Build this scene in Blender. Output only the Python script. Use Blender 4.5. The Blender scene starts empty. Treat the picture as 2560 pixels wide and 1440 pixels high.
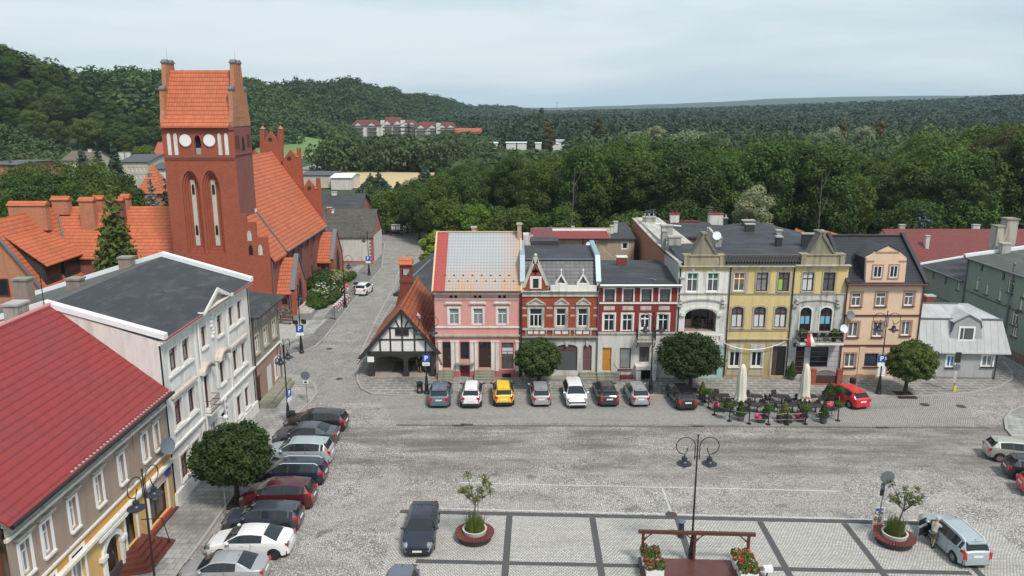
import bpy, bmesh, math, random
import numpy as np
from mathutils import Vector, Matrix
R = math.radians
rnd = random.Random(7)
sc = bpy.context.scene
COL = sc.collection
CAMH = 24.0; FPX = 1930.0
TH = math.atan(452/FPX)
cd = bpy.data.cameras.new("camera"); cam = bpy.data.objects.new("camera", cd); COL.objects.link(cam)
cam.location = (0, 0, CAMH); cam.rotation_euler = (math.pi/2-TH, 0, 0)
cd.sensor_width = 36; cd.lens = FPX/2560*36; cd.clip_start = .5; cd.clip_end = 30000
sc.camera = cam
sc.view_settings.view_transform = 'Standard'; sc.view_settings.look = 'None'
sc.view_settings.gamma = 1; sc.view_settings.exposure = 0.6
SUN_EL, SUN_AZ = R(54), R(147)      # azimuth measured clockwise from +Y
w = bpy.data.worlds.new("World"); sc.world = w; w.use_nodes = True
nt = w.node_tree; nt.nodes.clear()
def N(t, **k):
 n = nt.nodes.new(t)
 for a, b in k.items(): setattr(n, a, b)
 return n
sky = N('ShaderNodeTexSky', sky_type='NISHITA', sun_disc=False); sky.sun_elevation = SUN_EL; sky.sun_rotation = SUN_AZ
sky.air_density = 1.4; sky.dust_density = 2.5
bg1 = N('ShaderNodeBackground'); bg1.inputs[1].default_value = .1
nt.links.new(sky.outputs[0], bg1.inputs[0])
tc = N('ShaderNodeTexCoord'); mp = N('ShaderNodeMapping'); mp.inputs['Scale'].default_value = (.8, .8, 4.6)
mp.inputs['Rotation'].default_value = (0, R(-7), 0); mp.inputs['Location'].default_value = (.35, 0, .1)
nt.links.new(tc.outputs['Generated'], mp.inputs[0])
n1 = N('ShaderNodeTexNoise'); n1.inputs['Scale'].default_value = 1.5; n1.inputs['Detail'].default_value = 7; n1.inputs['Roughness'].default_value = .55
n1.inputs['Distortion'].default_value = .5
nt.links.new(mp.outputs[0], n1.inputs[0])
rp = N('ShaderNodeValToRGB')
el = rp.color_ramp.elements
el[0].position = .33; el[0].color = (.28, .405, .47, 1)
el[1].position = .63; el[1].color = (.515, .57, .615, 1)
e = el.new(.47); e.color = (.375, .475, .53, 1)
nt.links.new(n1.outputs[0], rp.inputs[0])
bg2 = N('ShaderNodeBackground'); bg2.inputs[1].default_value = 1.0
nt.links.new(rp.outputs[0], bg2.inputs[0])
mx = N('ShaderNodeMixShader'); mx.inputs[0].default_value = .9
nt.links.new(bg1.outputs[0], mx.inputs[1]); nt.links.new(bg2.outputs[0], mx.inputs[2])
wo = N('ShaderNodeOutputWorld'); nt.links.new(mx.outputs[0], wo.inputs[0])
sl = bpy.data.lights.new("sun", 'SUN'); sl.energy = 2.3; sl.angle = R(11); sl.color = (1, .93, .84)
so = bpy.data.objects.new("sun", sl); COL.objects.link(so)
sd = Vector((math.sin(SUN_AZ)*math.cos(SUN_EL), math.cos(SUN_AZ)*math.cos(SUN_EL), math.sin(SUN_EL)))
so.rotation_euler = sd.to_track_quat('Z', 'Y').to_euler(); so.location = (0, -40, 120)
def ray(px, py):
 a = px-1280; b = 720-py
 return Vector((a, FPX*math.cos(TH)+b*math.sin(TH), b*math.cos(TH)-FPX*math.sin(TH)))
CO = Vector((0, 0, CAMH))
ZO = dict(A=(0,640,.55556),B=(340,120,.44444),C=(560,460,.37508),D=(1060,560,.30549),E=(1560,520,.33333),F=(2040,520,.37491),
 K=(460,1000,.30562),L=(940,1080,.25),M=(1540,1060,.26391),N=(2100,1060,.26391),O=(1720,880,.19531),Q=(1040,930,.28125),
 R=(0,120,.30545),S=(740,240,.22222),T=(1200,230,.27344),U=(1860,230,.27344),V=(0,1000,.30554),W=(0,460,.2361),
 X=(400,640,.2916),Y=(640,560,.23616),I=(880,560,.30573),J=(1540,500,.22656),P=(2180,520,.16667),H=(1220,540,.16406),Z=(0,0,1))
def px(p, z='Z'):
 o = ZO[z]; return (o[0]+p[0]*o[2], o[1]+p[1]*o[2])
def G(p, zo='Z', z=0.0):                       # ground point (height z) under a photo point
 r = ray(*px(p, zo)); t = (z-CAMH)/r.z
 return CO+r*t
def atY(p, Y, zo='Z'):
 r = ray(*px(p, zo)); return CO+r*(Y/r.y)
def atX(p, X, zo='Z'):
 r = ray(*px(p, zo)); return CO+r*(X/r.x)
def tag(o, label, cat, group=None, kind=None):
 if label: o['label'] = label
 if cat: o['category'] = cat
 if group: o['group'] = group
 if kind: o['kind'] = kind
 return o
def thing(name, label, cat, loc=(0,0,0), rz=0, group=None):
 o = bpy.data.objects.new(name, None); COL.objects.link(o); o.empty_display_size = .3
 o.location = loc; o.rotation_euler = (0, 0, rz)
 return tag(o, label, cat, group)
KIDS = {}
def setparent(o, p):
 o.parent = p; KIDS.setdefault(p.name, []).append(o)
def dup(o, loc=None, rz=None, label=None, scale=None, parent=None):
 c = o.copy(); COL.objects.link(c)
 if parent: setparent(c, parent)
 if loc is not None: c.location = loc
 if rz is not None: c.rotation_euler = (0, 0, rz)
 if scale is not None: c.scale = (scale,)*3 if not isinstance(scale, tuple) else scale
 if label: c['label'] = label
 for k in KIDS.get(o.name, []): dup(k, parent=c)
 return c
class MB:
 def __init__(s): s.v = []; s.f = []; s.m = []
 def add(s, vs, fs, mi=0, M=None):
  b = len(s.v)
  s.v += [tuple(M @ Vector(v)) for v in vs] if M else [tuple(v) for v in vs]
  s.f += [tuple(i+b for i in f) for f in fs]; s.m += [mi]*len(fs); return s
 def box(s, x0, y0, z0, x1, y1, z1, mi=0, M=None):
  vs = [(x0,y0,z0),(x1,y0,z0),(x1,y1,z0),(x0,y1,z0),(x0,y0,z1),(x1,y0,z1),(x1,y1,z1),(x0,y1,z1)]
  return s.add(vs, [(0,3,2,1),(4,5,6,7),(0,1,5,4),(1,2,6,5),(2,3,7,6),(3,0,4,7)], mi, M)
 def poly(s, pts, mi=0): return s.add(pts, [tuple(range(len(pts)))], mi)
 def prism(s, pts, y0, y1, mi=0, M=None):       # pts (x,z) extruded along y
  n = len(pts); vs = [(p[0],y0,p[1]) for p in pts]+[(p[0],y1,p[1]) for p in pts]
  fs = [tuple(range(n)), tuple(range(2*n-1, n-1, -1))]+[(i, (i+1)%n, (i+1)%n+n, i+n) for i in range(n)]
  return s.add(vs, fs, mi, M)
 def prismx(s, pts, x0, x1, mi=0):              # pts (y,z) extruded along x
  n = len(pts); vs = [(x0,p[0],p[1]) for p in pts]+[(x1,p[0],p[1]) for p in pts]
  return s.add(vs, [tuple(range(n)), tuple(range(2*n-1, n-1, -1))]+[(i, (i+1)%n, (i+1)%n+n, i+n) for i in range(n)], mi)
 def prismz(s, pts, z0, z1, mi=0):
  n = len(pts); vs = [(p[0],p[1],z0) for p in pts]+[(p[0],p[1],z1) for p in pts]
  return s.add(vs, [tuple(range(n-1,-1,-1)), tuple(range(n, 2*n))]+[(i, (i+1)%n, (i+1)%n+n, i+n) for i in range(n)], mi)
 def slab(s, pts, t=.14, mi=0):                 # roof plane with thickness downwards
  n = len(pts); vs = [tuple(p) for p in pts]+[(p[0],p[1],p[2]-t) for p in pts]
  return s.add(vs, [tuple(range(n)), tuple(range(2*n-1, n-1, -1))]+[(i, i+n, (i+1)%n+n, (i+1)%n) for i in range(n)], mi)
 def tube(s, pts, r, n=6, mi=0):
  pts = [Vector(p) for p in pts]; m = len(pts); rs = r if isinstance(r, (list, tuple)) else [r]*m
  vs = []
  for i, p in enumerate(pts):
   d = (pts[min(i+1, m-1)]-pts[max(i-1, 0)]).normalized()
   a = d.cross(Vector((0,0,1)) if abs(d.z) < .9 else Vector((1,0,0))).normalized(); b = d.cross(a)
   for k in range(n):
    t = 2*math.pi*k/n; vs.append(tuple(p+(a*math.cos(t)+b*math.sin(t))*rs[i]))
  fs = [(i*n+k, i*n+(k+1)%n, (i+1)*n+(k+1)%n, (i+1)*n+k) for i in range(m-1) for k in range(n)]
  fs += [tuple(range(n-1,-1,-1)), tuple((m-1)*n+k for k in range(n))]
  return s.add(vs, fs, mi)
 def lathe(s, prof, n=16, c=(0,0,0), mi=0, M=None, cap=True):
  vs = []
  for r, z in prof:
   for k in range(n):
    t = 2*math.pi*k/n; vs.append((c[0]+r*math.cos(t), c[1]+r*math.sin(t), c[2]+z))
  m = len(prof)
  fs = [(i*n+k, i*n+(k+1)%n, (i+1)*n+(k+1)%n, (i+1)*n+k) for i in range(m-1) for k in range(n)]
  if cap and prof[0][0] > 1e-4: fs.append(tuple(range(n-1,-1,-1)))
  if cap and prof[-1][0] > 1e-4: fs.append(tuple((m-1)*n+k for k in range(n)))
  return s.add(vs, fs, mi, M)
 def ball(s, c, r, n=10, mi=0, sz=1.0):
  return s.lathe([(max(1e-5, r*math.sin(math.pi*i/6)), -r*sz*math.cos(math.pi*i/6)) for i in range(7)], n, c, mi)
 def build(s, name, mats, parent=None, smooth=None, uv=True, loc=None):
  me = bpy.data.meshes.new(name); me.from_pydata(s.v, [], s.f)
  if not isinstance(mats, (list, tuple)): mats = [mats]
  for m in mats: me.materials.append(m)
  if len(mats) > 1: me.polygons.foreach_set('material_index', s.m)
  if uv:
   l = me.uv_layers.new(name='UVMap'); data = np.empty((len(me.loops), 2), 'f')
   for p in me.polygons:
    n = p.normal
    if abs(n.z) < .985:
     u = Vector((-n.y, n.x, 0)).normalized(); v = n.cross(u)
     if v.z < 0: v = -v
    else: u = Vector((1,0,0)); v = Vector((0,1,0))
    for li in p.loop_indices:
     c = me.vertices[me.loops[li].vertex_index].co; data[li] = (c.dot(u), c.dot(v))
   l.data.foreach_set('uv', data.ravel())
  if smooth is not None:
   me.polygons.foreach_set('use_smooth', [True]*len(me.polygons))
   if smooth < 180: me.set_sharp_from_angle(angle=R(smooth))
  me.update()
  o = bpy.data.objects.new(name, me); COL.objects.link(o)
  if parent: setparent(o, parent)
  if loc is not None: o.location = loc
  return o
class NB:
 def __init__(s, name):
  s.m = bpy.data.materials.new(name); s.m.use_nodes = True; s.t = s.m.node_tree; s.t.nodes.clear()
  s.o = s.t.nodes.new('ShaderNodeOutputMaterial'); s.p = s.t.nodes.new('ShaderNodeBsdfPrincipled')
  s.t.links.new(s.p.outputs[0], s.o.inputs[0])
 def n(s, t, ins=None, **k):
  n = s.t.nodes.new(t)
  for a, b in k.items(): setattr(n, a, b)
  for a, b in (ins or {}).items(): s.set(n.inputs[a], b)
  return n
 def set(s, inp, v):
  if hasattr(v, 'is_output') or isinstance(v, bpy.types.NodeSocket): s.t.links.new(v, inp)
  elif isinstance(v, (tuple, list)) and len(v) == 3 and inp.type == 'RGBA': inp.default_value = (*v, 1)
  else: inp.default_value = v
 def math(s, op, a, b=None, c=None):
  n = s.t.nodes.new('ShaderNodeMath'); n.operation = op
  for i, v in enumerate((a, b, c)):
   if v is not None: s.set(n.inputs[i], v)
  return n.outputs[0]
 def ramp(s, f, a, b):
  n = s.t.nodes.new('ShaderNodeMapRange'); n.inputs[1].default_value = a; n.inputs[2].default_value = b
  s.set(n.inputs[0], f); return n.outputs[0]
 def mix(s, f, a, b, blend='MIX'):
  n = s.t.nodes.new('ShaderNodeMix'); n.data_type = 'RGBA'; n.blend_type = blend
  s.set(n.inputs[0], f); s.set(n.inputs[6], a); s.set(n.inputs[7], b); return n.outputs[2]
 def coord(s, which='UV', scale=(1,1,1)):
  t = s.t.nodes.new('ShaderNodeTexCoord'); m = s.t.nodes.new('ShaderNodeMapping'); m.inputs['Scale'].default_value = scale
  s.t.links.new(t.outputs[which], m.inputs[0]); return m.outputs[0]
 def noise(s, vec, scale, detail=4, rough=.55):
  n = s.n('ShaderNodeTexNoise', {'Scale': scale, 'Detail': detail, 'Roughness': rough}); s.t.links.new(vec, n.inputs['Vector']); return n.outputs[0]
 def bump(s, h, strength=.4, dist=.03):
  n = s.n('ShaderNodeBump', {'Strength': strength, 'Distance': dist, 'Height': h}); s.t.links.new(n.outputs[0], s.p.inputs['Normal'])
 def col(s, c): s.set(s.p.inputs['Base Color'], c)
 def rough(s, r): s.set(s.p.inputs['Roughness'], r)
def mul(c, k): return tuple(min(1, x*k) for x in c)
MATS = {}
def plain(name, c, rough=.6, metal=0.0, coat=0.0, var=.12, vs=1.5):
 if name in MATS: return MATS[name]
 b = NB(name)
 if var:
  f = b.noise(b.coord('Object'), vs, 5)
  b.col(b.mix(f, mul(c, 1-var), mul(c, 1+var)))
 else: b.col(c)
 b.rough(rough); b.p.inputs['Metallic'].default_value = metal; b.p.inputs['Coat Weight'].default_value = coat
 MATS[name] = b.m; return b.m
def plaster(name, c, stain=.35, stainc=(.12,.11,.09), patch=0.0, patchc=(.35,.2,.14), rough=.9):
 if name in MATS: return MATS[name]
 stain = min(.95, stain*1.45); b = NB(name); u = b.coord('UV')
 f = b.noise(u, .7, 6, .6); c0 = b.mix(f, mul(c, .84), mul(c, 1.08))
 d = b.noise(b.coord('UV', (2.2, .28, 1)), 1.0, 6, .65)           # rain streaks run down the wall
 c1 = b.mix(b.math('MULTIPLY', b.ramp(d, .47, .72), stain), c0, stainc)
 g = b.noise(u, 6, 3, .6); c2 = b.mix(b.math('MULTIPLY', b.ramp(g, .35, .7), .16), c1, mul(c, .6))
 if patch:
  h = b.noise(b.coord('UV', (.8, .8, 1)), .9, 6, .6)
  c2 = b.mix(b.ramp(h, 1-patch, 1.04-patch), c2, patchc)
 b.col(c2); b.rough(rough); b.bump(g, .25, .02); MATS[name] = b.m; return b.m
def brick(name, c1, c2, mortar, bw=.27, bh=.085, stain=.35, stainc=(.05,.035,.03), msize=.012):
 if name in MATS: return MATS[name]
 b = NB(name); u = b.coord('UV')
 t = b.n('ShaderNodeTexBrick', {'Color1': c1, 'Color2': c2, 'Mortar': mortar, 'Scale': 1.0, 'Mortar Size': msize, 'Bias': 0.0, 'Brick Width': bw, 'Row Height': bh})
 b.t.links.new(u, t.inputs['Vector'])
 f = b.noise(u, .35, 6, .62); k = b.mix(b.math('MULTIPLY', b.ramp(f, .45, .78), stain), t.outputs[0], stainc)
 g = b.noise(u, 2.6, 5, .7); k = b.mix(b.math('MULTIPLY', b.ramp(g, .42, .8), .45), k, mul(c2, 1.5))
 s = b.noise(b.coord('UV', (1.6, .2, 1)), 1.0, 5, .6); k = b.mix(b.math('MULTIPLY', b.ramp(s, .55, .8), stain), k, stainc)
 b.col(k); b.rough(.92); b.bump(t.outputs[1], -.3, .02); MATS[name] = b.m; return b.m
def tiles(name, c1, c2, row=.36, colw=.28, dirt=.3, dirtc=(.06,.05,.04), rough=.75, gap=.55, wav=1.0):
 if name in MATS: return MATS[name]
 b = NB(name); u = b.coord('UV'); sp = b.n('ShaderNodeSeparateXYZ'); b.t.links.new(u, sp.inputs[0])
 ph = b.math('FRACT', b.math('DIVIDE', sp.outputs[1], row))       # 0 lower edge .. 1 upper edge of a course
 sx = b.math('ABSOLUTE', b.math('SINE', b.math('MULTIPLY', sp.outputs[0], math.pi/colw)))
 h = b.math('ADD', b.math('MULTIPLY', b.math('SUBTRACT', 1.0, ph), .7), b.math('MULTIPLY', sx, .45*wav))
 cell = b.n('ShaderNodeCombineXYZ', {'X': b.math('FLOOR', b.math('DIVIDE', sp.outputs[0], colw)), 'Y': b.math('FLOOR', b.math('DIVIDE', sp.outputs[1], row))})
 wn = b.n('ShaderNodeTexWhiteNoise', noise_dimensions='3D'); b.t.links.new(cell.outputs[0], wn.inputs['Vector'])
 k = b.mix(wn.outputs[0], c1, c2)
 f = b.noise(u, .3, 6, .6); k = b.mix(b.math('MULTIPLY', b.ramp(f, .42, .8), dirt), k, dirtc)
 f2 = b.noise(u, 1.7, 5, .6); k = b.mix(b.math('MULTIPLY', b.ramp(f2, .4, .8), dirt*.8), k, mul(c1, .55))
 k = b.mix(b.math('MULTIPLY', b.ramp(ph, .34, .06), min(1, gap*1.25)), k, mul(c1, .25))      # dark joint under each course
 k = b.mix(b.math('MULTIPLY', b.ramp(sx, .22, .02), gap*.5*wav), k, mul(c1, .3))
 b.col(k); b.rough(rough); b.bump(h, .8, .05); MATS[name] = b.m; return b.m
def felt(name, c, pale=(.15,.155,.165)):
 if name in MATS: return MATS[name]
 b = NB(name); u = b.coord('UV')
 t = b.n('ShaderNodeTexBrick', {'Color1': mul(c,.85), 'Color2': mul(c,1.2), 'Mortar': mul(c,.45), 'Scale': 1.0, 'Mortar Size': .018, 'Brick Width': 5.0, 'Row Height': 1.0})
 b.t.links.new(u, t.inputs['Vector'])
 f = b.noise(b.coord('UV', (.5, 1.4, 1)), .8, 6, .65); k = b.mix(b.math('MULTIPLY', b.ramp(f, .5, .78), .55), t.outputs[0], pale)
 g = b.noise(u, 9, 3); k = b.mix(b.math('MULTIPLY', g, .25), k, mul(c, 1.8))
 b.col(k); b.rough(.7); MATS[name] = b.m; return b.m
def glass(name, c=(.016,.02,.024), rough=.06, var=.6):
 if name in MATS: return MATS[name]
 b = NB(name); f = b.noise(b.coord('Object'), 1.3, 3); b.col(b.mix(f, mul(c, 1-var), mul(c, 1+var)))
 b.rough(rough); b.p.inputs['IOR'].default_value = 1.5; MATS[name] = b.m; return b.m
def paintm(name, c, metal=.0):
 if name in MATS: return MATS[name]
 b = NB(name); f = b.noise(b.coord('Object'), 2.2, 4)
 b.col(b.mix(f, mul(c, .93), mul(c, 1.05))); b.rough(b.ramp(f, -1.2, 2.4)); b.p.inputs['Roughness'].default_value = .3
 b.p.inputs['Metallic'].default_value = metal; b.p.inputs['Coat Weight'].default_value = .8; b.p.inputs['Coat Roughness'].default_value = .06
 MATS[name] = b.m; return b.m
def leafm(name, c1, c2, trans=.35, tint=None, bs=.35):
 if name in MATS: return MATS[name]
 b = NB(name); g = b.n('ShaderNodeNewGeometry'); oi = b.n('ShaderNodeObjectInfo')
 f = b.noise(b.coord('Object'), bs, 3)
 mixf = b.math('ADD', b.math('MULTIPLY', g.outputs['Random Per Island'], .55), b.math('MULTIPLY', b.ramp(f, .38, .62), .45))
 k = b.mix(b.ramp(mixf, .2, .8), mul(c1, 1.25), mul(c2, 1.5))
 if bs < .2:                                   # stands of lighter and darker kinds
  k = b.mix(b.math('MULTIPLY', b.ramp(b.noise(b.coord('Object'), .011, 4), .47, .6), .55), k, mul(c2, 1.7)); k = b.mix(b.math('MULTIPLY', b.ramp(b.noise(b.coord('Object'), .05, 3), .5, .62), .5), k, mul(c1, .75))
 k = b.mix(b.math('MULTIPLY', oi.outputs['Random'], .75), k, tint or mul(c1, .62))
 k = b.mix(b.math('MULTIPLY', b.ramp(b.math('FRACT', b.math('MULTIPLY', oi.outputs['Random'], 7.31)), .55, 1.0), .55 if bs >= .2 else 0), k, (c2[0]*2.1, c2[1]*1.55, c2[2]*1.3))
 b.col(k); b.rough(.65); b.p.inputs['Specular IOR Level'].default_value = .3
 tr = b.n('ShaderNodeBsdfTranslucent'); b.set(tr.inputs[0], k); ms = b.n('ShaderNodeMixShader', {0: trans})
 b.t.links.new(b.p.outputs[0], ms.inputs[1]); b.t.links.new(tr.outputs[0], ms.inputs[2]); b.t.links.new(ms.outputs[0], b.o.inputs[0])
 MATS[name] = b.m; return b.m
def cobble(name, light, dark, joint, size=.11, rows=0.0, wear=.5, stain=(.07,.06,.055), band=None):
 if name in MATS: return MATS[name]
 b = NB(name); o = b.coord('Object')
 wv = b.n('ShaderNodeTexNoise', {'Scale': .22, 'Detail': 2}); b.t.links.new(o, wv.inputs[0])
 va = b.n('ShaderNodeVectorMath', operation='ADD'); sc_ = b.n('ShaderNodeVectorMath', operation='SCALE'); b.set(sc_.inputs['Scale'], .7)
 b.t.links.new(wv.outputs[1], sc_.inputs[0]); b.t.links.new(o, va.inputs[0]); b.t.links.new(sc_.outputs[0], va.inputs[1])
 if rows:
  t = b.n('ShaderNodeTexBrick', {'Color1': light, 'Color2': mul(light, .68), 'Mortar': joint, 'Scale': 1.0, 'Mortar Size': size*.17, 'Brick Width': size*1.35, 'Row Height': size, 'Bias': -.1})
  b.t.links.new(va.outputs[0], t.inputs['Vector']); k = t.outputs[0]; hh = b.math('SUBTRACT', 1.0, t.outputs[1])
 else:
  v1 = b.n('ShaderNodeTexVoronoi', {'Scale': 1/size, 'Randomness': .75}); b.t.links.new(va.outputs[0], v1.inputs['Vector'])
  v2 = b.n('ShaderNodeTexVoronoi', {'Scale': 1/size, 'Randomness': .75}, feature='DISTANCE_TO_EDGE'); b.t.links.new(va.outputs[0], v2.inputs['Vector'])
  sp = b.n('ShaderNodeSeparateColor'); b.t.links.new(v1.outputs['Color'], sp.inputs[0])
  hh = b.ramp(v2.outputs['Distance'], .04, .2)
  k = b.mix(hh, joint, b.mix(sp.outputs[0], mul(light, .62), light))
 n0 = b.noise(o, .09, 6, .62)                              # broad worn and dirty areas
 n1_ = b.noise(b.coord('Object', (.22, 1.1, 1)), .5, 6, .65)  # dirt dragged along the carriageway
 n2 = b.noise(o, .9, 6, .7)                                # oil drips
 n3 = b.noise(o, 3.5, 4, .7)
 k = b.mix(b.math('MULTIPLY', b.ramp(n0, .42, .68), wear), k, dark)
 k = b.mix(b.math('MULTIPLY', b.ramp(n1_, .52, .74), wear*.9), k, stain)
 k = b.mix(b.math('MULTIPLY', b.ramp(n2, .62, .8), .6), k, stain)
 k = b.mix(b.math('MULTIPLY', b.ramp(n3, .35, .75), .35), k, mul(dark, .8))
 if band:                                                  # the carriageway: dark rubber and oil between two wheel-worn edges
  sp2 = b.n('ShaderNodeSeparateXYZ'); b.t.links.new(o, sp2.inputs[0]); wob = b.math('MULTIPLY', b.math('SUBTRACT', n0, .5), 5.0); yv = b.math('ADD', sp2.outputs[1], wob)
  msk = b.math('MULTIPLY', b.ramp(yv, band[0]-1, band[0]+2), b.ramp(yv, band[1]+1, band[1]-1)); lon = b.noise(b.coord('Object', (.13, .6, 1)), 1.0, 6, .7)
  k = b.mix(b.math('MULTIPLY', msk, b.math('MULTIPLY', b.ramp(lon, .38, .62), .8)), k, (.10,.085,.078))
  blot = b.noise(o, .33, 3, .5); k = b.mix(b.math('MULTIPLY', b.ramp(blot, .66, .74), .75), k, (.075,.07,.066))
 b.col(k); b.rough(.85); b.bump(hh, .5, .03); MATS[name] = b.m; return b.m
M_white = plain('white_paint', (.78,.78,.76), .55, var=.06)
M_wtrim = plaster('white_trim', (.74,.73,.69), .35, (.22,.2,.17))
M_frame_w = plain('white_window_frame', (.8,.8,.8), .4, var=.04)
M_frame_b = plain('brown_window_frame', (.075,.02,.017), .45)
M_frame_d = plain('dark_window_frame', (.03,.02,.018), .5)
M_glass = glass('window_glass')
M_glassc = glass('curtained_glass', (.22,.23,.235), .08, .35)
M_glassm = glass('dim_curtained_glass', (.085,.09,.095), .08, .5)
M_black = plain('black_iron', (.012,.012,.013), .45)
M_dark = plain('dark_opening', (.01,.009,.008), .9)
M_stone = plaster('grey_stone', (.36,.34,.3), .5, (.12,.12,.09))
M_moss = plaster('mossy_stone', (.27,.26,.21), .6, (.12,.125,.08))
M_conc = plaster('concrete', (.42,.41,.39), .3)
M_zinc = plain('zinc_flashing', (.15,.165,.18), .5, .2)
M_capw = plain('white_metal_capping', (.75,.78,.8), .4)
M_felt = felt('roofing_felt', (.034,.036,.041))
M_feltg = felt('green_grey_roofing_felt', (.075,.08,.07))
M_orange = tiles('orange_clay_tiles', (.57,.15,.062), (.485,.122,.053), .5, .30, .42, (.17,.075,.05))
M_brickr = brick('red_church_brick', (.33,.066,.036), (.21,.043,.028), (.22,.12,.09), stain=.38)
M_bricko = brick('orange_brick', (.50,.18,.08), (.38,.11,.05), (.4,.3,.22), stain=.3)
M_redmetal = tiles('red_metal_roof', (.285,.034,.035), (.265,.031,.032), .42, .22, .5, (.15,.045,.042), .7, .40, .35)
# ================================================================== terrain
CREST = [(-900,300,420,165),(0,340,470,172),(130,345,480,190),(330,360,520,200),(480,380,600,207),(640,420,700,214),(760,470,800,219),
         (880,590,900,216),(1000,760,1050,233),(1100,950,1250,254),(1180,1300,1650,270),(1320,2000,2600,269),(3600,2000,2600,269)]
def lerp(tab, x):
 if x <= tab[0][0]: return tab[0][1:]
 for a, b in zip(tab, tab[1:]):
  if x <= b[0]:
   t = (x-a[0])/(b[0]-a[0]); return tuple(p+(q-p)*t for p, q in zip(a[1:], b[1:]))
 return tab[-1][1:]
def ss(t): t = max(0, min(1, t)); return t*t*(3-2*t)
RISE = [(1200,0),(1500,4),(1750,9),(1900,14),(2300,24),(2560,32),(3600,34)]
FAR = [(1200,6),(1350,14),(1500,26),(1800,46),(1950,62),(2200,66),(2400,60),(3600,70)]
def terr(x, y):
 r = math.hypot(x, y)
 if y <= 1: return -.08
 a = 1280+1982*x/y
 z = -.08
 rf, rc, yc = lerp(CREST, a)
 zc = max(0, CAMH+(268-yc)/1982*rc-9)
 if a < 1330:
  z += zc*(ss((r-rf)/(rc-rf)) if r < rc else 1-.75*ss((r-rc)/(rc*.8)))
 if a < 1330 and r > rf: z += 5.5*ss((r-rf)/90)*math.sin(x*.047+1)*math.cos(y*.041+x*.013)
 if a > 1200:
  z += lerp(RISE, a)[0]*ss((r-600)/1100)
 z += lerp(FAR, a)[0]*ss((r-3200)/1900) if a > 1200 else 0
 if r > 250: z += 1.2*math.sin(x*.021+y*.013)*ss((r-250)/500)
 return z
b = NB('grass_and_forest_floor'); o_ = b.coord('Object')
f = b.noise(o_, .02, 6); f2 = b.noise(o_, .8, 4)
k = b.mix(b.ramp(f, .4, .6), (.035,.06,.02), (.05,.085,.028)); k = b.mix(b.math('MULTIPLY', f2, .5), k, (.03,.035,.016)); sp = b.n('ShaderNodeSeparateXYZ'); b.t.links.new(o_, sp.inputs[0]); k = b.mix(b.ramp(sp.outputs[1], 1500, 2200), k, b.mix(b.noise(o_, .012, 5), (.016,.03,.018), (.03,.048,.024))); b.col(k); b.rough(.95)
M_floor = b.m
rs_ = [4,40,90,130,170,200,240,280,310,340,360,380,400,420,440,460,480,500,520,550,580,610,640,680,720,760,800,850,900,960,1030,1100,1200,1350,1500,1700,1900,2200,2600,3200,3600,4000,4500,5100,6000,7000]
as_ = [math.tan(R(-80)), math.tan(R(-65))]+[(p-1280)/1982 for p in range(-900, 3601, 60)]+[math.tan(R(65)), math.tan(R(80))]
m = MB(); na = len(as_)
for r in rs_:
 for t in as_:
  n_ = math.hypot(1, t); x, y = r*t/n_, r/n_
  m.v.append((x, y, terr(x, y)))
for i in range(len(rs_)-1):
 for j in range(na-1):
  m.f.append((i*na+j, i*na+j+1, (i+1)*na+j+1, (i+1)*na+j)); m.m.append(0)
m.add([(-200,-150,-.08),(200,-150,-.08),(200,2,-.08),(-200,2,-.08)], [(0,1,2,3)])
tag(m.build('ground', M_floor, smooth=180), None, None, kind='structure')
def sheet(name, pts, z, mat):
 m = MB(); m.poly([(p[0], p[1], z) for p in pts]); return tag(m.build(name, mat), None, None, kind='structure')
C_sq = cobble('square_cobbles', (.66,.63,.59), (.30,.272,.25), (.12,.112,.104), .13, wear=.62, band=(47,56.5))
C_row = cobble('coursed_cobbles', (.64,.615,.575), (.38,.36,.335), (.17,.16,.15), .13, rows=1, wear=.25)
C_park = cobble('parking_cobbles', (.52,.50,.47), (.25,.235,.22), (.085,.079,.073), .13, rows=1, wear=.5)
C_str = cobble('street_cobbles', (.55,.53,.50), (.24,.225,.205), (.12,.114,.107), .12, wear=.55)
sheet('square_paving', [(-24,8),(62,8),(62,69),(-24,69)], 0, C_sq)
sheet('street', [(-62,60.5),(-11,60.5),(-13,100),(-12,128),(-8,150),(-9,170),(-16,176),(-30,172),(-34,150),(-30,120),(-27,90),(-62,90)], .002, C_str)
sheet('lane', [(43,60),(58,56),(60,70),(53,74),(52.5,110),(46,110),(46,70)], .004, C_str)
def gy(y, x=1600): return G((x, y)).y
kr = G((1070,989)); kr2 = G((2180,992))
sheet('parking_bay', [(G((985,1056)).x, G((985,1056)).y), (G((2440,1066)).x, G((2440,1066)).y), (kr2.x+8, kr2.y+.1), (G((940,995)).x, kr.y+.1)], .006, C_park)
M_gut = cobble('wet_gutter_stones', (.34,.32,.30), (.06,.055,.05), (.04,.038,.036), .14, rows=1, wear=.9)
def strip(p, q, wdt, z, mat, name):
 p, q = Vector(p).to_2d(), Vector(q).to_2d(); d = (q-p).normalized(); n_ = Vector((-d.y, d.x))*wdt/2
 return sheet(name, [p+n_, p-n_, q-n_, q+n_], z, mat)
strip(G((990,1063)), G((2475,1070)), .26, .011, M_gut, 'gutter')
M_asph = plaster('dark_asphalt_strip', (.085,.083,.085), .3, (.04,.04,.04))
M_line = cobble('pale_line_stones', (.74,.73,.7), (.5,.49,.47), (.3,.29,.28), .12, rows=1, wear=.2)
p1a, p1b = G((1000,1279)), G((2345,1309))
def toY(p, q, Y): t = (Y-p.y)/(q.y-p.y); return p+(q-p)*t
sheet('plaza_paving', [(p1a.x,p1a.y),(p1b.x+3,p1b.y),(p1b.x+3,9),(p1a.x-.4,9)], .004, C_row)
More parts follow.
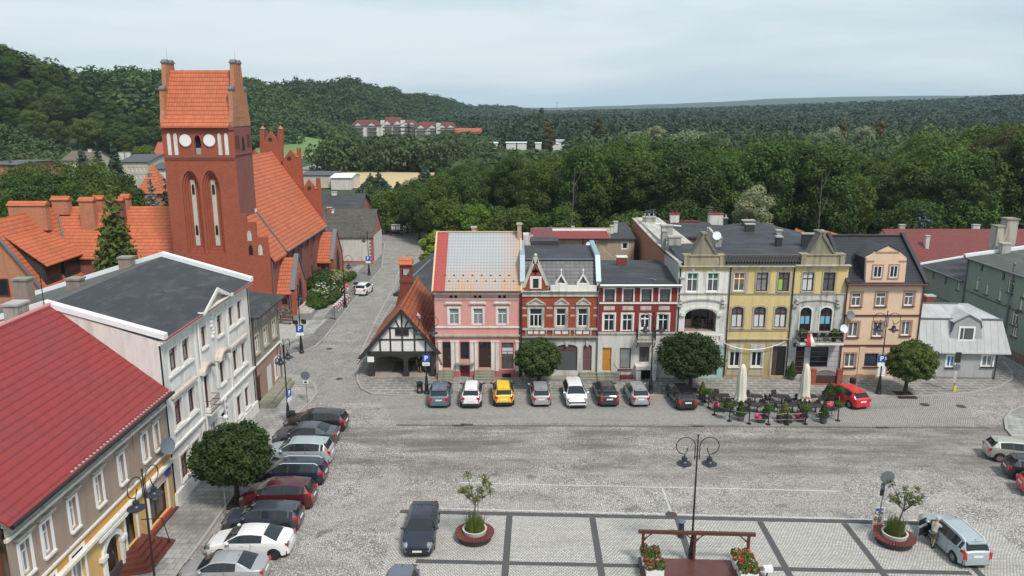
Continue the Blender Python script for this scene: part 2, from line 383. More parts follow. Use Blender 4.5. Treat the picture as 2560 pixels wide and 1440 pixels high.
strip(p1a, p1b, .42, .008, M_asph, 'paving_strip')
o_ = Vector((0,.36,0)); strip(G((1090,1277))+o_*.8, G((2300,1307))+o_*.7, .16, .008, M_line, 'marking')
strip(G((1040,1403)), G((2427,1433)), .36, .009, M_asph, 'paving_strip')
for a_, b_ in (((1274,1285),(1262,1440)),((1480,1290),(1500,1412)),((1693,1294),(1731,1415)),((1897,1299),(1960,1413)),((2107,1304),(2213,1440)),((2330,1308),(2454,1440)),((1045,1405),(1005,1440))):
 p, q = G(a_), G(b_); strip(toY(p,q,p.y-.22), toY(p,q,24), .38, .0055, M_asph, 'paving_strip')
strip(G((1150,1207)), G((2100,1228)), .13, .006, M_line, 'marking'); strip(G((1656,1220)), G((1676,1276)), .13, .0065, M_line, 'marking')
b = NB('slab_pavement'); o_ = b.coord('Object')
t = b.n('ShaderNodeTexBrick', {'Color1': (.23,.22,.205), 'Color2': (.29,.28,.26), 'Mortar': (.44,.43,.41), 'Scale': 1.0, 'Mortar Size': .075, 'Brick Width': 1.15, 'Row Height': .62}); b.t.links.new(o_, t.inputs['Vector'])
f = b.noise(o_, .5, 6, .65); f2 = b.noise(o_, 9, 3)
k = b.mix(b.math('MULTIPLY', b.ramp(f, .4, .7), .6), t.outputs[0], (.12,.115,.105)); k = b.mix(b.math('MULTIPLY', f2, .5), k, (.1,.1,.09)); b.col(k); b.rough(.9); M_slab = b.m
b = NB('flag_pavement'); o_ = b.coord('Object')
t = b.n('ShaderNodeTexBrick', {'Color1': (.40,.395,.38), 'Color2': (.33,.325,.31), 'Mortar': (.16,.155,.15), 'Scale': 1.0, 'Mortar Size': .02, 'Brick Width': .5, 'Row Height': .5}); b.t.links.new(o_, t.inputs['Vector'])
f = b.noise(o_, .35, 6, .65); k = b.mix(b.math('MULTIPLY', b.ramp(f, .4, .65), .75), t.outputs[0], (.11,.105,.095)); b.col(k); b.rough(.9); M_flag = b.m
M_kerb = plaster('granite_kerb', (.36,.35,.335), .3)
C_walk = cobble('pavement_setts', (.34,.33,.315), (.17,.165,.155), (.09,.088,.083), .10, wear=.4)
def pavement(pts, kerb, mat, h=.12, name='pavement'):
 m = MB(); m.prismz([(p[0], p[1]) for p in pts], -.05, h); tag(m.build(name, mat), None, None, kind='structure')
 k = MB(); kp = [Vector((p[0], p[1])) for p in kerb]
 L = []
 for i, p in enumerate(kp):
  d = (kp[min(i+1,len(kp)-1)]-kp[max(i-1,0)]).normalized(); n_ = Vector((-d.y, d.x)); L.append((p+n_*.09, p-n_*.09))
 for (a, b_), (c, d) in zip(L, L[1:]):
  k.add([(a.x,a.y,h+.012),(b_.x,b_.y,h+.012),(d.x,d.y,h+.012),(c.x,c.y,h+.012),(a.x,a.y,-.04),(b_.x,b_.y,-.04),(d.x,d.y,-.04),(c.x,c.y,-.04)],
              [(0,1,2,3),(0,4,5,1),(3,2,6,7),(0,3,7,4),(1,5,6,2)])
 tag(k.build('kerb', M_kerb), None, None, kind='structure')
def gp(pts, zo='Z'): return [G(p, zo) for p in pts]
kb = gp([(1010,640),(985,720),(940,800),(905,880),(893,930),(894,955),(905,974),(930,986),(985,990),(1070,991),(1500,991),(2180,993),(2300,992),(2420,985),(2500,968),(2530,950),(2530,930),(2505,905)])
pavement(kb+[Vector((46,78,0)),Vector((46,84,0)),Vector((-8,84,0)),Vector((-13,96,0))], kb, M_slab)
kb = gp([(440,1440),(515,1340),(600,1215),(690,1095),(745,1035),(778,1005),(793,983),(785,962),(765,950),(735,941),(705,937)])
kb = [Vector((kb[0].x-.2,15,0))]+kb+[Vector((-27,66.7,0))]
pavement(kb+[Vector((-27,60,0)),Vector((-24,58,0)),Vector((-24,15,0))], kb, M_flag)
kb = gp([(560,900),(706,893),(756,882),(788,868),(812,846),(840,810),(880,757),(930,700),(955,670),(958,640),(960,622),(962,610),(945,596),(915,588)])
pavement(kb+[Vector((-40,150,0)),Vector((-27.4,128,0)),Vector((-27.4,86,0)),Vector((-60,86,0)),Vector((-60,kb[0].y,0))], kb, C_walk)
fl = gp([(C) for C in [(716,878),(742,872),(785,835),(815,790),(850,745),(880,700),(915,660),(942,630),(925,622),(888,668),(850,712),(820,750),(790,785),(755,835)]])
sheet('footpath', fl, .126, M_flag)
kb = gp([(2700,1060),(2620,1020),(2560,1016),(2528,1030),(2512,1050),(2516,1075),(2535,1097),(2560,1118),(2640,1150)])
pavement(kb+[Vector((kb[-1].x+8, kb[-1].y,0)), Vector((kb[0].x+8, kb[0].y, 0))], kb, M_flag)
kb = gp([(2462,850),(2505,893),(2570,930),(2680,990)]); pavement(kb+[Vector((kb[-1].x+8,kb[-1].y,0)),Vector((kb[0].x+3,kb[0].y+4,0))], kb, C_walk)
sheet('terrace', gp([(700,868),(560,874),(560,812),(700,808),(820,800),(778,838)]), .122, C_row)
sheet('driveway', gp([(800,700),(862,703),(905,662),(930,662),(840,668)]), .125, plain('brown_earth_drive', (.2,.155,.12), .95, vs=.8))
M_iron = plain('rusty_iron', (.055,.045,.04), .7)
for (c, rr, lab) in (((2312,1012),.38,'round iron manhole cover in the cobbles south of the clipped tree by the grey cottage'),((2402,1016),.38,'round iron manhole cover in the cobbles in front of the grey cottage'),
          ((823,872),.34,'rusty round manhole cover in the street beside the parking sign by the church'),((1678,1287),.36,'reddish manhole cover on the dark strip behind the timber stage'),((848,947),.3,'iron drain cover in the cobbled street before the half-timbered arcade')):
 m = MB(); m.lathe([(rr,-.01),(rr,.014),(rr*.9,.018),(rr*.86,.012),(1e-5,.013)], 18); o = m.build('manhole_cover', M_iron, loc=G(c)); tag(o, lab, 'manhole cover', 'manhole covers in the cobbles')
b = NB('stubble'); f = b.noise(b.coord('Object', (.15,1,1)), .35, 5); b.col(b.mix(f, (.44,.33,.17), (.56,.44,.25))); b.rough(.95); M_stub = b.m
b = NB('meadow_grass'); f = b.noise(b.coord('Object', (.3,1,1)), .08, 6); b.col(b.mix(b.ramp(f,.35,.65), (.10,.19,.045), (.16,.22,.07))); b.rough(.95); M_mead = b.m
def fsheet(name, pts, mat, dz):
 g = [G(p) for p in pts]; m = MB(); m.poly([(p.x, p.y, terr(p.x,p.y)+dz) for p in g]); tag(m.build(name, mat), None, None, kind='structure')
fsheet('field', [(760,470),(1040,474),(1130,462),(1120,432),(1000,432),(880,428),(740,428)], M_stub, .25)
fsheet('meadow', [(640,400),(820,398),(860,385),(905,362),(905,348),(860,350),(740,360),(640,365)], M_mead, .3)
fsheet('road', [(730,432),(800,425),(812,415),(800,409),(760,420),(700,428)], plain('asphalt_road', (.2,.2,.205), .9), .4)
fsheet('meadow', [(1225,500),(1262,502),(1268,484),(1232,480)], plain('bright_reeds', (.13,.3,.05), .9, vs=.5), .2)
fsheet('river', [(1236,520),(1268,524),(1275,506),(1228,504)], glass('river_water', (.05,.065,.06), .08), .1)
# ================================================================== trees
rng = np.random.default_rng(11)
def leafq(lobes, n, size, up=.3, shell=.72, elong=1.25, outw=1.05):
 L = np.array(lobes, float); wts = (L[:,3]*L[:,4]+L[:,3]*L[:,5]); wts = wts/wts.sum()
 i = rng.choice(len(L), n, p=wts); d = rng.normal(size=(n,3)); d /= np.linalg.norm(d,axis=1)[:,None]
 rad = shell+(1-shell)*rng.random(n)**.7
 p = L[i,:3]+d*L[i,3:]*rad[:,None]
 nn = d*outw+rng.normal(size=(n,3))*.5+np.array([0,0,up]); nn /= np.linalg.norm(nn,axis=1)[:,None]
 t = np.cross(nn, rng.normal(size=(n,3))); t /= np.linalg.norm(t,axis=1)[:,None]; q = np.cross(nn, t)
 s = (size*(.6+.8*rng.random(n)))[:,None]/2
 a = t*s*elong; c = q*s/elong
 return np.stack([p-a-c*.4, p+c, p+a+c*.2, p-c], 1).reshape(-1,3)      # kite-like leaf sprays
def qmesh(name, V, mat):
 n = len(V)//4; me = bpy.data.meshes.new(name); me.vertices.add(len(V)); me.vertices.foreach_set('co', V.astype('f').ravel())
 me.loops.add(len(V)); me.loops.foreach_set('vertex_index', np.arange(len(V), dtype='i'))
 me.polygons.add(n); me.polygons.foreach_set('loop_start', np.arange(0, len(V), 4, dtype='i')); me.update(calc_edges=True); me.materials.append(mat); return me
def qobj(name, V, mat, parent=None):
 o = bpy.data.objects.new(name, qmesh(name, V, mat)); COL.objects.link(o)
 if parent: setparent(o, parent)
 return o
def crown_lobes(w_, h_, z0, k=16, lump=.36, low=.0, seed=0):
 r_ = random.Random(seed); L = [(0,0,z0+h_/2,w_*.36,w_*.36,h_*.4)]
 for i in range(k):
  a = i*2.4+r_.random()*.8; t = (i+.5)/k; zz = low+(1-low)*t
  rr = w_/2*math.sqrt(max(.05, 1-(2*zz-1)**2*.92))*(.62+.25*r_.random()); s = w_*lump*(.36+.28*r_.random())
  L.append((rr*math.cos(a), rr*math.sin(a), z0+h_*(.08+.84*zz), s, s, s*.78))
 return L
M_bark = plain('grey_brown_bark', (.09,.075,.06), .95, vs=3)
M_birch = plain('pale_bark', (.45,.43,.39), .9, vs=3)
M_leaf = leafm('dark_green_leaves', (.027,.058,.011), (.062,.110,.018), .32, (.034,.062,.016))
M_leafb = leafm('mid_green_leaves', (.038,.078,.013), (.084,.140,.023), .36, (.04,.078,.018))
M_leafy = leafm('yellow_green_leaves', (.09,.17,.02), (.15,.25,.035), .4, (.10,.17,.03))
M_leafs = leafm('silvery_leaves', (.13,.17,.095), (.21,.25,.15), .3, (.13,.17,.1))
M_leafn = leafm('blue_green_needles', (.028,.052,.034), (.05,.085,.052), .15, (.03,.05,.035))
M_bluen = leafm('blue_spruce_needles', (.075,.115,.12), (.13,.175,.18), .1)
M_larch = leafm('larch_needles', (.075,.10,.02), (.12,.15,.035), .3)
M_globe = leafm('clipped_tree_leaves', (.027,.052,.013), (.062,.10,.024), .28, bs=1.4)
M_copper = leafm('brownish_leaves', (.07,.075,.022), (.11,.10,.035), .3)
def trunk_mb(h, r, limbs=5, z1=None, seed=0, spread=.35):
 r_ = random.Random(seed); m = MB(); m.tube([(0,0,-.3),(r*.2,0,h*.35),(-r*.2,r*.2,h*.75),(0,0,h)], [r*1.25,r*.85,r*.6,r*.2], 7)
 for i in range(limbs):
  a = i*2.4+r_.random(); z = h*(.42+.4*i/max(1,limbs)); l = h*spread*(.7+.5*r_.random())
  m.tube([(0,0,z),(math.cos(a)*l*.5,math.sin(a)*l*.5,z+l*.45),(math.cos(a)*l,math.sin(a)*l,z+l*.75)], [r*.45,r*.3,r*.1], 5)
 return m
def tree(name, lab, cat, V, lm, tmb, bark=None, group=None, loc=(0,0,0), rz=0, scale=1):
 t = thing(name, lab, cat, loc, rz, group); t.scale = (scale,)*3
 qobj('crown', V, lm, t); tmb.build('trunk', bark or M_bark, t, smooth=180, uv=False); return t
def conifer_V(h, w_, n, size, z0=.8, droop=.25, tiers=14, pw=1.0):
 lob = []
 r_ = random.Random(int(h*10))
 for i in range(tiers):
  t = i/(tiers-1); rr = w_/2*(1-t)**pw+.12; z = z0+(h-z0)*t; nb = max(3, int(9*(1-t)+3))
  for k_ in range(nb):
   a = 2*math.pi*k_/nb+i*.7+r_.random()*.3; q = rr*(.55+.12*r_.random())
   lob.append((q*math.cos(a), q*math.sin(a), z-droop*rr*.5, rr*.48+.1, rr*.48+.1, .3+rr*.24))
 return leafq(lob, n*2, size*1.15, .5, .25, 1.5, .5)
def proto_set():
 P = []
 for i, (mat, w_, h_, z0, k_) in enumerate(((M_leaf,7.6,13,2.0,22),(M_leafb,8.4,12,2.4,24),(M_leaf,6.6,14,1.8,22),(M_leafb,7.2,13.2,1.8,20),(M_leaf,8.0,12.4,2.2,26))):
  V = leafq(crown_lobes(w_, h_, z0, k_+10, .40, seed=i), 13000, .31, .35, .6)
  P.append((V, mat, trunk_mb(z0+h_*.8, .26, 5, seed=i), z0+h_))
 return P
PROT = proto_set()
PINE = (np.concatenate([leafq(crown_lobes(6.5,7.5,7,16,.42,seed=40), 5200, .34, .5, .5), leafq([(1.2,.5,6.2,1.2,1.2,.5),(-1.3,-.6,7.2,1.3,1.2,.5)], 200, .4)]), M_leafn, trunk_mb(13,.24,4,seed=40,spread=.2), 14.5)
pos = []      # (r, x, y, height, kind, zone)
FRONT = [(900,150),(1000,146),(1100,132),(1180,144),(1225,168),(1270,168),(1330,142),(1400,132),(1600,122),(2000,122),(2300,126),(2560,122),(2800,120)]
TOPY = [(900,455),(1000,462),(1100,420),(1200,410),(1250,410),(1280,386),(1420,382),(1480,356),(1520,352),(1700,350),(1950,350),(2100,362),(2200,385),(2250,400),(2330,365),(2420,330),(2470,312),(2560,300),(2800,290)]
def jit(s): return (rnd.random()-.5)*s
yy = 104.0
while yy < 182:
 xx = -30.0
 while xx < 130:
  x, y = xx+jit(5.2), yy+jit(5.2); a = 1280+1982*x/y
  if 905 < a < 2760 and y > lerp(FRONT, a)[0] and not (a < 1050 and y > 172) and not (a<1010 and y<158):
   ty = lerp(TOPY, a)[0]; hmax = CAMH-(ty-268)/1982*y
   h = min(21, max(7.5, hmax*(.86+.22*rnd.random())))
   if y < 150: h *= .86+.12*rnd.random()
   pos.append((y, x, y, h, 'b', 'A'))
  xx += 7.4
 yy += 6.6
for i in range(34):                                       # hedge of birches and poplars behind the stubble
 a = 800+i*9.5+jit(8); y = 300+jit(14); x = (a-1280)/1982*y; pos.append((y, x, y, 11+3*rnd.random(), 'c', 'H'))
def ring(r0, r1, a0, a1, s0, kf, zone, hf, dens=1.0):
 r = r0
 while r < r1:
  s = max(s0, kf*r); a = a0
  while a < a1:
   if rnd.random() < dens:
    aa = a+jit(s*1982/r*.9); y = r+jit(s*.9); x = (aa-1280)/1982*y; pos.append((y, x, y, hf(aa, y), 'b' if zone != 'P' else 'p', zone))
   a += s*1982/r
  r += s*.9
ring(186, 410, 1215, 2800, 9.5, .022, 'B', lambda a, y: (9+5*rnd.random()) if a > 1440 else min(11, 24-101/1982*y-2*rnd.random()), .8)
ring(318, 600, 790, 1230, 12, .02, 'E', lambda a, y: min(9.5, 24-72/1982*y+1.5*rnd.random()+(3 if a > 1100 else 0)), .6)
ring(150, 330, 2330, 2800, 9, .02, 'B', lambda a, y: 13+5*rnd.random(), .8)
ring(96, 330, -420, 330, 8.5, .02, 'L', lambda a, y: 7.5+2.5*rnd.random(), .75)
HILL = []; PINES = []
def keep(a, y):
 if 715 < a < 905 and y < 500: return False
 if 880 < a < 1190 and 596 < y < 668: return False
 return True
def ring2(out, r0f, r1f, a0, a1, s0, kf, h0):
 a = a0
 r = 330.0
 while r < 2300:
  s = max(s0, kf*r); a = a0
  while a < a1:
   aa = a+jit(s*1982/r*.9); y = r+jit(s)
   if r0f(aa) < y < r1f(aa) and keep(aa, y):
    x = (aa-1280)/1982*y; out.append((y, x, y, h0*(.68+.62*rnd.random()), s))
   a += s*1982/r
  r += s*.85
ring2(HILL, lambda a: lerp(CREST,a)[0]-18, lambda a: lerp(CREST,a)[1]+30, -330, 1290, 10.5, .0125, 11.0)
ring2(PINES, lambda a: 405 if a > 1440 else (455 if a > 1215 else 680), lambda a: 2300, 1130, 2850, 9, .0105, 11.5)
for k_ in [p for p in pos if p[5] == 'E' and not keep(1280+1982*p[1]/p[2], p[2])]: pos.remove(k_)
def clear_left(p):
 a = 1280+1982*p[1]/p[2]; y = p[2]
 if p[5] != 'L': return True
 if y < 108 and a > 250: return False
 if -30 < a < 520 and 165 < y < 215: return False
 if 140 < a < 470 and y > 118: return False
 if a > 320 and y > 112: return False
 return True
pos = [p for p in pos if clear_left(p)]
pos.sort()
LABS = {'A':('deciduous_tree','dark green alder-like tree crowded into the dense wood behind the roofs of the square','trees of the wood behind the square'),
  'B':('deciduous_tree','leafy tree farther back in the wood beyond the alders','trees of the deeper wood'),
  'E':('deciduous_tree','tree among the houses near the distant red-roofed estate','trees around the estate'),
  'H':('birch_tree','slender yellowish tree in the row behind the stubble field','hedge row behind the stubble field'),
  'L':('deciduous_tree','round green garden tree behind the orange-tiled school roof','garden trees behind the school'),
  'T':('hillside_tree','leafy tree on the lower slope of the left wooded hill','trees on the near hillside')}
PC = [None]*len(PROT); pc_pine = None; cnt = {}
def place(kind, zone, x, y, h):
 i = rnd.randrange(len(PROT)); V, mat, tm, ph = PROT[i]; name, lab, grp = LABS[zone]; s = h/ph; rz = rnd.random()*6.28
 key = (i, zone)
 if key not in cnt:
  V2 = V
  if zone == 'H': V2 = V*np.array([.5,.5,1.0])
  mt = {'H': M_copper if i % 2 else M_leafb}.get(zone, mat)
  o = tree(name, lab, 'tree', V2, mt, tm, M_birch if zone == 'H' else None, grp, (x, y, terr(x,y)), rz, s); cnt[key] = o
 else: o = dup(cnt[key], (x, y, terr(x,y)), rz, scale=s)
 w_ = .85+.3*rnd.random(); o.scale = (s*w_*(1.55 if zone == 'T' else 1.0),)*2+(s,); return o
near = pos[:290]; rest = pos[290:]
for (r_, x, y, h, kind, zone) in near: place(kind, zone, x, y, h)
HILL.sort();
for (r_, x, y, h, s) in HILL[:110]: place('b', 'T', x, y, h*1.05)
def mass(name, items, mat, units, wide):
 out = []
 for k_, (r_, x, y, h, s) in enumerate(items):
  U = units[k_ % len(units)]; a = rnd.random()*6.28; ca, sa = math.cos(a), math.sin(a)
  wv = s*wide*(.65+.7*rnd.random())
  q = U*np.array([wv, wv, h]); q = np.stack([q[:,0]*ca-q[:,1]*sa+x, q[:,0]*sa+q[:,1]*ca+y, q[:,2]+terr(x, y)], 1); out.append(q)
 return qobj(name, np.concatenate(out), mat)
def unit(n, size, k_, seed, lo=.15): return leafq([(0,0,.5,.36,.36,.36)]+[(l[0],l[1],l[2],l[3],l[4],l[5]) for l in crown_lobes(1,.9,lo*.5,k_,.5,seed=seed)], n, size, .45, .6)
U1 = [unit(430, .105, 10, s_) for s_ in range(7)]; U2 = [unit(84, .22, 7, s_+20) for s_ in range(7)]; U3 = [unit(230, .14, 9, s_+60) for s_ in range(7)]
M_hill = leafm('hillside_leaves', (.030,.070,.020), (.095,.150,.034), .22, bs=.085)
M_pine = leafm('distant_pine_needles', (.026,.055,.030), (.056,.088,.042), .1, bs=.07)
h1 = [p for p in HILL[110:] if p[0] < 620]; h2 = [p for p in HILL[110:] if p[0] >= 620]
tag(mass('hillside_wood', h1, M_hill, U1, 1.6), 'mixed green wood covering the hill on the left', 'forest', kind='stuff')
tag(mass('ridge_wood', h2, M_hill, U3, 1.5), 'darker wood covering the long ridge behind the estate', 'forest', kind='stuff')
tag(mass('middle_wood', [(p[0],p[1],p[2],p[3],9.5) for p in rest], leafm('middle_wood_leaves', (.045,.082,.026), (.105,.150,.046), .2, bs=.1), U1, 1.1), 'blue-green mixed wood between the alders and the pines', 'forest', kind='stuff')
tag(mass('pine_forest', [p for p in PINES if p[0] < 700], M_pine, U3, 1.25), 'dark blue-green pine forest in the middle distance', 'forest', kind='stuff')
tag(mass('distant_pine_forest', [p for p in PINES if p[0] >= 700], M_pine, U2, 1.35), 'hazy pine forest stretching to the horizon', 'forest', kind='stuff')
# ================================================================== building kit
class Bld:
 """A building: Empty at the base's left corner; local x along the facade, y into the depth, z up."""
 def __init__(s, name, label, cat, A, B, zo='Z', za=None, o=None, d=None):
  a = o if o is not None else G(A, zo)
  if d is None:
   bb = G(B, zo); d = (bb-a); s.w = d.length; d.normalize()
  s.o = Vector((a[0], a[1], 0)); s.ux = Vector((d[0], d[1], 0)).normalized(); s.uy = Vector((-s.ux.y, s.ux.x, 0)); s.zo = zo
  s.root = thing(name, label, cat, s.o, math.atan2(s.ux.y, s.ux.x)); s.holes = []; s.walls = []; s.n = name
 def uz(s, p, d=0.0, zo=None):               # photo point on the plane d behind the facade -> (u, z)
  r = ray(*px(p, zo or s.zo)); P0 = s.o+s.uy*d
  t = (P0-CO).dot(s.uy)/r.dot(s.uy); q = CO+r*t
  return ((q-s.o).dot(s.ux), q.z)
 def vz(s, p, u, zo=None):                   # photo point on the cross plane at u -> (depth, z)
  r = ray(*px(p, zo or s.zo)); P0 = s.o+s.ux*u
  t = (P0-CO).dot(s.ux)/r.dot(s.ux); q = CO+r*t
  return ((q-s.o).dot(s.uy), q.z)
 def rect(s, x0, y0, x1, y1, d=0.0, zo=None):
  a = s.uz((x0, y1), d, zo); b = s.uz((x1, y1), d, zo); c = s.uz((x0, y0), d, zo); e = s.uz((x1, y0), d, zo)
  return ((a[0]+c[0])/2, (a[1]+b[1])/2, (b[0]+e[0])/2, (c[1]+e[1])/2)
 def P(s, name, mb, mats, parent=None, smooth=None): return mb.build(name, mats, parent or s.root, smooth)
 def wall(s, u0, z0, u1, z1, mat, depth=.16): s.walls.append((u0, z0, u1, z1, mat, depth))
 def hole(s, u0, z0, u1, z1, arch=0.0): s.holes.append((u0, z0, u1, z1, arch))
 def finish(s):
  for (a0, b0, a1, b1, mat, dp) in s.walls:
   m = MB(); H = [h for h in s.holes if h[2] > a0+.01 and h[0] < a1-.01 and h[3] > b0+.01 and h[1] < b1-.01]
   H = [(max(h[0],a0), max(h[1],b0), min(h[2],a1), min(h[3],b1), h[4] if h[3] <= b1 else 0) for h in H]
   xs = sorted({round(v,4) for h in H for v in (h[0],h[2])} | {round(a0,4), round(a1,4)}); zs = sorted({round(v,4) for h in H for v in (h[1],h[3])} | {round(b0,4), round(b1,4)})
   for i in range(len(xs)-1):
    for j in range(len(zs)-1):
     cx, cz = (xs[i]+xs[i+1])/2, (zs[j]+zs[j+1])/2
     if any(h[0] < cx < h[2] and h[1] < cz < h[3] for h in H): continue
     m.poly([(xs[i],0,zs[j]),(xs[i+1],0,zs[j]),(xs[i+1],0,zs[j+1]),(xs[i],0,zs[j+1])])
   for (u0,z0,u1,z1,ar) in H:
    m.poly([(u0,0,z0),(u0,dp,z0),(u0,dp,z1-ar),(u0,0,z1-ar)]); m.poly([(u1,0,z0),(u1,0,z1-ar),(u1,dp,z1-ar),(u1,dp,z0)])
    m.poly([(u0,0,z0),(u1,0,z0),(u1,dp,z0),(u0,dp,z0)])
    if not ar: m.poly([(u0,0,z1),(u0,dp,z1),(u1,dp,z1),(u1,0,z1)])
    else:
     c = (u0+u1)/2; hw = (u1-u0)/2; Q = []
     for k in range(9):
      t = math.pi*(1-k/8); Q.append((c+hw*math.cos(t), z1-ar+ar*math.sin(t)))
     for (p, q) in zip(Q, Q[1:]):
      m.poly([(p[0],0,p[1]),(q[0],0,q[1]),(q[0],0,z1),(p[0],0,z1)]); m.poly([(p[0],0,p[1]),(p[0],dp,p[1]),(q[0],dp,q[1]),(q[0],0,q[1])])
   s.P('wall', m, mat)
 def win(s, r, style='T', frame=None, pane=None, sur=None, sw=.13, sill=None, arch=0.0, depth=.14, name='window', hole=True, bar=.065, sp=.035):
  u0, z0, u1, z1 = r; fr = frame or M_frame_w
  if hole: s.hole(u0, z0, u1, z1, arch)
  m = MB(); y0, y1 = depth-.05, depth+.015; w_ = u1-u0; h_ = z1-z0; t = bar
  m.box(u0,y0,z0,u0+t,y1,z1); m.box(u1-t,y0,z0,u1,y1,z1); m.box(u0+t,y0,z0,u1-t,y1,z0+t); m.box(u0+t,y0,z1-t,u1-t,y1,z1)
  c = (u0+u1)/2; b = t*.8
  if style in ('T','cross','3'):
   zt = z0+h_*.66; m.box(u0+t,y0,zt-b/2,u1-t,y1,zt+b/2)
   tops = zt-b/2 if style != 'cross' else z1-t
   if style == 'cross': m.box(c-b/2,y0,z0+t,c+b/2,y1,zt-b/2); m.box(c-b/2,y0,zt+b/2,c+b/2,y1,z1-t)
   elif style == '3':
    for q in (u0+w_*.36, u0+w_*.68): m.box(q-b*.6,y0,z0+t,q+b*.6,y1,tops)
   else: m.box(c-b/2,y0,z0+t,c+b/2,y1,tops)
  elif style == '2': m.box(c-b*.7,y0,z0+t,c+b*.7,y1,z1-t)
  o = s.P(name, m, fr)
  g = MB(); g.poly([(u0,depth,z0),(u1,depth,z0),(u1,depth,z1),(u0,depth,z1)]); s.P('pane', g, pane or M_glass, o)
  if sur:
   k = MB(); q = sw
   k.box(u0-q,-sp,z0,u0,.002,z1+q*(0 if arch else 1)); k.box(u1,-sp,z0,u1+q,.002,z1+q*(0 if arch else 1))
   if not arch: k.box(u0,-sp,z1,u1,.002,z1+q)
   else:
    hw = w_/2; Q = []
    for i in range(9):
     a = math.pi*(1-i/8); Q.append(((c+hw*math.cos(a), z1-arch+arch*math.sin(a)), (c+(hw+q)*math.cos(a), z1-arch+(arch+q)*math.sin(a))))
    for (a, a2), (e, e2) in zip(Q, Q[1:]): k.prism([a, e, e2, a2], -sp-.004, .002)
   s.P('surround', k, sur, o)
  if sill:
   k = MB(); k.box(u0-.12,-.13,z0-.1,u1+.12,.02,z0-.002); s.P('sill', k, sill, o)
  return o
 def door(s, r, mat, name='door', arch=0.0, depth=.18, panels=True, glassy=None, sur=None, sw=.13):
  u0, z0, u1, z1 = r; s.hole(u0, z0, u1, z1, arch); m = MB(); m.box(u0,depth-.03,z0,u1,depth+.03,z1)
  if panels:
   w_ = u1-u0; h_ = z1-z0; c = (u0+u1)/2
   for (a, b_) in ((u0+.1*w_, c-.05*w_), (c+.05*w_, u1-.1*w_)):
    for (e, f_) in ((.06,.42),(.48,.74)): m.box(a, depth-.055, z0+h_*e, b_, depth-.03, z0+h_*f_)
  o = s.P(name, m, mat); k = MB(); k.box(u1-.14*(u1-u0)-.03, depth-.09, z0+.95, u1-.14*(u1-u0)+.03, depth-.055, z0+1.1); s.P('handle', k, M_zinc, o)
  if glassy:
   g = MB(); g.box(u0+.12*(u1-u0),depth-.06,z0+(z1-z0)*.78,u1-.12*(u1-u0),depth-.03,z1-.08); s.P('pane', g, glassy, o)
  if sur:
   k = MB(); k.box(u0-sw,-.04,z0,u0,.002,z1+sw); k.box(u1,-.04,z0,u1+sw,.002,z1+sw); k.box(u0,-.04,z1,u1,.002,z1+sw); s.P('surround', k, sur, o)
  return o
 def band(s, u0, u1, z0, z1, out, mat, name='cornice', steps=1):
  m = MB()
  for i in range(steps):
   a = z0+(z1-z0)*i/steps; b_ = z0+(z1-z0)*(i+1)/steps; m.box(u0,-out*(i+1)/steps,a,u1,.05,b_)
  return s.P(name, m, mat)
 def boxp(s, name, u0, d0, z0, u1, d1, z1, mat, parent=None):
  m = MB(); m.box(u0,d0,z0,u1,d1,z1); return s.P(name, m, mat, parent)
 def steps(s, u0, u1, n, rise, run, mat, d0=0.0, name='steps'):
  m = MB()
  for i in range(n): m.box(u0, d0-run*(n-i), 0, u1, d0-run*(n-i-1) if i < n-1 else d0-.002, rise*(i+1))
  return s.P(name, m, mat)
 def chimney(s, u0, d0, u1, d1, z0, z1, mat, cap=None, pots=0, name='chimney'):
  m = MB(); m.box(u0,d0,z0,u1,d1,z1); o = s.P(name, m, mat); k = MB(); k.box(u0-.07,d0-.07,z1,u1+.07,d1+.07,z1+.12)
  for i in range(pots):
   x = u0+(u1-u0)*(i+.5)/pots; k.tube([(x,(d0+d1)/2,z1+.12),(x,(d0+d1)/2,z1+.45)], .09, 8)
  s.P('cap', k, cap or M_conc, o); return o
 def dish(s, p, mat, r=.35, zo=None, d=-.35):
  u, z = s.uz(p, d, zo); m = MB(); M = Matrix.Translation((u, d, z)) @ Matrix.Rotation(R(-65),4,'X') @ Matrix.Rotation(R(12),4,'Y')
  m.lathe([(1e-4,-.06),(r*.6,-.03),(r,.03),(r*.98,.045),(r*.6,-.01),(1e-4,-.04)], 16, (0,0,0), 0, Matrix.Translation((u,d,z)) @ Matrix.Rotation(R(72),4,'X') @ Matrix.Rotation(R(14),4,'Y'))
  m.tube([(u,0,z-.2),(u,d+.05,z)], .03, 5); return s.P('satellite_dish', m, mat, smooth=50)
def rainpipe(b, u, z0, z1, mat, d=-.09, r=.055):
 m = MB(); m.tube([(u,d,z0),(u,d,z1)], r, 7); return b.P('downpipe', m, mat, smooth=60)
def gutter(b, u0, u1, z, d, mat, r=.08):
 m = MB(); m.tube([(u0,d,z),(u1,d,z)], r, 7); return b.P('gutter', m, mat, smooth=60)
M_pink = plaster('pink_plaster', (.66,.315,.285), .22, (.34,.17,.15))
M_pinkd = plaster('dark_pink_plinth', (.42,.15,.15), .45, (.16,.08,.07))
b = Bld('town_house', 'pink plastered house with a faded grey and red tiled roof beside the half-timbered house', 'house', (100,1262), (782,1262), 'D')
W = b.w; ze = b.uz((440,545))[1]; zg = b.uz((440,925))[1]
b.wall(0,0,W,zg,M_pink); b.wall(0,zg,W,ze,M_pink)
cur = plaster('grey_net_curtain', (.33,.33,.3), .1)
for r in ((205,690,285,824),(402,690,481,824),(601,690,680,824)):
 q = b.rect(*r); b.win(q, 'T', pane=M_glassc, sur=M_wtrim, sw=.16)
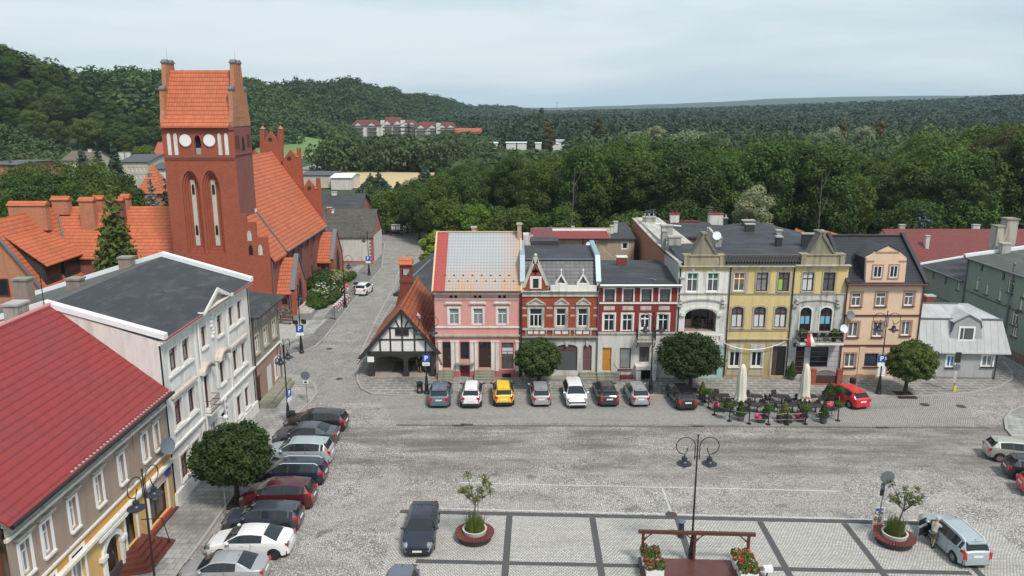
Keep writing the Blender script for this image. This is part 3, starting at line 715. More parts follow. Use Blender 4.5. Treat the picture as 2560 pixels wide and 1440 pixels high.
for r in ((170,640,312,656),(368,637,508,655),(567,637,708,655)):
 q = b.rect(*r); m = MB(); m.box(q[0],-.14,q[1],q[2],.02,q[1]+.1); m.box(q[0]+.08,-.2,q[1]+.1,q[2]-.08,.02,q[3]); b.P('window_hood', m, M_wtrim)
for r in ((208,585,234,608),(247,585,272,608),(407,585,430,608),(445,585,470,608),(607,583,632,607),(646,583,670,607)):
 b.win(b.rect(*r), '1', M_frame_b, M_dark, name='attic_vent', depth=.1, bar=.03)
def zr(y, x=440): return b.uz((x, y))[1]
b.band(0.02,W-.02, zr(850), zr(838), .09, M_wtrim, 'sill_band'); b.band(.05,W-.05, zr(618), zr(607), .05, M_wtrim, 'string_course')
b.band(-.08,W+.06, zr(574), zr(549), .34, M_wtrim, 'cornice', 3); b.band(-.03,W+.03, zr(928), zr(905), .2, plaster('weathered_ledge',(.47,.42,.36),.6), 'cornice', 2)
for x0, x1 in ((118,145),(222,250),(258,285),(378,405),(415,440),(550,578),(585,612),(750,775)):
 q = b.rect(x0,955,x1,1200); m = MB(); m.box(q[0],-.09,q[1],q[2],.003,q[3]-.12); m.box(q[0]-.05,-.13,q[3]-.12,q[2]+.05,.003,q[3]); b.P('pilaster', m, M_wtrim)
 m = MB(); m.box(q[0]-.04,-.12,0,q[2]+.04,.003,q[1]-.002); b.P('pilaster_base', m, M_pinkd)
M_drb = plain('dark_brown_door', (.04,.018,.015), .5); M_drr = plain('dark_red_door', (.13,.02,.022), .5)
b.door(b.rect(152,965,218,1180), M_drb, glassy=M_glass); b.door(b.rect(448,965,546,1178), M_drb, glassy=M_glass)
o = b.win(b.rect(296,965,370,1110), '1', plain('red_brown_shop_frame', (.17,.05,.03), .5), M_glass, depth=.16)
q = b.rect(255,1130,410,1142); b.boxp('ledge', q[0],-.45,q[1],q[2],.002,q[3], M_moss)
b.door(b.rect(297,1148,372,1266), M_drr, panels=True)
b.win(b.rect(634,970,733,1188), 'T', MATS['red_brown_shop_frame'], M_glassm, depth=.14); q = b.rect(640,1015,728,1065); o = b.boxp('window_poster', q[0],.09,q[1],q[2],.1,q[3], plain('pale_blue_poster', (.5,.57,.63), .6))
q = b.rect(590,1192,778,1262); b.boxp('plinth', q[0],-.07,0,q[2]+.02,.001,q[3], M_pinkd); q = b.rect(640,1222,712,1262); b.boxp('cellar_opening', q[0],-.09,q[1]+.02,q[2],-.06,q[3], M_dark)
for x0, x1 in ((122,244),(416,578)):
 u0 = b.uz((x0,1230))[0]; u1 = b.uz((x1,1230))[0]; b.steps(u0,u1,5,.165,.27,M_moss)
zrg = b.uz((470,70), 5.0)[1]; D = 10.0
b.boxp('body', .02,.2,0,W-.02,D,ze-.02, M_pink)
m = MB(); m.prismx([(.05,ze-.1),(D,ze-.1),(5,zrg-.15)], .03, .2); m.prismx([(.05,ze-.1),(D,ze-.1),(5,zrg-.15)], W-.2, W-.03); b.P('gable_wall', m, M_pink)
bb = NB('faded_metal_tiles'); u = bb.coord('UV'); sp = bb.n('ShaderNodeSeparateXYZ'); bb.t.links.new(u, sp.inputs[0])
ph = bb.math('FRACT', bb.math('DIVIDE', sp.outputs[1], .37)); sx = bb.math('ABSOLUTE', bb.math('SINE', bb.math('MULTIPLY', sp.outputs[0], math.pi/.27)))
f = bb.noise(u, .45, 6, .6); fl_ = bb.noise(bb.coord('UV', (2,.15,1)), 1, 5)
og = bb.math('ADD', bb.ramp(sp.outputs[1], 8.6, 5.2), bb.math('MULTIPLY', bb.ramp(sp.outputs[0], 5.6, 7.6), .7))
og = bb.math('MULTIPLY', og, bb.ramp(bb.math('ADD', bb.math('MULTIPLY', f, .5), bb.math('MULTIPLY', fl_, .5)), .34, .62))
k = bb.mix(f, (.30,.345,.375), (.40,.44,.465)); k = bb.mix(bb.math('MULTIPLY', fl_, .35), k, (.42,.36,.33)); k = bb.mix(bb.math('MULTIPLY', og, .85), k, (.52,.26,.12))
k = bb.mix(bb.math('LESS_THAN', sp.outputs[0], .98), k, (.38,.06,.05))
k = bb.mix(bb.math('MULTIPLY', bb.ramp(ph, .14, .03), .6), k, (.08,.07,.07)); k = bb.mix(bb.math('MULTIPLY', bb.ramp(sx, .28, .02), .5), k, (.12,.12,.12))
bb.col(k); bb.rough(.45); bb.bump(bb.math('ADD', bb.math('MULTIPLY', bb.math('SUBTRACT',1.0,ph),.6), bb.math('MULTIPLY', sx, .35)), .7, .05); M_faded = bb.m
m = MB(); m.slab([(-.12,-.42,ze+.03),(W+.1,-.42,ze+.03),(W+.1,5,zrg),(-.12,5,zrg)], .1); m.slab([(-.12,5,zrg),(W+.1,5,zrg),(W+.1,D+.3,ze),(-.12,D+.3,ze)], .1); b.P('roof', m, M_faded)
M_verge = plain('cream_verge', (.62,.42,.28), .7)
for u in (-.2, W+.06):
 m = MB(); m.add([(u,-.44,ze-.1),(u+.15,-.44,ze-.1),(u+.15,5,zrg-.06),(u,5,zrg-.06),(u,-.44,ze+.12),(u+.15,-.44,ze+.12),(u+.15,5,zrg+.12),(u,5,zrg+.12)], [(0,1,2,3),(4,5,6,7),(0,1,5,4),(1,2,6,5),(3,0,4,7),(2,3,7,6)]); b.P('verge', m, M_verge)
m = MB(); m.box(-.05,4.92,zrg+.02,W+.05,5.1,zrg+.12); b.P('ridge', m, M_verge)
q = b.uz((395,40),5.6); b.chimney(b.uz((390,50),5.6)[0],5.4,b.uz((428,50),5.6)[0],5.9,zrg-.6,b.uz((400,32),5.6)[1],plaster('peach_chimney',(.5,.33,.22)))
b.chimney(b.uz((764,50),4.6)[0],4.3,b.uz((797,50),4.6)[0],4.9,zrg-.8,b.uz((780,3),4.6)[1],MATS['peach_chimney'])
gutter(b,-.1,W+.1,ze+.0,-.48,M_frame_b); rainpipe(b,W+.02,.2,ze-.1,M_frame_b)
m = MB()
for i in range(8):
 for j in range(2):
  u = .9+i*.82+j*.4; y = -.42+1.35-j*.5; z = ze+.03+(y+.42)*(zrg-ze)/5.42; m.add([(u-.1,y,z+.02),(u+.1,y,z+.02),(u,y-.02,z-.05),(u,y+.02,z+.16)], [(0,1,3),(0,2,1),(0,3,2),(1,2,3)])
b.P('snow_guard', m, M_frame_b)
b.finish()
M_bk = brick('glazed_red_brick', (.36,.052,.018), (.27,.032,.012), (.2,.11,.07), .3, .11, .3)
M_bk2 = brick('dark_red_brick', (.25,.04,.022), (.19,.03,.018), (.14,.08,.06))
M_stuc = plaster('weathered_stucco', (.52,.50,.45), .7, (.13,.125,.105))
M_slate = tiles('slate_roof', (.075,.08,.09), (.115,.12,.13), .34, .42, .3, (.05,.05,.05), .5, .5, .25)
b = Bld('town_house', 'red brick and white house with a pointed brick gable and two tiny triangular dormers', 'house', (802,1262), (1410,1262), 'D')
W = b.w
def zr(y, x=1100): return b.uz((x, y))[1]
zt = zr(545); zf = zr(940); zb = zr(590)
b.wall(0,0,W,zf,plaster('dirty_white_plaster',(.58,.57,.53),.6,(.16,.155,.14))); b.wall(0,zf,W,zb,M_bk); b.wall(0,zb,W,zt,M_stuc)
for (wr, sr, pd) in (((862,690,968,843),(845,665,990,850),(833,995,652,603)),((1080,690,1163,840),(1065,665,1180,845),(1062,1190,650,602)),((1258,690,1340,840),(1242,665,1358,845),(1240,1367,650,600))):
 o = b.win(b.rect(*wr), '3' if wr[0] == 862 else 'T', sur=M_stuc, sw=.18, bar=.08, sill=M_stuc)
 x0, x1, y0, y1 = pd; u0, z0 = b.uz((x0,y0)); u1 = b.uz((x1,y0))[0]; zp = zr(y1); c = (u0+u1)/2
 m = MB(); m.box(u0,-.16,z0-.12,u1,.003,z0); m.prism([(u0+.12,z0),(u1-.12,z0),(c,zp-.14)], -.08, .003)
 for a, e in ((u0,c),(u1,c)): m.prism([(a,z0),(a+(.16 if a<c else -.16),z0),(c,zp-.13),(c,zp)], -.2, .003)
 b.P('pediment', m, M_stuc)
 m = MB(); m.box(u0+.1,-.07,b.rect(*sr)[3]+.02,u1-.1,.003,z0-.13); b.P('frieze_panel', m, M_bk2)
for y0, y1 in ((693,680),(756,742)):
 for u0, u1 in ((0,.40),(1.72+.45,2.7),(4.0+.3,4.72),(6.35,W)): b.band(u0,u1,zr(y0),zr(y1),.03,M_stuc,'stone_band')
b.band(.02,W-.02,zr(866),zr(850),.12,M_stuc,'sill_band')
for x0, x1 in ((845,990),(1065,1185),(1240,1355)):
 q = b.rect(x0,872,x1,900); m = MB(); n_ = 4 if x1-x0 > 130 else 3
 for i in range(n_-1): a = q[0]+(q[2]-q[0])*(i+.1)/(n_-1); e = q[0]+(q[2]-q[0])*(i+.9)/(n_-1); m.box(a,-.05,q[1],e,.003,q[3])
 b.P('balustrade_panel', m, M_wtrim); m = MB()
 for u in (q[0]-.1, q[2]+.1): m.prismx([(0,q[1]-.15),(-.12,q[3]-.1),(-.16,q[3]+.04),(0,q[3]+.04)], u-.07, u+.07)
 b.P('console', m, M_stuc)
b.band(-.02,W+.02,zr(945),zr(915),.3,M_moss,'cornice',3)
b.band(-.03,W+.03,zr(592),zr(575),.10,M_stuc,'cornice'); b.band(-.03,W+.03,zr(556),zt,.26,M_stuc,'cornice',2)
q = b.rect(1035,505,1415,543); b.boxp('parapet', q[0],-.05,zt+.002,W,.25,q[3], M_wtrim)
M_gdoor = plain('grey_garage_gate', (.075,.078,.085), .6); M_pdoor = plain('faded_purple_door', (.15,.075,.072), .6)
b.door(b.rect(1082,985,1255,1203), M_gdoor, 'gate', .35, panels=False); q = b.rect(1082,1020,1250,1032); b.boxp('transom', q[0],.1,q[1],q[2],.15,q[3], MATS['red_brown_shop_frame'])
b.door(b.rect(1300,985,1372,1203), M_pdoor, 'door', .3); b.door(b.rect(835,985,1000,1203), M_gdoor, 'gate', .35, panels=False)
for x0, x1 in ((1082,1255),(1300,1372),(835,1000)):
 q = b.rect(x0,975,x1,1000); c = (q[0]+q[2])/2; m = MB(); m.prism([(c-.1,q[1]),(c+.1,q[1]),(c+.16,q[3]+.22),(c-.16,q[3]+.22)], -.1, .003); b.P('keystone', m, M_stuc)
b.steps(.0,W,1,.28,1.0,M_moss); u0 = b.uz((1270,1240))[0]; b.steps(u0,W,3,.2,.33,M_moss,-.0)
zm = b.uz((1200,290),1.6)[1]; z5 = zr(505)
m = MB(); m.slab([(0.15,.12,zt+.05),(W-.15,.12,zt+.05),(W-.15,1.6,zm),(.15,1.6,zm)], .1); b.P('mansard_roof', m, M_slate)
m = MB(); m.slab([(.15,1.5,zm+.06),(W-.15,1.5,zm+.06),(W-.15,7.0,zm+.35),(.15,7.0,zm+.35)], .12); m.slab([(.9,7,zm+.75),(3.6,7,zm+.75),(3.6,9,zm+.8),(.9,9,zm+.8)],.5); b.P('roof', m, M_felt)
m = MB(); m.box(.13,1.42,zm-.02,W-.13,1.58,zm+.1); b.P('flashing', m, M_zinc)
b.boxp('body', .05,.2,0,W-.05,7.5,zt-.05, M_stuc)
for u in (-.12, W-.16):
 pr = [(-.05,zt-.3),(-.05,zt+.75),(1.4,zm+.35),(6.8,zm+.75),(6.8,zt-.3)]
 m = MB(); m.prismx(pr, u, u+.28); b.P('party_wall', m, plaster('peeling_white_wall',(.62,.6,.57),.85,(.12,.12,.12)))
 m = MB()
 for (a, e) in (((-.1,zt+.76),(1.4,zm+.36)),((1.4,zm+.36),(6.85,zm+.76))):
  m.add([(u-.08,a[0],a[1]),(u+.36,a[0],a[1]),(u+.36,e[0],e[1]),(u-.08,e[0],e[1]),(u-.08,a[0],a[1]+.1),(u+.36,a[0],a[1]+.1),(u+.36,e[0],e[1]+.1),(u-.08,e[0],e[1]+.1)], [(0,3,2,1),(4,5,6,7),(0,1,5,4),(1,2,6,5),(2,3,7,6),(3,0,4,7)])
 b.P('coping', m, plain('pale_blue_metal_coping', (.27,.36,.40), .4, .2))
pts = [b.uz(p) for p in ((815,540),(1012,540),(1012,500),(985,460),(930,300),(922,278),(905,278),(893,300),(838,470),(815,505))]
m = MB(); m.prism(pts, -.06, .35)
o = b.P('gable', m, M_bk)
m = MB()
for (a, e) in (((800,520),(895,285)),((1022,500),(930,285))):
 p, q = b.uz(a), b.uz(e); sgn = 1 if a[0] < 900 else -1; m.prism([p, (p[0]+sgn*.28,p[1]), (q[0]+sgn*.12,q[1]-.35), (q[0]+sgn*.0,q[1]+.05)], -.14, .42)
p = b.uz((912,275)); m.box(p[0]-.2,-.14,b.uz((912,325))[1],p[0]+.2,.42,p[1]); b.P('coping', m, M_stuc, o)
m = MB(); m.ball((p[0],.1,p[1]+.2), .17, 10); m.tube([(p[0],.1,p[1]),(p[0],.1,p[1]+.1)], .09, 8); b.P('finial', m, M_stuc, o, 60)
q = b.rect(885,445,943,528); oo = MB()
s_ = MB(); s_.box(q[0]-.2,-.12,q[1],q[0],-.055,q[3]+.2); s_.box(q[2],-.12,q[1],q[2]+.2,-.055,q[3]+.2); s_.box(q[0],-.12,q[3],q[2],-.055,q[3]+.2); s_.box(q[0],-.1,q[1],q[0]+.06,-.055,q[3]); s_.box(q[2]-.06,-.1,q[1],q[2],-.055,q[3]); s_.box(q[0]+.06,-.1,q[1],q[2]-.06,-.055,q[1]+.06)
o2 = b.P('window', s_, M_wtrim); g = MB(); g.poly([(q[0],-.066,q[1]),(q[2],-.066,q[1]),(q[2],-.066,q[3]),(q[0],-.066,q[3])]); b.P('pane', g, M_glass, o2)
p = b.uz((912,385)); m = MB(); m.lathe([(.22,0),(.22,.03),(1e-4,.03)], 8, (0,0,0), 0, Matrix.Translation((p[0],-.06,p[1])) @ Matrix.Rotation(R(90),4,'X')); m.box(p[0]-.36,-.09,p[1]-.06,p[0]+.36,-.061,p[1]+.06); m.box(p[0]-.05,-.088,p[1]-.33,p[0]+.05,-.062,p[1]+.33); b.P('rosette', m, M_dark)
for x in (1121,1300):
 u0, z0 = b.uz((x-52,493),.3); u1 = b.uz((x+52,493),.3)[0]; zp = b.uz((x,403),.3)[1]; c = (u0+u1)/2
 m = MB(); m.prism([(u0+.1,z0),(u1-.1,z0),(c,zp-.1)], .3, 1.5); o = b.P('dormer', m, M_slate)
 m = MB(); m.box(u0,.14,z0-.02,u1,.3,z0+.13)
 for a in (u0, u1): s_ = .2 if a < c else -.2; m.prism([(a,z0+.13),(a+s_,z0+.13),(c,zp-.22),(c,zp+.02)], .12, .3)
 b.P('dormer_frame', m, M_wtrim, o); m = MB(); m.tube([(c,.2,zp-.05),(c,.2,zp+.5)], [.05,.015], 6); m.ball((c,.2,zp+.28), .09, 8); b.P('finial', m, M_capw, o)
rainpipe(b,W+.0,.3,zt,M_zinc,-.12); rainpipe(b,-.06,.3,zt,M_frame_b,-.12)
b.finish()
M_redp = brick('painted_red_brick', (.235,.028,.026), (.20,.024,.022), (.17,.026,.024), .27, .085, .25)
M_whd = plaster('dirty_whitewash', (.62,.61,.57), .5, (.2,.19,.17), .12, (.3,.28,.25))
b = Bld('town_house', 'house with dark red upper floors, whitewashed ground floor and a yellow door', 'house', (1416,1268), (2064,1268), 'D')
W = b.w
def zr(y, x=1700): return b.uz((x, y))[1]
ze = zr(515); zf = zr(893)
b.wall(0,0,W,zf,M_whd); b.wall(0,zf,W,ze,M_redp)
lace = glass('lace_curtained_glass', (.10,.105,.11), .12, .7)
for x0, x1 in ((1478,1560),(1632,1712),(1780,1862),(1930,2012)): b.win(b.rect(x0,533,x1,634), '1', M_frame_d, lace, sur=M_wtrim, sw=.13)
for x0, x1 in ((1470,1560),(1624,1714),(1771,1860),(1920,2010)): q = b.rect(x0,672,x1,705); b.boxp('plaster_panel', q[0],-.03,q[1],q[2],.003,q[3], M_stuc)
for x0, x1 in ((1470,1557),(1622,1705),(1916,2000)): b.win(b.rect(x0,738,x1,877), 'cross', sur=M_wtrim, sw=.15, bar=.08)
q = b.rect(1770,742,1845,915); b.hole(*q); m = MB(); m.box(q[0],.1,q[1],q[2],.16,q[1]+(q[3]-q[1])*.4)
for a, e in ((q[0],q[0]+.09),(q[2]-.09,q[2]),((q[0]+q[2])/2-.05,(q[0]+q[2])/2+.05)): m.box(a,.1,q[1]+(q[3]-q[1])*.4,e,.16,q[3])
m.box(q[0],.09,q[3]-.45,q[2],.15,q[3]-.35); o = b.P('balcony_door', m, M_frame_w); g = MB(); g.poly([(q[0],.14,q[1]),(q[2],.14,q[1]),(q[2],.14,q[3]),(q[0],.14,q[3])]); b.P('pane', g, M_glass, o)
k = MB(); k.box(q[0]-.14,-.04,q[1],q[0],.002,q[3]+.14); k.box(q[2],-.04,q[1],q[2]+.14,.002,q[3]+.14); k.box(q[0],-.04,q[3],q[2],.002,q[3]+.14); b.P('surround', k, M_wtrim, o)
b.band(.02,W-.02,zr(653),zr(640),.09,M_wtrim,'sill_band'); b.band(.0,W,zr(897),zr(884),.12,M_stuc,'string_course')
q = b.rect(1742,898,1888,985, -.45); zb0 = zr(920); m = MB(); m.box(q[0],-.95,zb0-.28,q[2],-.002,zb0-.12); o = b.P('balcony', m, M_stuc)
k = MB()
for (a, e) in (((q[0],-.02),(q[0],-.92)),((q[0],-.92),(q[2],-.92)),((q[2],-.92),(q[2],-.02))):
 for z in (zb0-.02, zb0+.45, zb0+.78): k.tube([(a[0],a[1],z),(e[0],e[1],z)], .022, 4)
 n_ = 14 if a[1] == e[1] else 7
 for i in range(n_+1): x = a[0]+(e[0]-a[0])*i/n_; y = a[1]+(e[1]-a[1])*i/n_; k.tube([(x,y,zb0-.12),(x,y,zb0+.78)], .013, 4)
b.P('railing', k, M_black, o); k = MB()
for u in (q[0]+.05, q[2]-.05): k.tube([(u,-.9,zb0-.28),(u,-.6,zb0-.7),(u,-.05,zb0-1.0)], .045, 6)
b.P('bracket', k, M_black, o)
M_yd = plain('mustard_door', (.50,.22,.03), .5)
b.door(b.rect(1460,1012,1533,1205), M_yd); b.win(b.rect(1602,1014,1693,1185), '1', M_frame_d, M_glassc, sill=plain('red_sill', (.16,.03,.03))); b.win(b.rect(1762,1005,1843,1130), 'T', MATS['red_brown_shop_frame'], M_glassm)
q = b.rect(1727,1148,1888,1268); i_ = b.rect(1764,1170,1846,1268); m = MB(); m.box(q[0],-.75,0,i_[0],.002,i_[3]); m.box(i_[2],-.75,0,q[2],.002,i_[3]); m.box(q[0]-.06,-.85,i_[3],q[2]+.06,.002,q[3]+.04); o = b.P('cellar_porch', m, M_wtrim)
m = MB(); m.box(i_[0],-.3,0,i_[2],-.22,i_[3]); b.P('cellar_door', m, M_dark, o)
u0, u1 = -.05, b.uz((1590,1250))[0]; b.steps(u0,u1,4,.17,.36,M_moss)
m = MB(); h0 = b.uz((1548,1140))[0]; m.tube([(h0,-.1,1.5),(h0+.5,-1.2,1.0),(h0+.5,-1.2,.1)], .025, 5); b.P('handrail', m, M_black)
q = b.rect(1602,1245,1705,1280); b.boxp('cellar_hatch', q[0],-.5,.1,q[2],-.02,.42, MATS['red_sill'])
zrg = b.uz((1730,345),5)[1]
m = MB(); m.slab([(-.05,-.4,ze+.22),(W+.02,-.4,ze+.22),(W+.02,5,zrg),(-.05,5,zrg)], .12); m.slab([(-.05,5,zrg),(W+.02,5,zrg),(W+.02,9.5,zrg-.3),(-.05,9.5,zrg-.3)], .12); b.P('roof', m, M_felt)
b.band(-.02,W+.02,ze-.0,ze+.2,.4,M_wtrim,'cornice',2); gutter(b,0,W,ze+.24,-.48,M_capw,.09); b.boxp('body', .05,.2,0,W-.05,9.3,ze, M_stuc)
b.chimney(b.uz((1577,320),5.8)[0],5.5,b.uz((1655,320),5.8)[0],6.1,zrg-.2,b.uz((1616,272),5.8)[1],M_bk2,M_wtrim)
pr = [(-.3,ze+.1),(-.3,ze+.75),(5,zrg+.55),(9,zrg+.3),(9,ze)]
m = MB(); m.prismx(pr, W-.08, W+.16); o = b.P('party_wall', m, M_stuc); m = MB()
for a, e in (((-.35,ze+.76),(5,zrg+.56)),): m.add([(W-.2,a[0],a[1]),(W+.3,a[0],a[1]),(W+.3,e[0],e[1]),(W-.2,e[0],e[1]),(W-.2,a[0],a[1]+.1),(W+.3,a[0],a[1]+.1),(W+.3,e[0],e[1]+.1),(W-.2,e[0],e[1]+.1)], [(0,3,2,1),(4,5,6,7),(0,1,5,4),(1,2,6,5),(2,3,7,6),(3,0,4,7)])
b.P('coping', m, MATS['pale_blue_metal_coping'], o)
b.finish()
bR = b
M_yel = plaster('faded_yellow_plaster', (.64,.50,.235), .36, (.34,.27,.14), .10, (.42,.27,.19))
M_ywh = plaster('peeling_white_plaster', (.72,.71,.67), .45, (.2,.19,.17), .1, (.45,.42,.36))
M_wgr = plaster('blackened_white_plaster', (.52,.51,.48), .9, (.07,.07,.07), .30, (.2,.195,.185))
M_yld = plaster('dirty_yellow_plaster', (.44,.34,.17), .5, (.16,.13,.08), .08, (.3,.25,.2))
M_beig = plaster('beige_stone_trim', (.42,.37,.28), .5)
b = Bld('tenement', 'long three-bay tenement in peeling white and yellow plaster with two pyramid gables and a loggia', 'house', (378,1283), (1602,1283), 'E')
W = b.w
def zr(y, x=1000): return b.uz((x, y))[1]
zt = zr(440); z2 = zr(640); z1 = zr(985); u1 = b.uz((788,640))[0]; u2 = b.uz((1262,640))[0]
b.wall(0,0,u1,z1,plaster('mint_green_shopfront',(.36,.56,.5),.3)); b.wall(0,z1,u1,zr(475),M_ywh); b.wall(0,zr(475),u1,zt,M_yel)
b.wall(u1,0,u2,z1,M_yld); b.wall(u1,z1,u2,zt,M_yel)
b.wall(u2,0,W,z1,plaster('lilac_grey_cladding',(.48,.47,.49),.15)); b.wall(u2,z1,W,z2,M_wgr); b.wall(u2,z2,W,zt,M_yel)
gG = plain('green_blind', (.02,.12,.075), .5); gO = plain('brown_blind', (.22,.10,.03), .6); gW = plain('white_blind', (.55,.57,.58), .5); gL = plain('lime_blind', (.25,.5,.08), .6)
def blind(w_, r, a, e, mat):       # a panel behind the frame, over part of the height
 q = b.rect(*r); m = MB(); m.poly([(q[0],.128,q[1]+(q[3]-q[1])*a),(q[2],.128,q[1]+(q[3]-q[1])*a),(q[2],.128,q[1]+(q[3]-q[1])*e),(q[0],.128,q[1]+(q[3]-q[1])*e)]); b.P('blind', m, mat, w_)
for r, fr, pn, bl in (((471,487,555,630),M_frame_w,M_glassm,(gG,.72,1)),((625,487,710,628),M_frame_w,M_glassm,(gG,.72,1)),((823,484,908,625),M_frame_w,M_glassm,(gO,.36,1)),((993,483,1078,625),M_frame_b,M_glassc,None),
                      ((1155,482,1240,625),M_frame_b,M_glassm,None),((1338,483,1422,624),M_frame_d,M_glass,(gW,.05,1)),((1494,482,1582,624),M_frame_d,M_glassm,None)):
 o = b.win(b.rect(*r), 'cross', fr, pn, sur=M_wtrim if r[0] < 720 else M_beig, sw=.14, sill=M_wtrim if r[0] < 720 else M_beig, bar=.085)
 if bl: blind(o, r, bl[1], bl[2], bl[0])
 q = b.rect(*r); c = (q[0]+q[2])/2; m = MB(); m.prism([(c-.1,q[3]+.15),(c+.1,q[3]+.15),(c+.16,q[3]+.45),(c-.16,q[3]+.45)], -.09, .003); b.P('keystone', m, M_wtrim if r[0] < 720 else M_beig)
o = [x for x in KIDS[b.root.name] if x.name.startswith('window')][-3]; q = b.rect(1155,482,1240,625); m = MB(); m.poly([(q[0],.128,q[1]),((q[0]+q[2])/2,.128,q[1]),((q[0]+q[2])/2,.128,q[1]+(q[3]-q[1])*.66),(q[0],.128,q[1]+(q[3]-q[1])*.66)]); b.P('blind', m, gL, o)
for r in ((805,740,893,898),(972,740,1060,898),(1130,740,1218,898)):
 o = b.win(b.rect(*r), 'cross', M_frame_b, M_glassm, sur=M_beig, sw=.15, sill=M_beig, arch=.28, bar=.09); blind(o, r, .04, .6, gW)
for r, c_ in (((1318,745,1403,925),(.1,.45,.62)),((1468,745,1556,925),(.1,.45,.62))):
 o = b.win(b.rect(*r), 'cross', M_frame_b, M_glass, sur=M_wtrim, sw=.12, arch=.4, bar=.09); blind(o, r, .3, .62, plain('blue_blind', (.16,.42,.56), .5))
for x0, x1, y0, y1, mt in ((600,985,650,632,M_beig),): pass
lu0, lz0, lu1, lz1 = b.rect(455,757,692,930); b.hole(lu0,lz0,lu1,lz1,.62)
m = MB(); d_ = 1.7
m.poly([(lu0-.3,d_,lz0-.2),(lu1+.3,d_,lz0-.2),(lu1+.3,d_,lz1+.2),(lu0-.3,d_,lz1+.2)]); m.poly([(lu0-.002,.16,lz0),(lu0-.002,d_,lz0),(lu0-.002,d_,lz1),(lu0-.002,.16,lz1)]); m.poly([(lu1+.002,.16,lz0),(lu1+.002,d_,lz0),(lu1+.002,d_,lz1),(lu1+.002,.16,lz1)])
m.poly([(lu0,.16,lz0),(lu1,.16,lz0),(lu1,d_,lz0),(lu0,d_,lz0)]); m.poly([(lu0,.16,lz1+.02),(lu1,.16,lz1+.02),(lu1,d_,lz1+.02),(lu0,d_,lz1+.02)])
o = b.P('loggia', m, plaster('pinkish_loggia_plaster', (.36,.26,.21), .4))
m = MB()
for a, e in ((.02,.34),(.4,.62),(.66,.86)):
 x0 = lu0+(lu1-lu0)*a; x1 = lu0+(lu1-lu0)*e; m.box(x0,d_-.08,lz0+(.05 if a == .4 else .75),x1,d_-.01,lz1-.35)
b.P('loggia_glazing', m, M_glass, o); m = MB()
for a in (.38,.64,.88): x0 = lu0+(lu1-lu0)*a; m.box(x0-.05,d_-.12,lz0,x0+.05,d_-.02,lz1-.3)
b.P('loggia_frame', m, M_frame_b, o)
m = MB()                                       # arch moulding over the loggia and over the right bay
def archmould(x0, x1, ys, yt, wd, mat, out=-.12):
 a = b.uz((x0,ys)); e = b.uz((x1,ys)); zt_ = b.uz(((x0+x1)/2,yt))[1]; c = (a[0]+e[0])/2; hw = (e[0]-a[0])/2; h_ = zt_-a[1]; m = MB(); Q = []
 for k_ in range(13):
  t = math.pi*(1-k_/12)
  Q.append(((c+hw*math.cos(t), a[1]+h_*math.sin(t)), (c+(hw+wd)*math.cos(t), a[1]+(h_+wd)*math.sin(t))))
 for (p, p2), (q, q2) in zip(Q, Q[1:]): m.prism([p, q, q2, p2], out, .003)
 m.box(a[0]-.3,-.2,a[1]-.2,a[0]+.12,.003,a[1]+.06); m.box(e[0]-.12,-.2,e[1]-.2,e[0]+.3,.003,e[1]+.06); b.P('arch_moulding', m, mat)
archmould(425,738,722,688,.13,M_stuc); archmould(448,705,790,752,.22,M_ywh,-.08); archmould(1292,1600,722,690,.13,M_stuc)
m = MB()
for x in (422,740,1296,1600): p = b.uz((x,688)); m.ball((p[0],-.14,p[1]), .14, 8); m.box(p[0]-.12,-.2,p[1]-.45,p[0]+.12,.003,p[1]-.12)
b.P('ball_ornament', m, M_stuc, smooth=50)
q = b.rect(498,935,735,1005,-.8); lo, hi = q[1]+.05, zr(930); m = MB(); m.box(b.uz((440,960))[0],-.85,z1-.25,q[2]+.1,-.002,z1-.02); m.box(q[0]-.2,-.85,hi-.14,q[2]+.1,-.6,hi); m.box(q[0]-.2,-.85,z1-.02,q[2]+.1,-.6,z1+.12)
for u in (q[0]-.2, q[2]-.2): m.box(u,-.87,z1+.12,u+.3,-.58,hi-.14)
o = b.P('balcony', m, M_ywh); m = MB(); n_ = 11
for i in range(n_): u = q[0]+.25+(q[2]-q[0]-.5)*i/(n_-1); h_ = hi-.14-(z1+.12); m.lathe([(.05,0),(.085,h_*.3),(.045,h_*.6),(.07,h_*.8),(.05,h_)], 8, (u,-.72,z1+.12))
b.P('baluster', m, M_wtrim, o, 60)
q = b.rect(1305,945,1632,1020,-.6); fb = z1+.02; m = MB(); m.box(q[0],-1.15,fb-.22,q[2],-.002,fb); o = b.P('balcony', m, M_wtrim); k = MB(); ht = fb+.92
for (a, e) in (((q[0]+.03,-.05),(q[0]+.03,-1.1)),((q[0]+.03,-1.1),(q[2]-.03,-1.1)),((q[2]-.03,-1.1),(q[2]-.03,-.05))):
 for z in (fb+.06, fb+.5, ht): k.tube([(a[0],a[1],z),(e[0],e[1],z)], .025, 4)
 n_ = 34 if a[1] == e[1] else 10
 for i in range(n_+1): x = a[0]+(e[0]-a[0])*i/n_; y = a[1]+(e[1]-a[1])*i/n_; k.tube([(x,y,fb),(x,y,ht)], .014, 4)
 if a[1] == e[1]:
  for i in range(12):
   x = a[0]+(e[0]-a[0])*(i+.5)/12; k.tube([(x+.12*math.cos(t),a[1]-.01,fb+.28+.14*math.sin(t)) for t in [j*.785 for j in range(9)]], .014, 4)
b.P('railing', k, M_black, o)
BALC = (b, q, fb, ht)
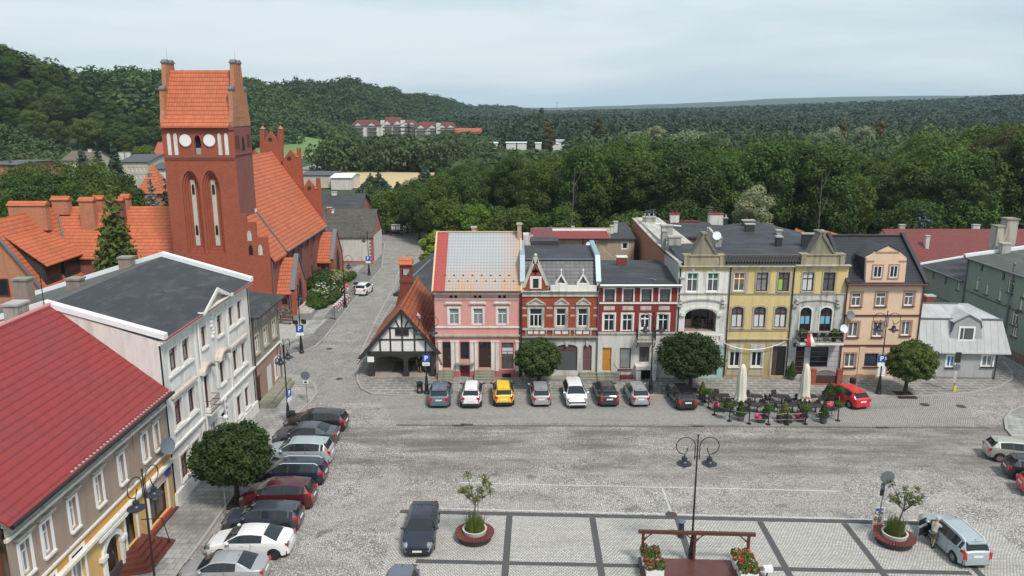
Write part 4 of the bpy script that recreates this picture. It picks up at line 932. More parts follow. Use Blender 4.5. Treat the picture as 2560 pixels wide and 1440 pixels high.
for r in ((790,1077,870,1190),(955,1077,1035,1190)):
 o = b.win(b.rect(*r), '2', sur=M_stuc, sw=.17, sill=M_wtrim, bar=.085); q = b.rect(*r); zz = zr(1022); b.boxp('lintel', q[0]-.17,-.06,q[3]+.172,q[2]+.17,.003,zz, M_stuc)
 m = MB(); m.box(q[0]-.2,-.05,.35,q[2]+.2,.003,q[1]-.25); b.P('apron', m, M_beig)
q = b.rect(1108,1035,1210,1258); b.door(q, plain('brown_stained_door', (.075,.04,.03), .6), sur=M_stuc, sw=.16); m = MB(); m.box((q[0]+q[2])/2-.1,.09,q[1]+.02,q[2]-.05,.14,q[3]-.3); b.P('open_doorway', m, M_dark)
b.door(b.rect(1284,1042,1350,1250), M_drb, glassy=M_glass); b.win(b.rect(1395,1042,1530,1195), '1', M_frame_d, M_glass)
m = MB()
for y in (1075,1112,1150,1188,1226): z = zr(y, 1400); m.box(u2+.05,-.012,z-.012,W-.05,.003,z+.012)
b.P('cladding_joint', m, plain('joint_grey', (.2,.2,.21)))
b.door(b.rect(600,1060,700,1255), M_gdoor); b.win(b.rect(430,1060,560,1200), '2', pane=M_glass)
b.band(u1,u2,z1-.08,z1+.08,.18,M_beig,'cornice',2); b.band(0,u1,z1-.3,z1-.1,.1,M_stuc,'cornice'); b.band(.02,W-.02,z2-.07,z2+.03,.08,M_beig,'sill_band'); b.band(u1,u2,zr(918),zr(905),.08,M_beig,'sill_band')
b.band(-.05,u2,zt-.02,zt+.1,.32,M_stuc,'cornice',2); b.band(u2,W+.08,zt+.02,zt+.2,.34,M_stuc,'cornice',2)
for u in (u1, u2): rainpipe(b,u,.3,zt,M_frame_d,-.1)
for x0, x1, y0, y1 in ((845,865,440,475),(1025,1045,440,475),(1195,1215,440,475)): pass
for x in (805,925,985,1090,1148,1255):
 q = b.rect(x-3,480,x+3,630); b.boxp('lesene', q[0]-.03,-.025,q[1],q[2]+.03,.003,q[3], M_beig)
M_par = plaster('grey_beige_parapet', (.36,.31,.20), .7, (.12,.11,.09)); M_sooty = plaster('sooty_coping', (.20,.185,.155), .6, (.07,.07,.06)); M_gray = plaster('grey_pebbledash', (.27,.245,.18), .6, (.12,.11,.09)); za = zt+.12
def gable(x0, x1, xa, xb, ya, y0, yb):
 q = b.rect(x0,y0,x1,428); m = MB(); m.box(q[0],-.12,za-.0,q[2],.5,q[3]); m.box(q[0]-.12,-.22,q[3],q[2]+.12,.6,q[3]+.12); m.box(q[0]-.08,-.2,za-.02,q[0]+.35,.0-.13,q[3]-.002); m.box(q[2]-.35,-.2,za-.02,q[2]+.08,-.13,q[3]-.002); b.P('parapet', m, M_par)
 z0 = q[3]+.12; p0 = b.uz((xa,y0))[0]; p1 = b.uz((xb,y0))[0]; ap = b.uz(((xa+xb)/2+2,ya)); c = ap[0]; zz = ap[1]
 m = MB(); m.prism([(p0+.15,z0),(p1-.15,z0),(c+.14,zz-.15),(c-.14,zz-.15)], -.08, .9); o = b.P('pyramid_gable', m, M_gray); m = MB()
 for s_, pp in ((1,p0),(-1,p1)): m.prism([(pp,z0),(pp+s_*.2,z0),(c+s_*(-.0),zz-.28),(c-s_*.14,zz-.05)], -.2, 1.0)
 m.box(c-.24,-.22,zz-.1,c+.24,1.0,zz+.04); b.P('coping', m, M_sooty, o)
gable(455,745,508,702,190,358,0); gable(1332,1645,1385,1582,180,352,0)
q = b.rect(750,362,1325,405); m = MB(); m.box(q[0],-.1,za,q[2],.3,za+.12); m.box(q[0],-.1,q[3]-.02,q[2],.3,q[3]+.12); n_ = 26
for i in range(n_):
 c = q[0]+(q[2]-q[0])*(i+.5)/n_; hw = (q[2]-q[0])/n_/2; zm = (za+.12+q[3])/2; hh = (q[3]-.02-za-.12)/2; m.prism([(c-hw,zm),(c,zm-hh),(c+hw,zm),(c,zm+hh)], .0, .12)
b.P('roof_balustrade', m, plaster('sooty_stone', (.075,.072,.068), .4))
zR = za+.25
m = MB(); m.slab([(.1,.3,zR),(W-.1,.3,zR),(W-.1,5.6,zR+.55),(.1,5.6,zR+.55)], .2); b.P('roof', m, M_felt)
b.boxp('body', u1,.2,0,W-.05,5.5,zt-.05, M_stuc); b.boxp('bay_body', .05,2.0,0,u1-.02,5.5,zt-.05, M_stuc)
dA, zA = b.vz((455,470), .1, 'J'); dB, zB = b.vz((205,210), .1, 'J')
uw = b.uz((905,470), 9, 'J')[0]; ux_ = b.uz((1075,330), 12, 'J')[0]; dE = dB; zE = zB
zback = b.uz((700,240), dE, 'J')[1]; zfront = zR+.55
m = MB(); m.slab([(.3,5.6,zfront),(uw,5.6,zfront),(uw-.6,dE-5,zback-1.0),(.3,dE-5,zback-1.0)], .2); m.slab([(.3,dE-5,zback-1.05),(W*.62,dE-5,zback-1.05),(W*.62,dE,zback),(.3,dE,zback)], .2); b.P('wing_roof', m, M_felt)
uR0 = b.uz((1120,505), 7, 'J')[0]; uRr = b.uz((1535,235), 13, 'J')[0]; zRr = b.uz((1535,235), 13, 'J')[1]
m = MB(); m.slab([(uR0,5.7,zfront+.02),(W-.1,5.7,zfront+.02),(uRr,13,zRr),(ux_,13,zRr-.55)], .2); m.slab([(W-.1,5.7,zfront+.02),(W+1.2,13,zfront-.1),(uRr,13,zRr)], .2); b.P('wing_roof', m, M_felt)
m = MB(); m.prismx([(6,zfront),(13,zRr-.6),(13,4),(6,4)], uR0+.4, uR0+.7); b.P('rear_wall', m, M_stuc); m = MB(); m.box(uw-.6,7,2,uw-.4,dE-5,zback-1.2); m.box(uw-.4,dE-4.9,2,W*.62,dE-4.7,zback-1.3); b.P('rear_wall', m, plain('red_brown_boards', (.14,.035,.025), .8))
b.boxp('rear_body', .2,6.2,0,uw-.65,dE,zfront-.3, M_stuc); b.boxp('rear_body', uR0+.7,5.6,0,W,13,zfront-.1, M_stuc)
pr = [(0,zt-.2),(0,zA-.1),(dA,zA),(dA+.4,zA+.1),(dB,zB),(dB,3),(0,3)]
M_pbr = brick('crumbling_orange_brick', (.37,.12,.06), (.28,.085,.045), (.3,.2,.15), .27, .09, .45, (.18,.14,.12))
m = MB(); m.prismx([(dA*.55,3),(dB,3),(dB,zB),(dA,zA),(dA*.55,zA-.3)], -.12, .12); o = b.P('party_wall', m, M_pbr); m = MB(); m.prismx([(0,3),(dA*.55,3),(dA*.55,zA-.25),(0,zt+.3)], -.13, .12); b.P('rendered_party_wall', m, M_conc)
m = MB()
for a, e in (((0,zt+.32),(dA,zA+.03)),((dA,zA+.03),(dB,zB+.03))): m.add([(-.2,a[0],a[1]),(.22,a[0],a[1]),(.22,e[0],e[1]),(-.2,e[0],e[1]),(-.2,a[0],a[1]+.1),(.22,a[0],a[1]+.1),(.22,e[0],e[1]+.1),(-.2,e[0],e[1]+.1)], [(0,3,2,1),(4,5,6,7),(0,1,5,4),(1,2,6,5),(2,3,7,6),(3,0,4,7)])
b.P('coping', m, M_stuc, o)
m = MB(); m.box(.3,dE-.2,zback+.02,W*.55,dE+.2,zback+.12); b.P('ridge_tiles', m, MATS['red_metal_roof'])
def chim(x0, x1, yt, yb, d, mat, pots=0, dd=.6, cap=None):
 a = b.uz((x0,yb), d, 'J'); e = b.uz((x1,yt), d, 'J'); b.chimney(a[0],d,e[0],d+dd,a[1]-.5,e[1],mat,cap,pots)
M_ch = plaster('stained_chimney_render', (.38,.37,.34), .7, (.1,.1,.09)); M_chw = plaster('white_chimney', (.66,.65,.6), .4); M_red = plain('red_metal_cap', (.25,.03,.03), .5)
chim(600,700,160,235,dE-.3,M_chw,2,.6,M_red); chim(1022,1188,160,232,dE-.3,M_chw,1,.6,M_red); chim(300,440,195,265,dE-4,M_ch,3); chim(505,630,290,390,9.5,M_ch); chim(510,560,350,480,6.5,M_ch,0,.5); chim(578,722,415,530,5.5,M_ch,0,.7)
chim(1098,1168,425,530,5.0,M_ch,0,.5); chim(1398,1530,235,340,11.5,plain('tarred_brick', (.03,.03,.032), .7),0,.5); chim(1430,1532,275,365,9.5,MATS['tarred_brick'],0,.5); chim(1768,1838,415,525,5.2,MATS['tarred_brick'],0,.5); chim(1772,1835,345,410,8.5,M_ch,0,.5); chim(2048,2195,380,520,5.0,MATS['tarred_brick'],0,.3); chim(2210,2300,350,420,3.2,M_bk2,0,.5); chim(1195,1232,205,270,dE-2,MATS['tarred_brick'],1,.4)
p = b.uz((1110,405), 4.9, 'J'); m = MB(); m.lathe([(1e-4,-.06),(.25,-.02),(.4,.05)], 14, (0,0,0), 0, Matrix.Translation((p[0],4.85,p[1]+.1)) @ Matrix.Rotation(R(75),4,'X')); m.tube([(p[0],5,p[1]-.6),(p[0],4.95,p[1])], .03, 5); b.P('satellite_dish', m, M_capw, smooth=60)
m = MB()
for x, y0, y1, d in ((318,420,130,dE-5),(1020,370,85,9),(352,190,115,dE-3.5),(408,190,105,dE-3.8)):
 a = b.uz((x,y0), d, 'J'); e = b.uz((x,y1), d, 'J'); m.tube([(a[0],d,a[1]),(a[0],d,e[1])], .03, 5);
 for t in (.0,.18,.34): m.tube([(a[0]-.35,d,e[1]-t),(a[0]+.35,d,e[1]-t)], .014, 4)
b.P('aerial', m, M_zinc)
a = b.uz((435,262), dE-5, 'J'); e = b.uz((718,290), dE-6.5, 'J'); m = MB(); m.tube([(a[0],dE-5,a[1]),(e[0],dE-6.5,e[1])], .1, 6); b.P('roof_pipe', m, M_capw)
p = b.uz((240,215), dE-.2, 'J'); m = MB(); m.prism([(p[0]-.2,p[1]+.1),(p[0]+.45,p[1]+.1),(p[0]+.75,p[1]-2.2)], dE-.35, dE-.3); b.P('pink_board', m, plain('coral_pink_board', (.6,.16,.15), .6))
b.finish(); bT = b
M_cream = plaster('cream_render', (.72,.52,.37), .1, (.5,.36,.27)); M_tan = plaster('tan_trim', (.40,.235,.17), .1); M_brn = plain('dark_red_brown_band', (.115,.032,.028), .6)
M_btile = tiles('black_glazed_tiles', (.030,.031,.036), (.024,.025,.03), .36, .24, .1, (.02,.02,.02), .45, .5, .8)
b = Bld('town_house', 'cream rendered four-storey house with a black tiled roof and a curved gable dormer', 'house', (142,1142), (642,1142), 'F')
W = b.w
def zr(y, x=400): return b.uz((x, y))[1]
ze = zr(515); b.wall(0,0,W,ze,M_cream)
M_ps = glass('patterned_curtain_glass', (.12,.12,.125), .1, .8)
for r in ((236,566,302,656),(400,564,468,655),(590,561,652,652),(214,761,281,860),(380,760,445,858),(568,756,629,850)):
 b.win(b.rect(*r), 'T' if r[1] < 700 else '2', pane=M_ps, sur=M_tan, sw=.15, sill=M_brn, bar=.085)
b.win(b.rect(188,968,262,1062), '2', pane=M_ps, sur=M_tan, sw=.1, sill=M_brn, bar=.09); b.win(b.rect(321,970,410,1057), '1', M_frame_d, glass('dark_blue_glass', (.02,.04,.06), .06), sill=M_brn, sur=M_tan, sw=.08)
b.door(b.rect(414,976,480,1122), M_frame_w, panels=True); b.boxp('doorstep', b.uz((405,1130))[0],-.9,0,b.uz((500,1130))[0],-.002,.2, M_conc)
for y0, y1 in ((722,711),(922,911)): b.band(-.02,W+.02,zr(y0),zr(y1),.08,M_brn,'string_course')
b.band(-.03,W+.03,ze-.02,ze+.13,.3,M_brn,'eaves_board'); b.boxp('plinth', .0,-.04,0,W*.5,.003,zr(1112), M_tan);
q = b.rect(263,1105,308,1135); b.boxp('plinth_pier', q[0],-.08,0,q[2],-.041,q[3], M_tan); q = b.rect(283,915,320,1110); b.boxp('pilaster', q[0],-.06,q[1],q[2],.003,q[3], M_cream)
b.boxp('body', .03,.2,0,W-.03,9.6,ze-.02, M_cream); zg = b.uz((430,187),4.8)[1]
m = MB(); m.slab([(-.05,-.35,ze+.12),(W+.05,-.35,ze+.12),(W+.05,4.8,zg),(-.05,4.8,zg)], .12); m.slab([(-.05,4.8,zg),(W+.05,4.8,zg),(W+.05,9.9,ze),(-.05,9.9,ze)], .12); b.P('roof', m, M_btile)
m = MB()
for u in (-.18, W-.12):
 m.add([(u,-.4,ze),(u+.32,-.4,ze),(u+.32,4.8,zg+.05),(u,4.8,zg+.05),(u,-.4,ze+.36),(u+.32,-.4,ze+.36),(u+.32,4.8,zg+.36),(u,4.8,zg+.36)], [(0,3,2,1),(4,5,6,7),(0,1,5,4),(1,2,6,5),(2,3,7,6),(3,0,4,7)])
 m.add([(u,4.8,zg+.05),(u+.32,4.8,zg+.05),(u+.32,9.9,ze),(u,9.9,ze),(u,4.8,zg+.36),(u+.32,4.8,zg+.36),(u+.32,9.9,ze+.3),(u,9.9,ze+.3)], [(0,3,2,1),(4,5,6,7),(1,2,6,5),(2,3,7,6),(3,0,4,7)])
b.P('verge', m, plain('black_metal_verge', (.03,.031,.036), .45)); m = MB(); m.prismx([(.05,ze-.1),(9.6,ze-.1),(4.8,zg-.1)], W-.3, W-.05); m.prismx([(.05,ze-.1),(9.6,ze-.1),(4.8,zg-.1)], .05, .3); b.P('gable_wall', m, M_cream)
m = MB(); m.box(-.1,4.7,zg,W+.1,4.95,zg+.14); b.P('ridge', m, MATS['black_metal_verge'])
pts = [b.uz(p) for p in ((325,511),(585,511),(602,335),(590,322),(575,310),(562,298),(555,290),(478,250),(395,290),(380,308),(362,318),(335,330))]
m = MB(); m.prism(pts, -.1, .22); o = b.P('gable_dormer', m, M_cream)
c0, c1 = b.uz((350,320))[0], b.uz((590,320))[0]; cm = (c0+c1)/2; zz = b.uz((478,262))[1]; zs = b.uz((590,335))[1]
m = MB(); m.slab([(c0-.25,.2,zs),(cm,.2,zz),(cm,3.6,zz),(c0-.25,2.4,zs)], .1); m.slab([(cm,.2,zz),(c1+.2,.2,zs),(c1+.2,2.4,zs),(cm,3.6,zz)], .1); b.P('dormer_roof', m, M_btile, o)
m = MB(); m.box(c0-.1,.2,ze+.3,c0+.0,2.4,zs); m.box(c1-.05,.2,ze+.3,c1+.1,2.4,zs); b.P('dormer_cheek', m, MATS['black_metal_verge'], o)
m = MB()
for (a, e) in (((395,288),(478,248)),((478,248),(556,288))): p, q = b.uz(a), b.uz(e); m.prism([p, q, (q[0],q[1]+.1), (p[0],p[1]+.1)], -.16, .3)
b.P('dormer_coping', m, MATS['black_metal_verge'], o); m = MB()
for x0, x1, y in ((398,556,293),(338,386,352),(550,598,352)): q = b.rect(x0,y-4,x1,y+4); m.box(q[0],-.16,q[1],q[2],-.098,q[3])
b.P('dormer_moulding', m, M_tan, o)
for r in ((378,383,435,462),(487,381,541,462)):
 q = b.rect(*r); k = MB(); y0, y1 = -.13, -.098
 k.box(q[0]-.12,y0-.02,q[1],q[0],y1,q[3]+.12); k.box(q[2],y0-.02,q[1],q[2]+.12,y1,q[3]+.12); k.box(q[0],y0-.02,q[3],q[2],y1,q[3]+.12); k.box(q[0]-.12,y0-.06,q[1]-.1,q[2]+.12,y1,q[1])
 w_ = b.P('window_surround', k, M_tan, o); f_ = MB(); t = .07; c = (q[0]+q[2])/2; zc = q[1]+(q[3]-q[1])*.6
 f_.box(q[0],y0,q[1],q[0]+t,y1,q[3]); f_.box(q[2]-t,y0,q[1],q[2],y1,q[3]); f_.box(q[0]+t,y0,q[1],q[2]-t,y1,q[1]+t); f_.box(q[0]+t,y0,q[3]-t,q[2]-t,y1,q[3]); f_.box(c-.03,y0,q[1]+t,c+.03,y1,q[3]-t)
 b.P('window', f_, M_frame_w); g = MB(); g.poly([(q[0],-.106,q[1]),(q[2],-.106,q[1]),(q[2],-.106,q[3]),(q[0],-.106,q[3])]); b.P('pane', g, M_glass)
b.dish((230,716), plain('grey_dish', (.16,.17,.18), .5), .42); b.dish((186,806), M_capw, .4)
rainpipe(b,W-.02,.2,ze,M_brn); rainpipe(b,.05,.2,ze,M_brn); gutter(b,-.1,W+.1,ze+.1,-.42,M_brn)
b.finish(); bC = b
M_cot = plaster('grey_render', (.40,.40,.405), .35, (.2,.2,.2));
bb = NB('seamed_sheet_metal'); u = bb.coord('UV'); sp = bb.n('ShaderNodeSeparateXYZ'); bb.t.links.new(u, sp.inputs[0]); f = bb.noise(bb.coord('UV',(1,.4,1)), .9, 6, .65)
k = bb.mix(bb.ramp(f,.3,.7), (.37,.38,.385), (.53,.54,.54)); ph = bb.math('FRACT', bb.math('DIVIDE', sp.outputs[0], .62)); k = bb.mix(bb.math('MULTIPLY', bb.ramp(ph,.07,.03), .6), k, (.2,.21,.22))
g_ = bb.noise(u, .5, 5); k = bb.mix(bb.math('MULTIPLY', bb.ramp(g_,.55,.75), .4), k, (.3,.31,.31)); bb.col(k); bb.rough(.5); bb.p.inputs['Metallic'].default_value = .15; bb.bump(bb.ramp(ph,.05,.0), .5, .04); M_seam = bb.m
b = Bld('cottage', 'low grey cottage with a pale sheet-metal mansard roof and a five-sided gable', 'house', (655,1140), (1186,1150), 'F')
W = b.w
def zr(y, x=1000): return b.uz((x, y))[1]
ze = zr(950,800); zk = zr(752); zg = b.uz((900,638),3.2)[1]; b.wall(0,0,W,ze,M_cot)
b.win(b.rect(872,985,925,1062), '2', pane=glass('blue_curtain_glass', (.06,.2,.42), .1), sur=M_frame_w, sw=.14, sill=M_frame_d, bar=.09); b.win(b.rect(1108,982,1178,1058), '2', pane=M_glassc, sur=M_frame_w, sw=.15, sill=M_frame_d, bar=.09)
uR = W+.2
m = MB(); e_ = .45
m.slab([(-.2,-e_,ze-.05),(uR+.7,-e_,ze-.05),(uR+.05,.55,zk),(-.2,.55,zk)], .1); m.slab([(-.2,.55,zk),(uR+.05,.55,zk),(uR-2.6,3.2,zg),(-.2,3.2,zg)], .1)
m.slab([(uR+.7,-e_,ze-.05),(uR+.7,7.4,ze-.05),(uR+.05,6.5,zk),(uR+.05,.55,zk)], .1); m.slab([(uR+.05,.55,zk),(uR+.05,6.5,zk),(uR-2.6,3.2,zg)], .1); m.slab([(-.2,3.2,zg),(uR-2.6,3.2,zg),(uR+.05,6.5,zk),(-.2,6.5,zk)], .1); b.P('roof', m, M_seam)
m = MB(); m.box(-.2,.46,zk-.04,uR+.1,.64,zk+.07); m.box(-.2,3.1,zg-.02,uR-2.6,3.3,zg+.07); b.P('ridge_seam', m, M_zinc)
pts = [b.uz(p) for p in ((870,948),(1110,948),(1105,800),(1098,760),(1022,716),(925,765),(900,830))]; m = MB(); m.prism([p if i > 1 else (p[0], ze-.3) for i, p in enumerate(pts)], -.03, 1.2); o = b.P('gable', m, M_cot)
m = MB()
for p, q in zip(pts[2:], pts[3:]): m.prism([p, q, (q[0],q[1]+.12), (p[0],p[1]+.12)], -.12, 1.4)
b.P('gable_coping', m, M_zinc, o); ap = pts[4]
m = MB(); m.slab([(pts[5][0]-.1,-.05,pts[5][1]+.1),(ap[0],-.05,ap[1]+.12),(ap[0],2.6,ap[1]+.14),(pts[5][0]-.6,1.3,pts[5][1]+.15)], .08); m.slab([(ap[0],-.05,ap[1]+.12),(pts[3][0]+.1,-.05,pts[3][1]+.1),(pts[3][0]+.6,1.3,pts[3][1]+.15),(ap[0],2.6,ap[1]+.14)], .08); b.P('gable_roof', m, M_seam, o)
q = b.rect(958,800,1046,876); k = MB(); y0, y1 = -.09, -.032; s_ = .15
k.box(q[0]-s_,y0,q[1]-s_,q[0],y1,q[3]+s_); k.box(q[2],y0,q[1]-s_,q[2]+s_,y1,q[3]+s_); k.box(q[0],y0,q[3],q[2],y1,q[3]+s_); k.box(q[0],y0,q[1]-s_,q[2],y1,q[1]); k.box((q[0]+q[2])/2-.3,y0,q[1],(q[0]+q[2])/2-.24,y1,q[3]); w_ = b.P('window', k, M_frame_w); g = MB(); g.poly([(q[0],-.05,q[1]),(q[2],-.05,q[1]),(q[2],-.05,q[3]),(q[0],-.05,q[3])]); b.P('pane', g, M_glassm, w_)
b.boxp('body', .02,.2,0,W-.02,7,ze-.02, M_cot); b.boxp('eaves_board', -.1,-.4,ze-.2,uR+.6,.1,ze-.16, M_frame_d)
b.door(b.rect(700,985,740,1125), plain('brown_wood_door', (.14,.06,.035), .6)); b.boxp('doorstep', b.uz((680,1130))[0],-.7,0,b.uz((770,1130))[0],-.002,.18, M_conc); rainpipe(b,W-.1,.1,ze-.1,M_frame_d,-.12); b.boxp('plinth', 0,-.05,0,W+.03,.003,.28, plaster('mossy_plinth',(.22,.22,.2),.5))
b.chimney(b.uz((728,600),4.5)[0],4.2,b.uz((785,600),4.5)[0],4.9,zg-.6,b.uz((750,588),4.5)[1],M_bk2)
q = b.rect(772,1070,805,1112); b.boxp('meter_box', q[0],-.12,q[1],q[2],-.002,q[3], plain('grey_meter_box', (.45,.47,.48), .5))
b.finish()
M_grn = plaster('sage_green_render', (.24,.30,.25), .25, (.15,.2,.16)); M_grnb = plaster('brown_plinth_render', (.24,.17,.14), .5)
XG = G((2507,889)).x
e0 = atX((2422,643), XG); g0 = Vector((XG, e0.y, 0))
b = Bld('tenement', 'sage green three-storey tenement along the lane on the right edge', 'house', None, None, 'P', o=g0, d=(0,-1,0))
W = 22.0; zh = e0.z
b.wall(0,0,W,1.0,M_grnb); b.wall(0,1.0,W,zh,M_grn)
def pr4(BL, TR, zo='P'): a = b.uz(BL, 0, zo); c = b.uz(TR, 0, zo); return (a[0], a[1], c[0], c[1])
for BL, TR in (((1625,945),(1675,850)),((1945,1080),(2003,975)),): b.win(pr4(BL,TR), '1', M_grn, M_dark, bar=.04)
M_sl = plain('dark_green_sill', (.08,.1,.085))
for BL, TR in (((1545,1215),(1610,1050)),((1690,1290),(1752,1115)),((1880,1375),(1950,1205)),((2030,1450),(2098,1275)),((2200,1520),(2270,1340))): b.win(pr4(BL,TR), 'T', pane=M_glassm, bar=.09, sill=M_sl)
for BL, TR in (((1305,850),(1350,775)),): b.win(pr4(BL,TR,'F'), 'T', pane=M_glassc, bar=.09, sill=MATS['red_sill'])
for i in range(4): b.win((8.3+i*2.3,3.4,9.2+i*2.3,5.0), 'T', pane=M_glassm, bar=.09, sill=M_sl); b.win((7.0+i*2.3,6.3,7.9+i*2.3,7.8), 'T', pane=M_glassm, bar=.09, sill=M_sl)
b.band(0,W,zh-3.6,zh-3.5,.05,MATS['dark_green_sill'],'string_course'); b.boxp('body', .03,.2,0,W,10,zh-.02, M_grn)
zp = b.uz((2280,570),10)[1]
m = MB(); m.slab([(-.1,-.35,zh),(W,-.35,zh),(W,10.2,zh+1.5),(-.1,10.2,zh+1.5)], .2); b.P('roof', m, M_feltg); m = MB(); m.box(-.3,-.4,zh-.05,.1,10.3,zh+.12)
m.add([(-.34,-.4,zh+.02),(.12,-.4,zh+.02),(.12,10.3,zh+1.52),(-.34,10.3,zh+1.52),(-.34,-.4,zh+.3),(.12,-.4,zh+.3),(.12,10.3,zh+1.85),(-.34,10.3,zh+1.85)], [(0,3,2,1),(4,5,6,7),(0,1,5,4),(1,2,6,5),(2,3,7,6),(3,0,4,7)]); b.P('coping', m, M_capw)
m = MB(); m.prismx([(0,0),(10,0),(10,zh+1.5),(0,zh)], -.16, .02); b.P('gable_wall', m, M_grn)
gutter(b,0,W,zh-.05,-.42,M_zinc,.1); rainpipe(b,.12,.2,zh,M_zinc,-.12,.08); u_, z_ = b.uz((2165,830)); m = MB(); m.tube([(u_,-.15,1),(u_,-.15,z_-.2)], .09, 8); m.lathe([(.1,0),(.16,.06),(.16,.2),(.1,.28)], 10, (u_,-.15,z_-.2)); b.P('flue_pipe', m, M_zinc, smooth=50)
d, z = b.vz((1950,640), .2); b.chimney(-.1,d-.3,.7,d+.6,zh,zh+d*.15+1.0,M_conc)
b.finish()
e1 = atX((2308,662), XG); e2 = atX((2411,703), XG)
b = Bld('house_wing', 'lower sage green wing with a dark felt roof behind the cottage', 'house', None, None, 'P', o=Vector((XG, e1.y, 0)), d=(0,-1,0))
W = e1.y-g0.y; zh2 = (e1.z+e2.z)/2; b.wall(0,0,W,zh2,M_grn)
for BL, TR in (((905,1060),(945,940)),((1085,1145),(1130,1018))): b.win(pr4(BL,TR), '1', M_grn, M_dark, bar=.03)
b.win(pr4((1270,1225),(1322,1090)), 'T', pane=M_glassm, bar=.08, sill=M_sl); b.band(0,W,zh2-3.0,zh2-2.9,.05,M_sl,'string_course'); b.boxp('body', .03,.2,0,W,7,zh2-.02, M_grn)
m = MB(); m.slab([(-.15,-.3,zh2),(W-.02,-.3,zh2),(W-.02,7,zh2+1.3),(-.15,7,zh2+1.3)], .16); b.P('roof', m, M_felt); m = MB(); m.add([(-.3,-.3,zh2+.02),(.0,-.3,zh2+.02),(.0,7,zh2+1.32),(-.3,7,zh2+1.32),(-.3,-.3,zh2+.2),(.0,-.3,zh2+.2),(.0,7,zh2+1.5),(-.3,7,zh2+1.5)], [(0,3,2,1),(4,5,6,7),(0,1,5,4),(1,2,6,5),(2,3,7,6),(3,0,4,7)]); b.P('coping', m, M_capw)
gutter(b,0,W-.1,zh2-.04,-.36,M_zinc,.09); d, z = b.vz((1370,150), W-.4); m = MB()
b.chimney(W-1.7, 3.0, W-.5, 3.9, zh2-.5, b.uz((1390,150),3.5)[1], plaster('tall_stained_chimney', (.45,.42,.35), .8, (.13,.12,.11)), M_moss)
b.finish()
m = MB(); p = atX((2525,548), XG+5.5); t = thing('chimney_stack', 'tall grey stained chimney rising from the big green roof at the right edge', 'chimney', (p.x, p.y, zh+.8)); m.box(-.6,-.6,-.6,.6,.6,p.z-zh-.8); m.build('stack', MATS['tall_stained_chimney'], t); m = MB(); m.box(-.7,-.7,p.z-zh-.8,.7,.7,p.z-zh-.65); m.build('cap', M_moss, t)
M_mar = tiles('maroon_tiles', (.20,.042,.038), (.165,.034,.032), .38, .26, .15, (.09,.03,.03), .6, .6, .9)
Yr = 104.0; a = atY((2209,572), Yr); c = atY((2700,578), Yr); ev = atY((2250,660), Yr-7.0)
b = Bld('long_house', 'long low house under a maroon tiled roof behind the cream house', 'house', None, None, 'P', o=Vector((a.x, Yr-6.5, 0)), d=(1,0,0))
W = c.x-a.x; zg = a.z; ze = ev.z-.6; b.wall(0,0,W,ze,M_cream); b.boxp('body', .02,.2,0,W,13,ze-.02, M_cream)
m = MB(); m.slab([(-.2,-.5,ze),(W,-.5,ze),(W,6.5,zg),(-.2,6.5,zg)], .15); m.slab([(-.2,6.5,zg),(W,6.5,zg),(W,13.5,ze),(-.2,13.5,ze)], .15); b.P('roof', m, M_mar); m = MB(); m.prismx([(0,ze-.1),(13,ze-.1),(6.5,zg-.1)], 0, .25); b.P('gable_wall', m, M_cream)
for x0, x1, yt, yb, d, mt in ((418,502,262,305,7.4,M_conc),(1518,1625,262,312,7.4,M_chw),(800,875,428,600,2.9,M_chw)):
 p = b.uz((x0,yb), d); q = b.uz((x1,yt), d); b.chimney(p[0],d,q[0],d+.5,p[1]-.4,q[1],mt)
b.finish()
Yb = 86.0; a = atY((725,560), Yb, 'H'); c = atY((2225,560), Yb, 'H')
b = Bld('back_building', 'plain beige back building with a low red metal roof behind the brick house', 'house', None, None, 'H', o=Vector((a.x, Yb, 0)), d=(1,0,0))
W = c.x-a.x; M_bei = plaster('beige_render', (.40,.32,.235), .2); ze = b.uz((1200,335))[1]; b.wall(0,0,W,ze,M_bei)
b.win(b.rect(1562,375,1665,468), '2', bar=.11); b.win(b.rect(2040,400,2135,510), '1', bar=.12, sur=M_frame_w, sw=.06)
zg = b.uz((1200,225),3.2)[1]; us = b.uz((1855,330))[0]; m = MB(); m.slab([(-.2,-.35,ze),(us,-.35,ze),(us,3.2,zg),(-.2,3.2,zg)], .1); b.P('roof', m, MATS['red_metal_roof'])
z3 = b.uz((2215,80),8)[1]; m = MB(); m.slab([(us,-.3,ze),(W+.1,-.3,ze),(W+.1,8,z3),(us+1.5,8,z3-.3)], .12); b.P('flat_roof', m, M_felt); m = MB(); m.box(-.25,3.1,zg,us,3.4,zg+.16); b.P('ridge', m, M_capw)
b.boxp('body', .02,.2,0,W,8,ze-.05, M_bei); gutter(b,-.1,us,ze-.02,-.42,M_frame_b,.08); rainpipe(b,b.uz((1445,400))[0],2,ze,M_frame_b,-.1,.06)
for x0, x1, yt, yb, d in ((1922,1975,98,215,2.2),(1868,1915,160,230,1.6),(1280,1312,175,215,3.3)): p = b.uz((x0,yb), d); q = b.uz((x1,yt), d); b.chimney(p[0],d,q[0],d+.4,p[1]-.3,q[1],M_chw)
b.dish((1535,440), M_capw, .35, d=-.4)
b.finish()
b9 = b
b = Bld('back_shed', 'small white and dark back shed between the pink house and the beige back building', 'shed', None, None, 'H', o=Vector((atY((540,400), 80,'H').x, 80, 0)), d=(1,0,0))
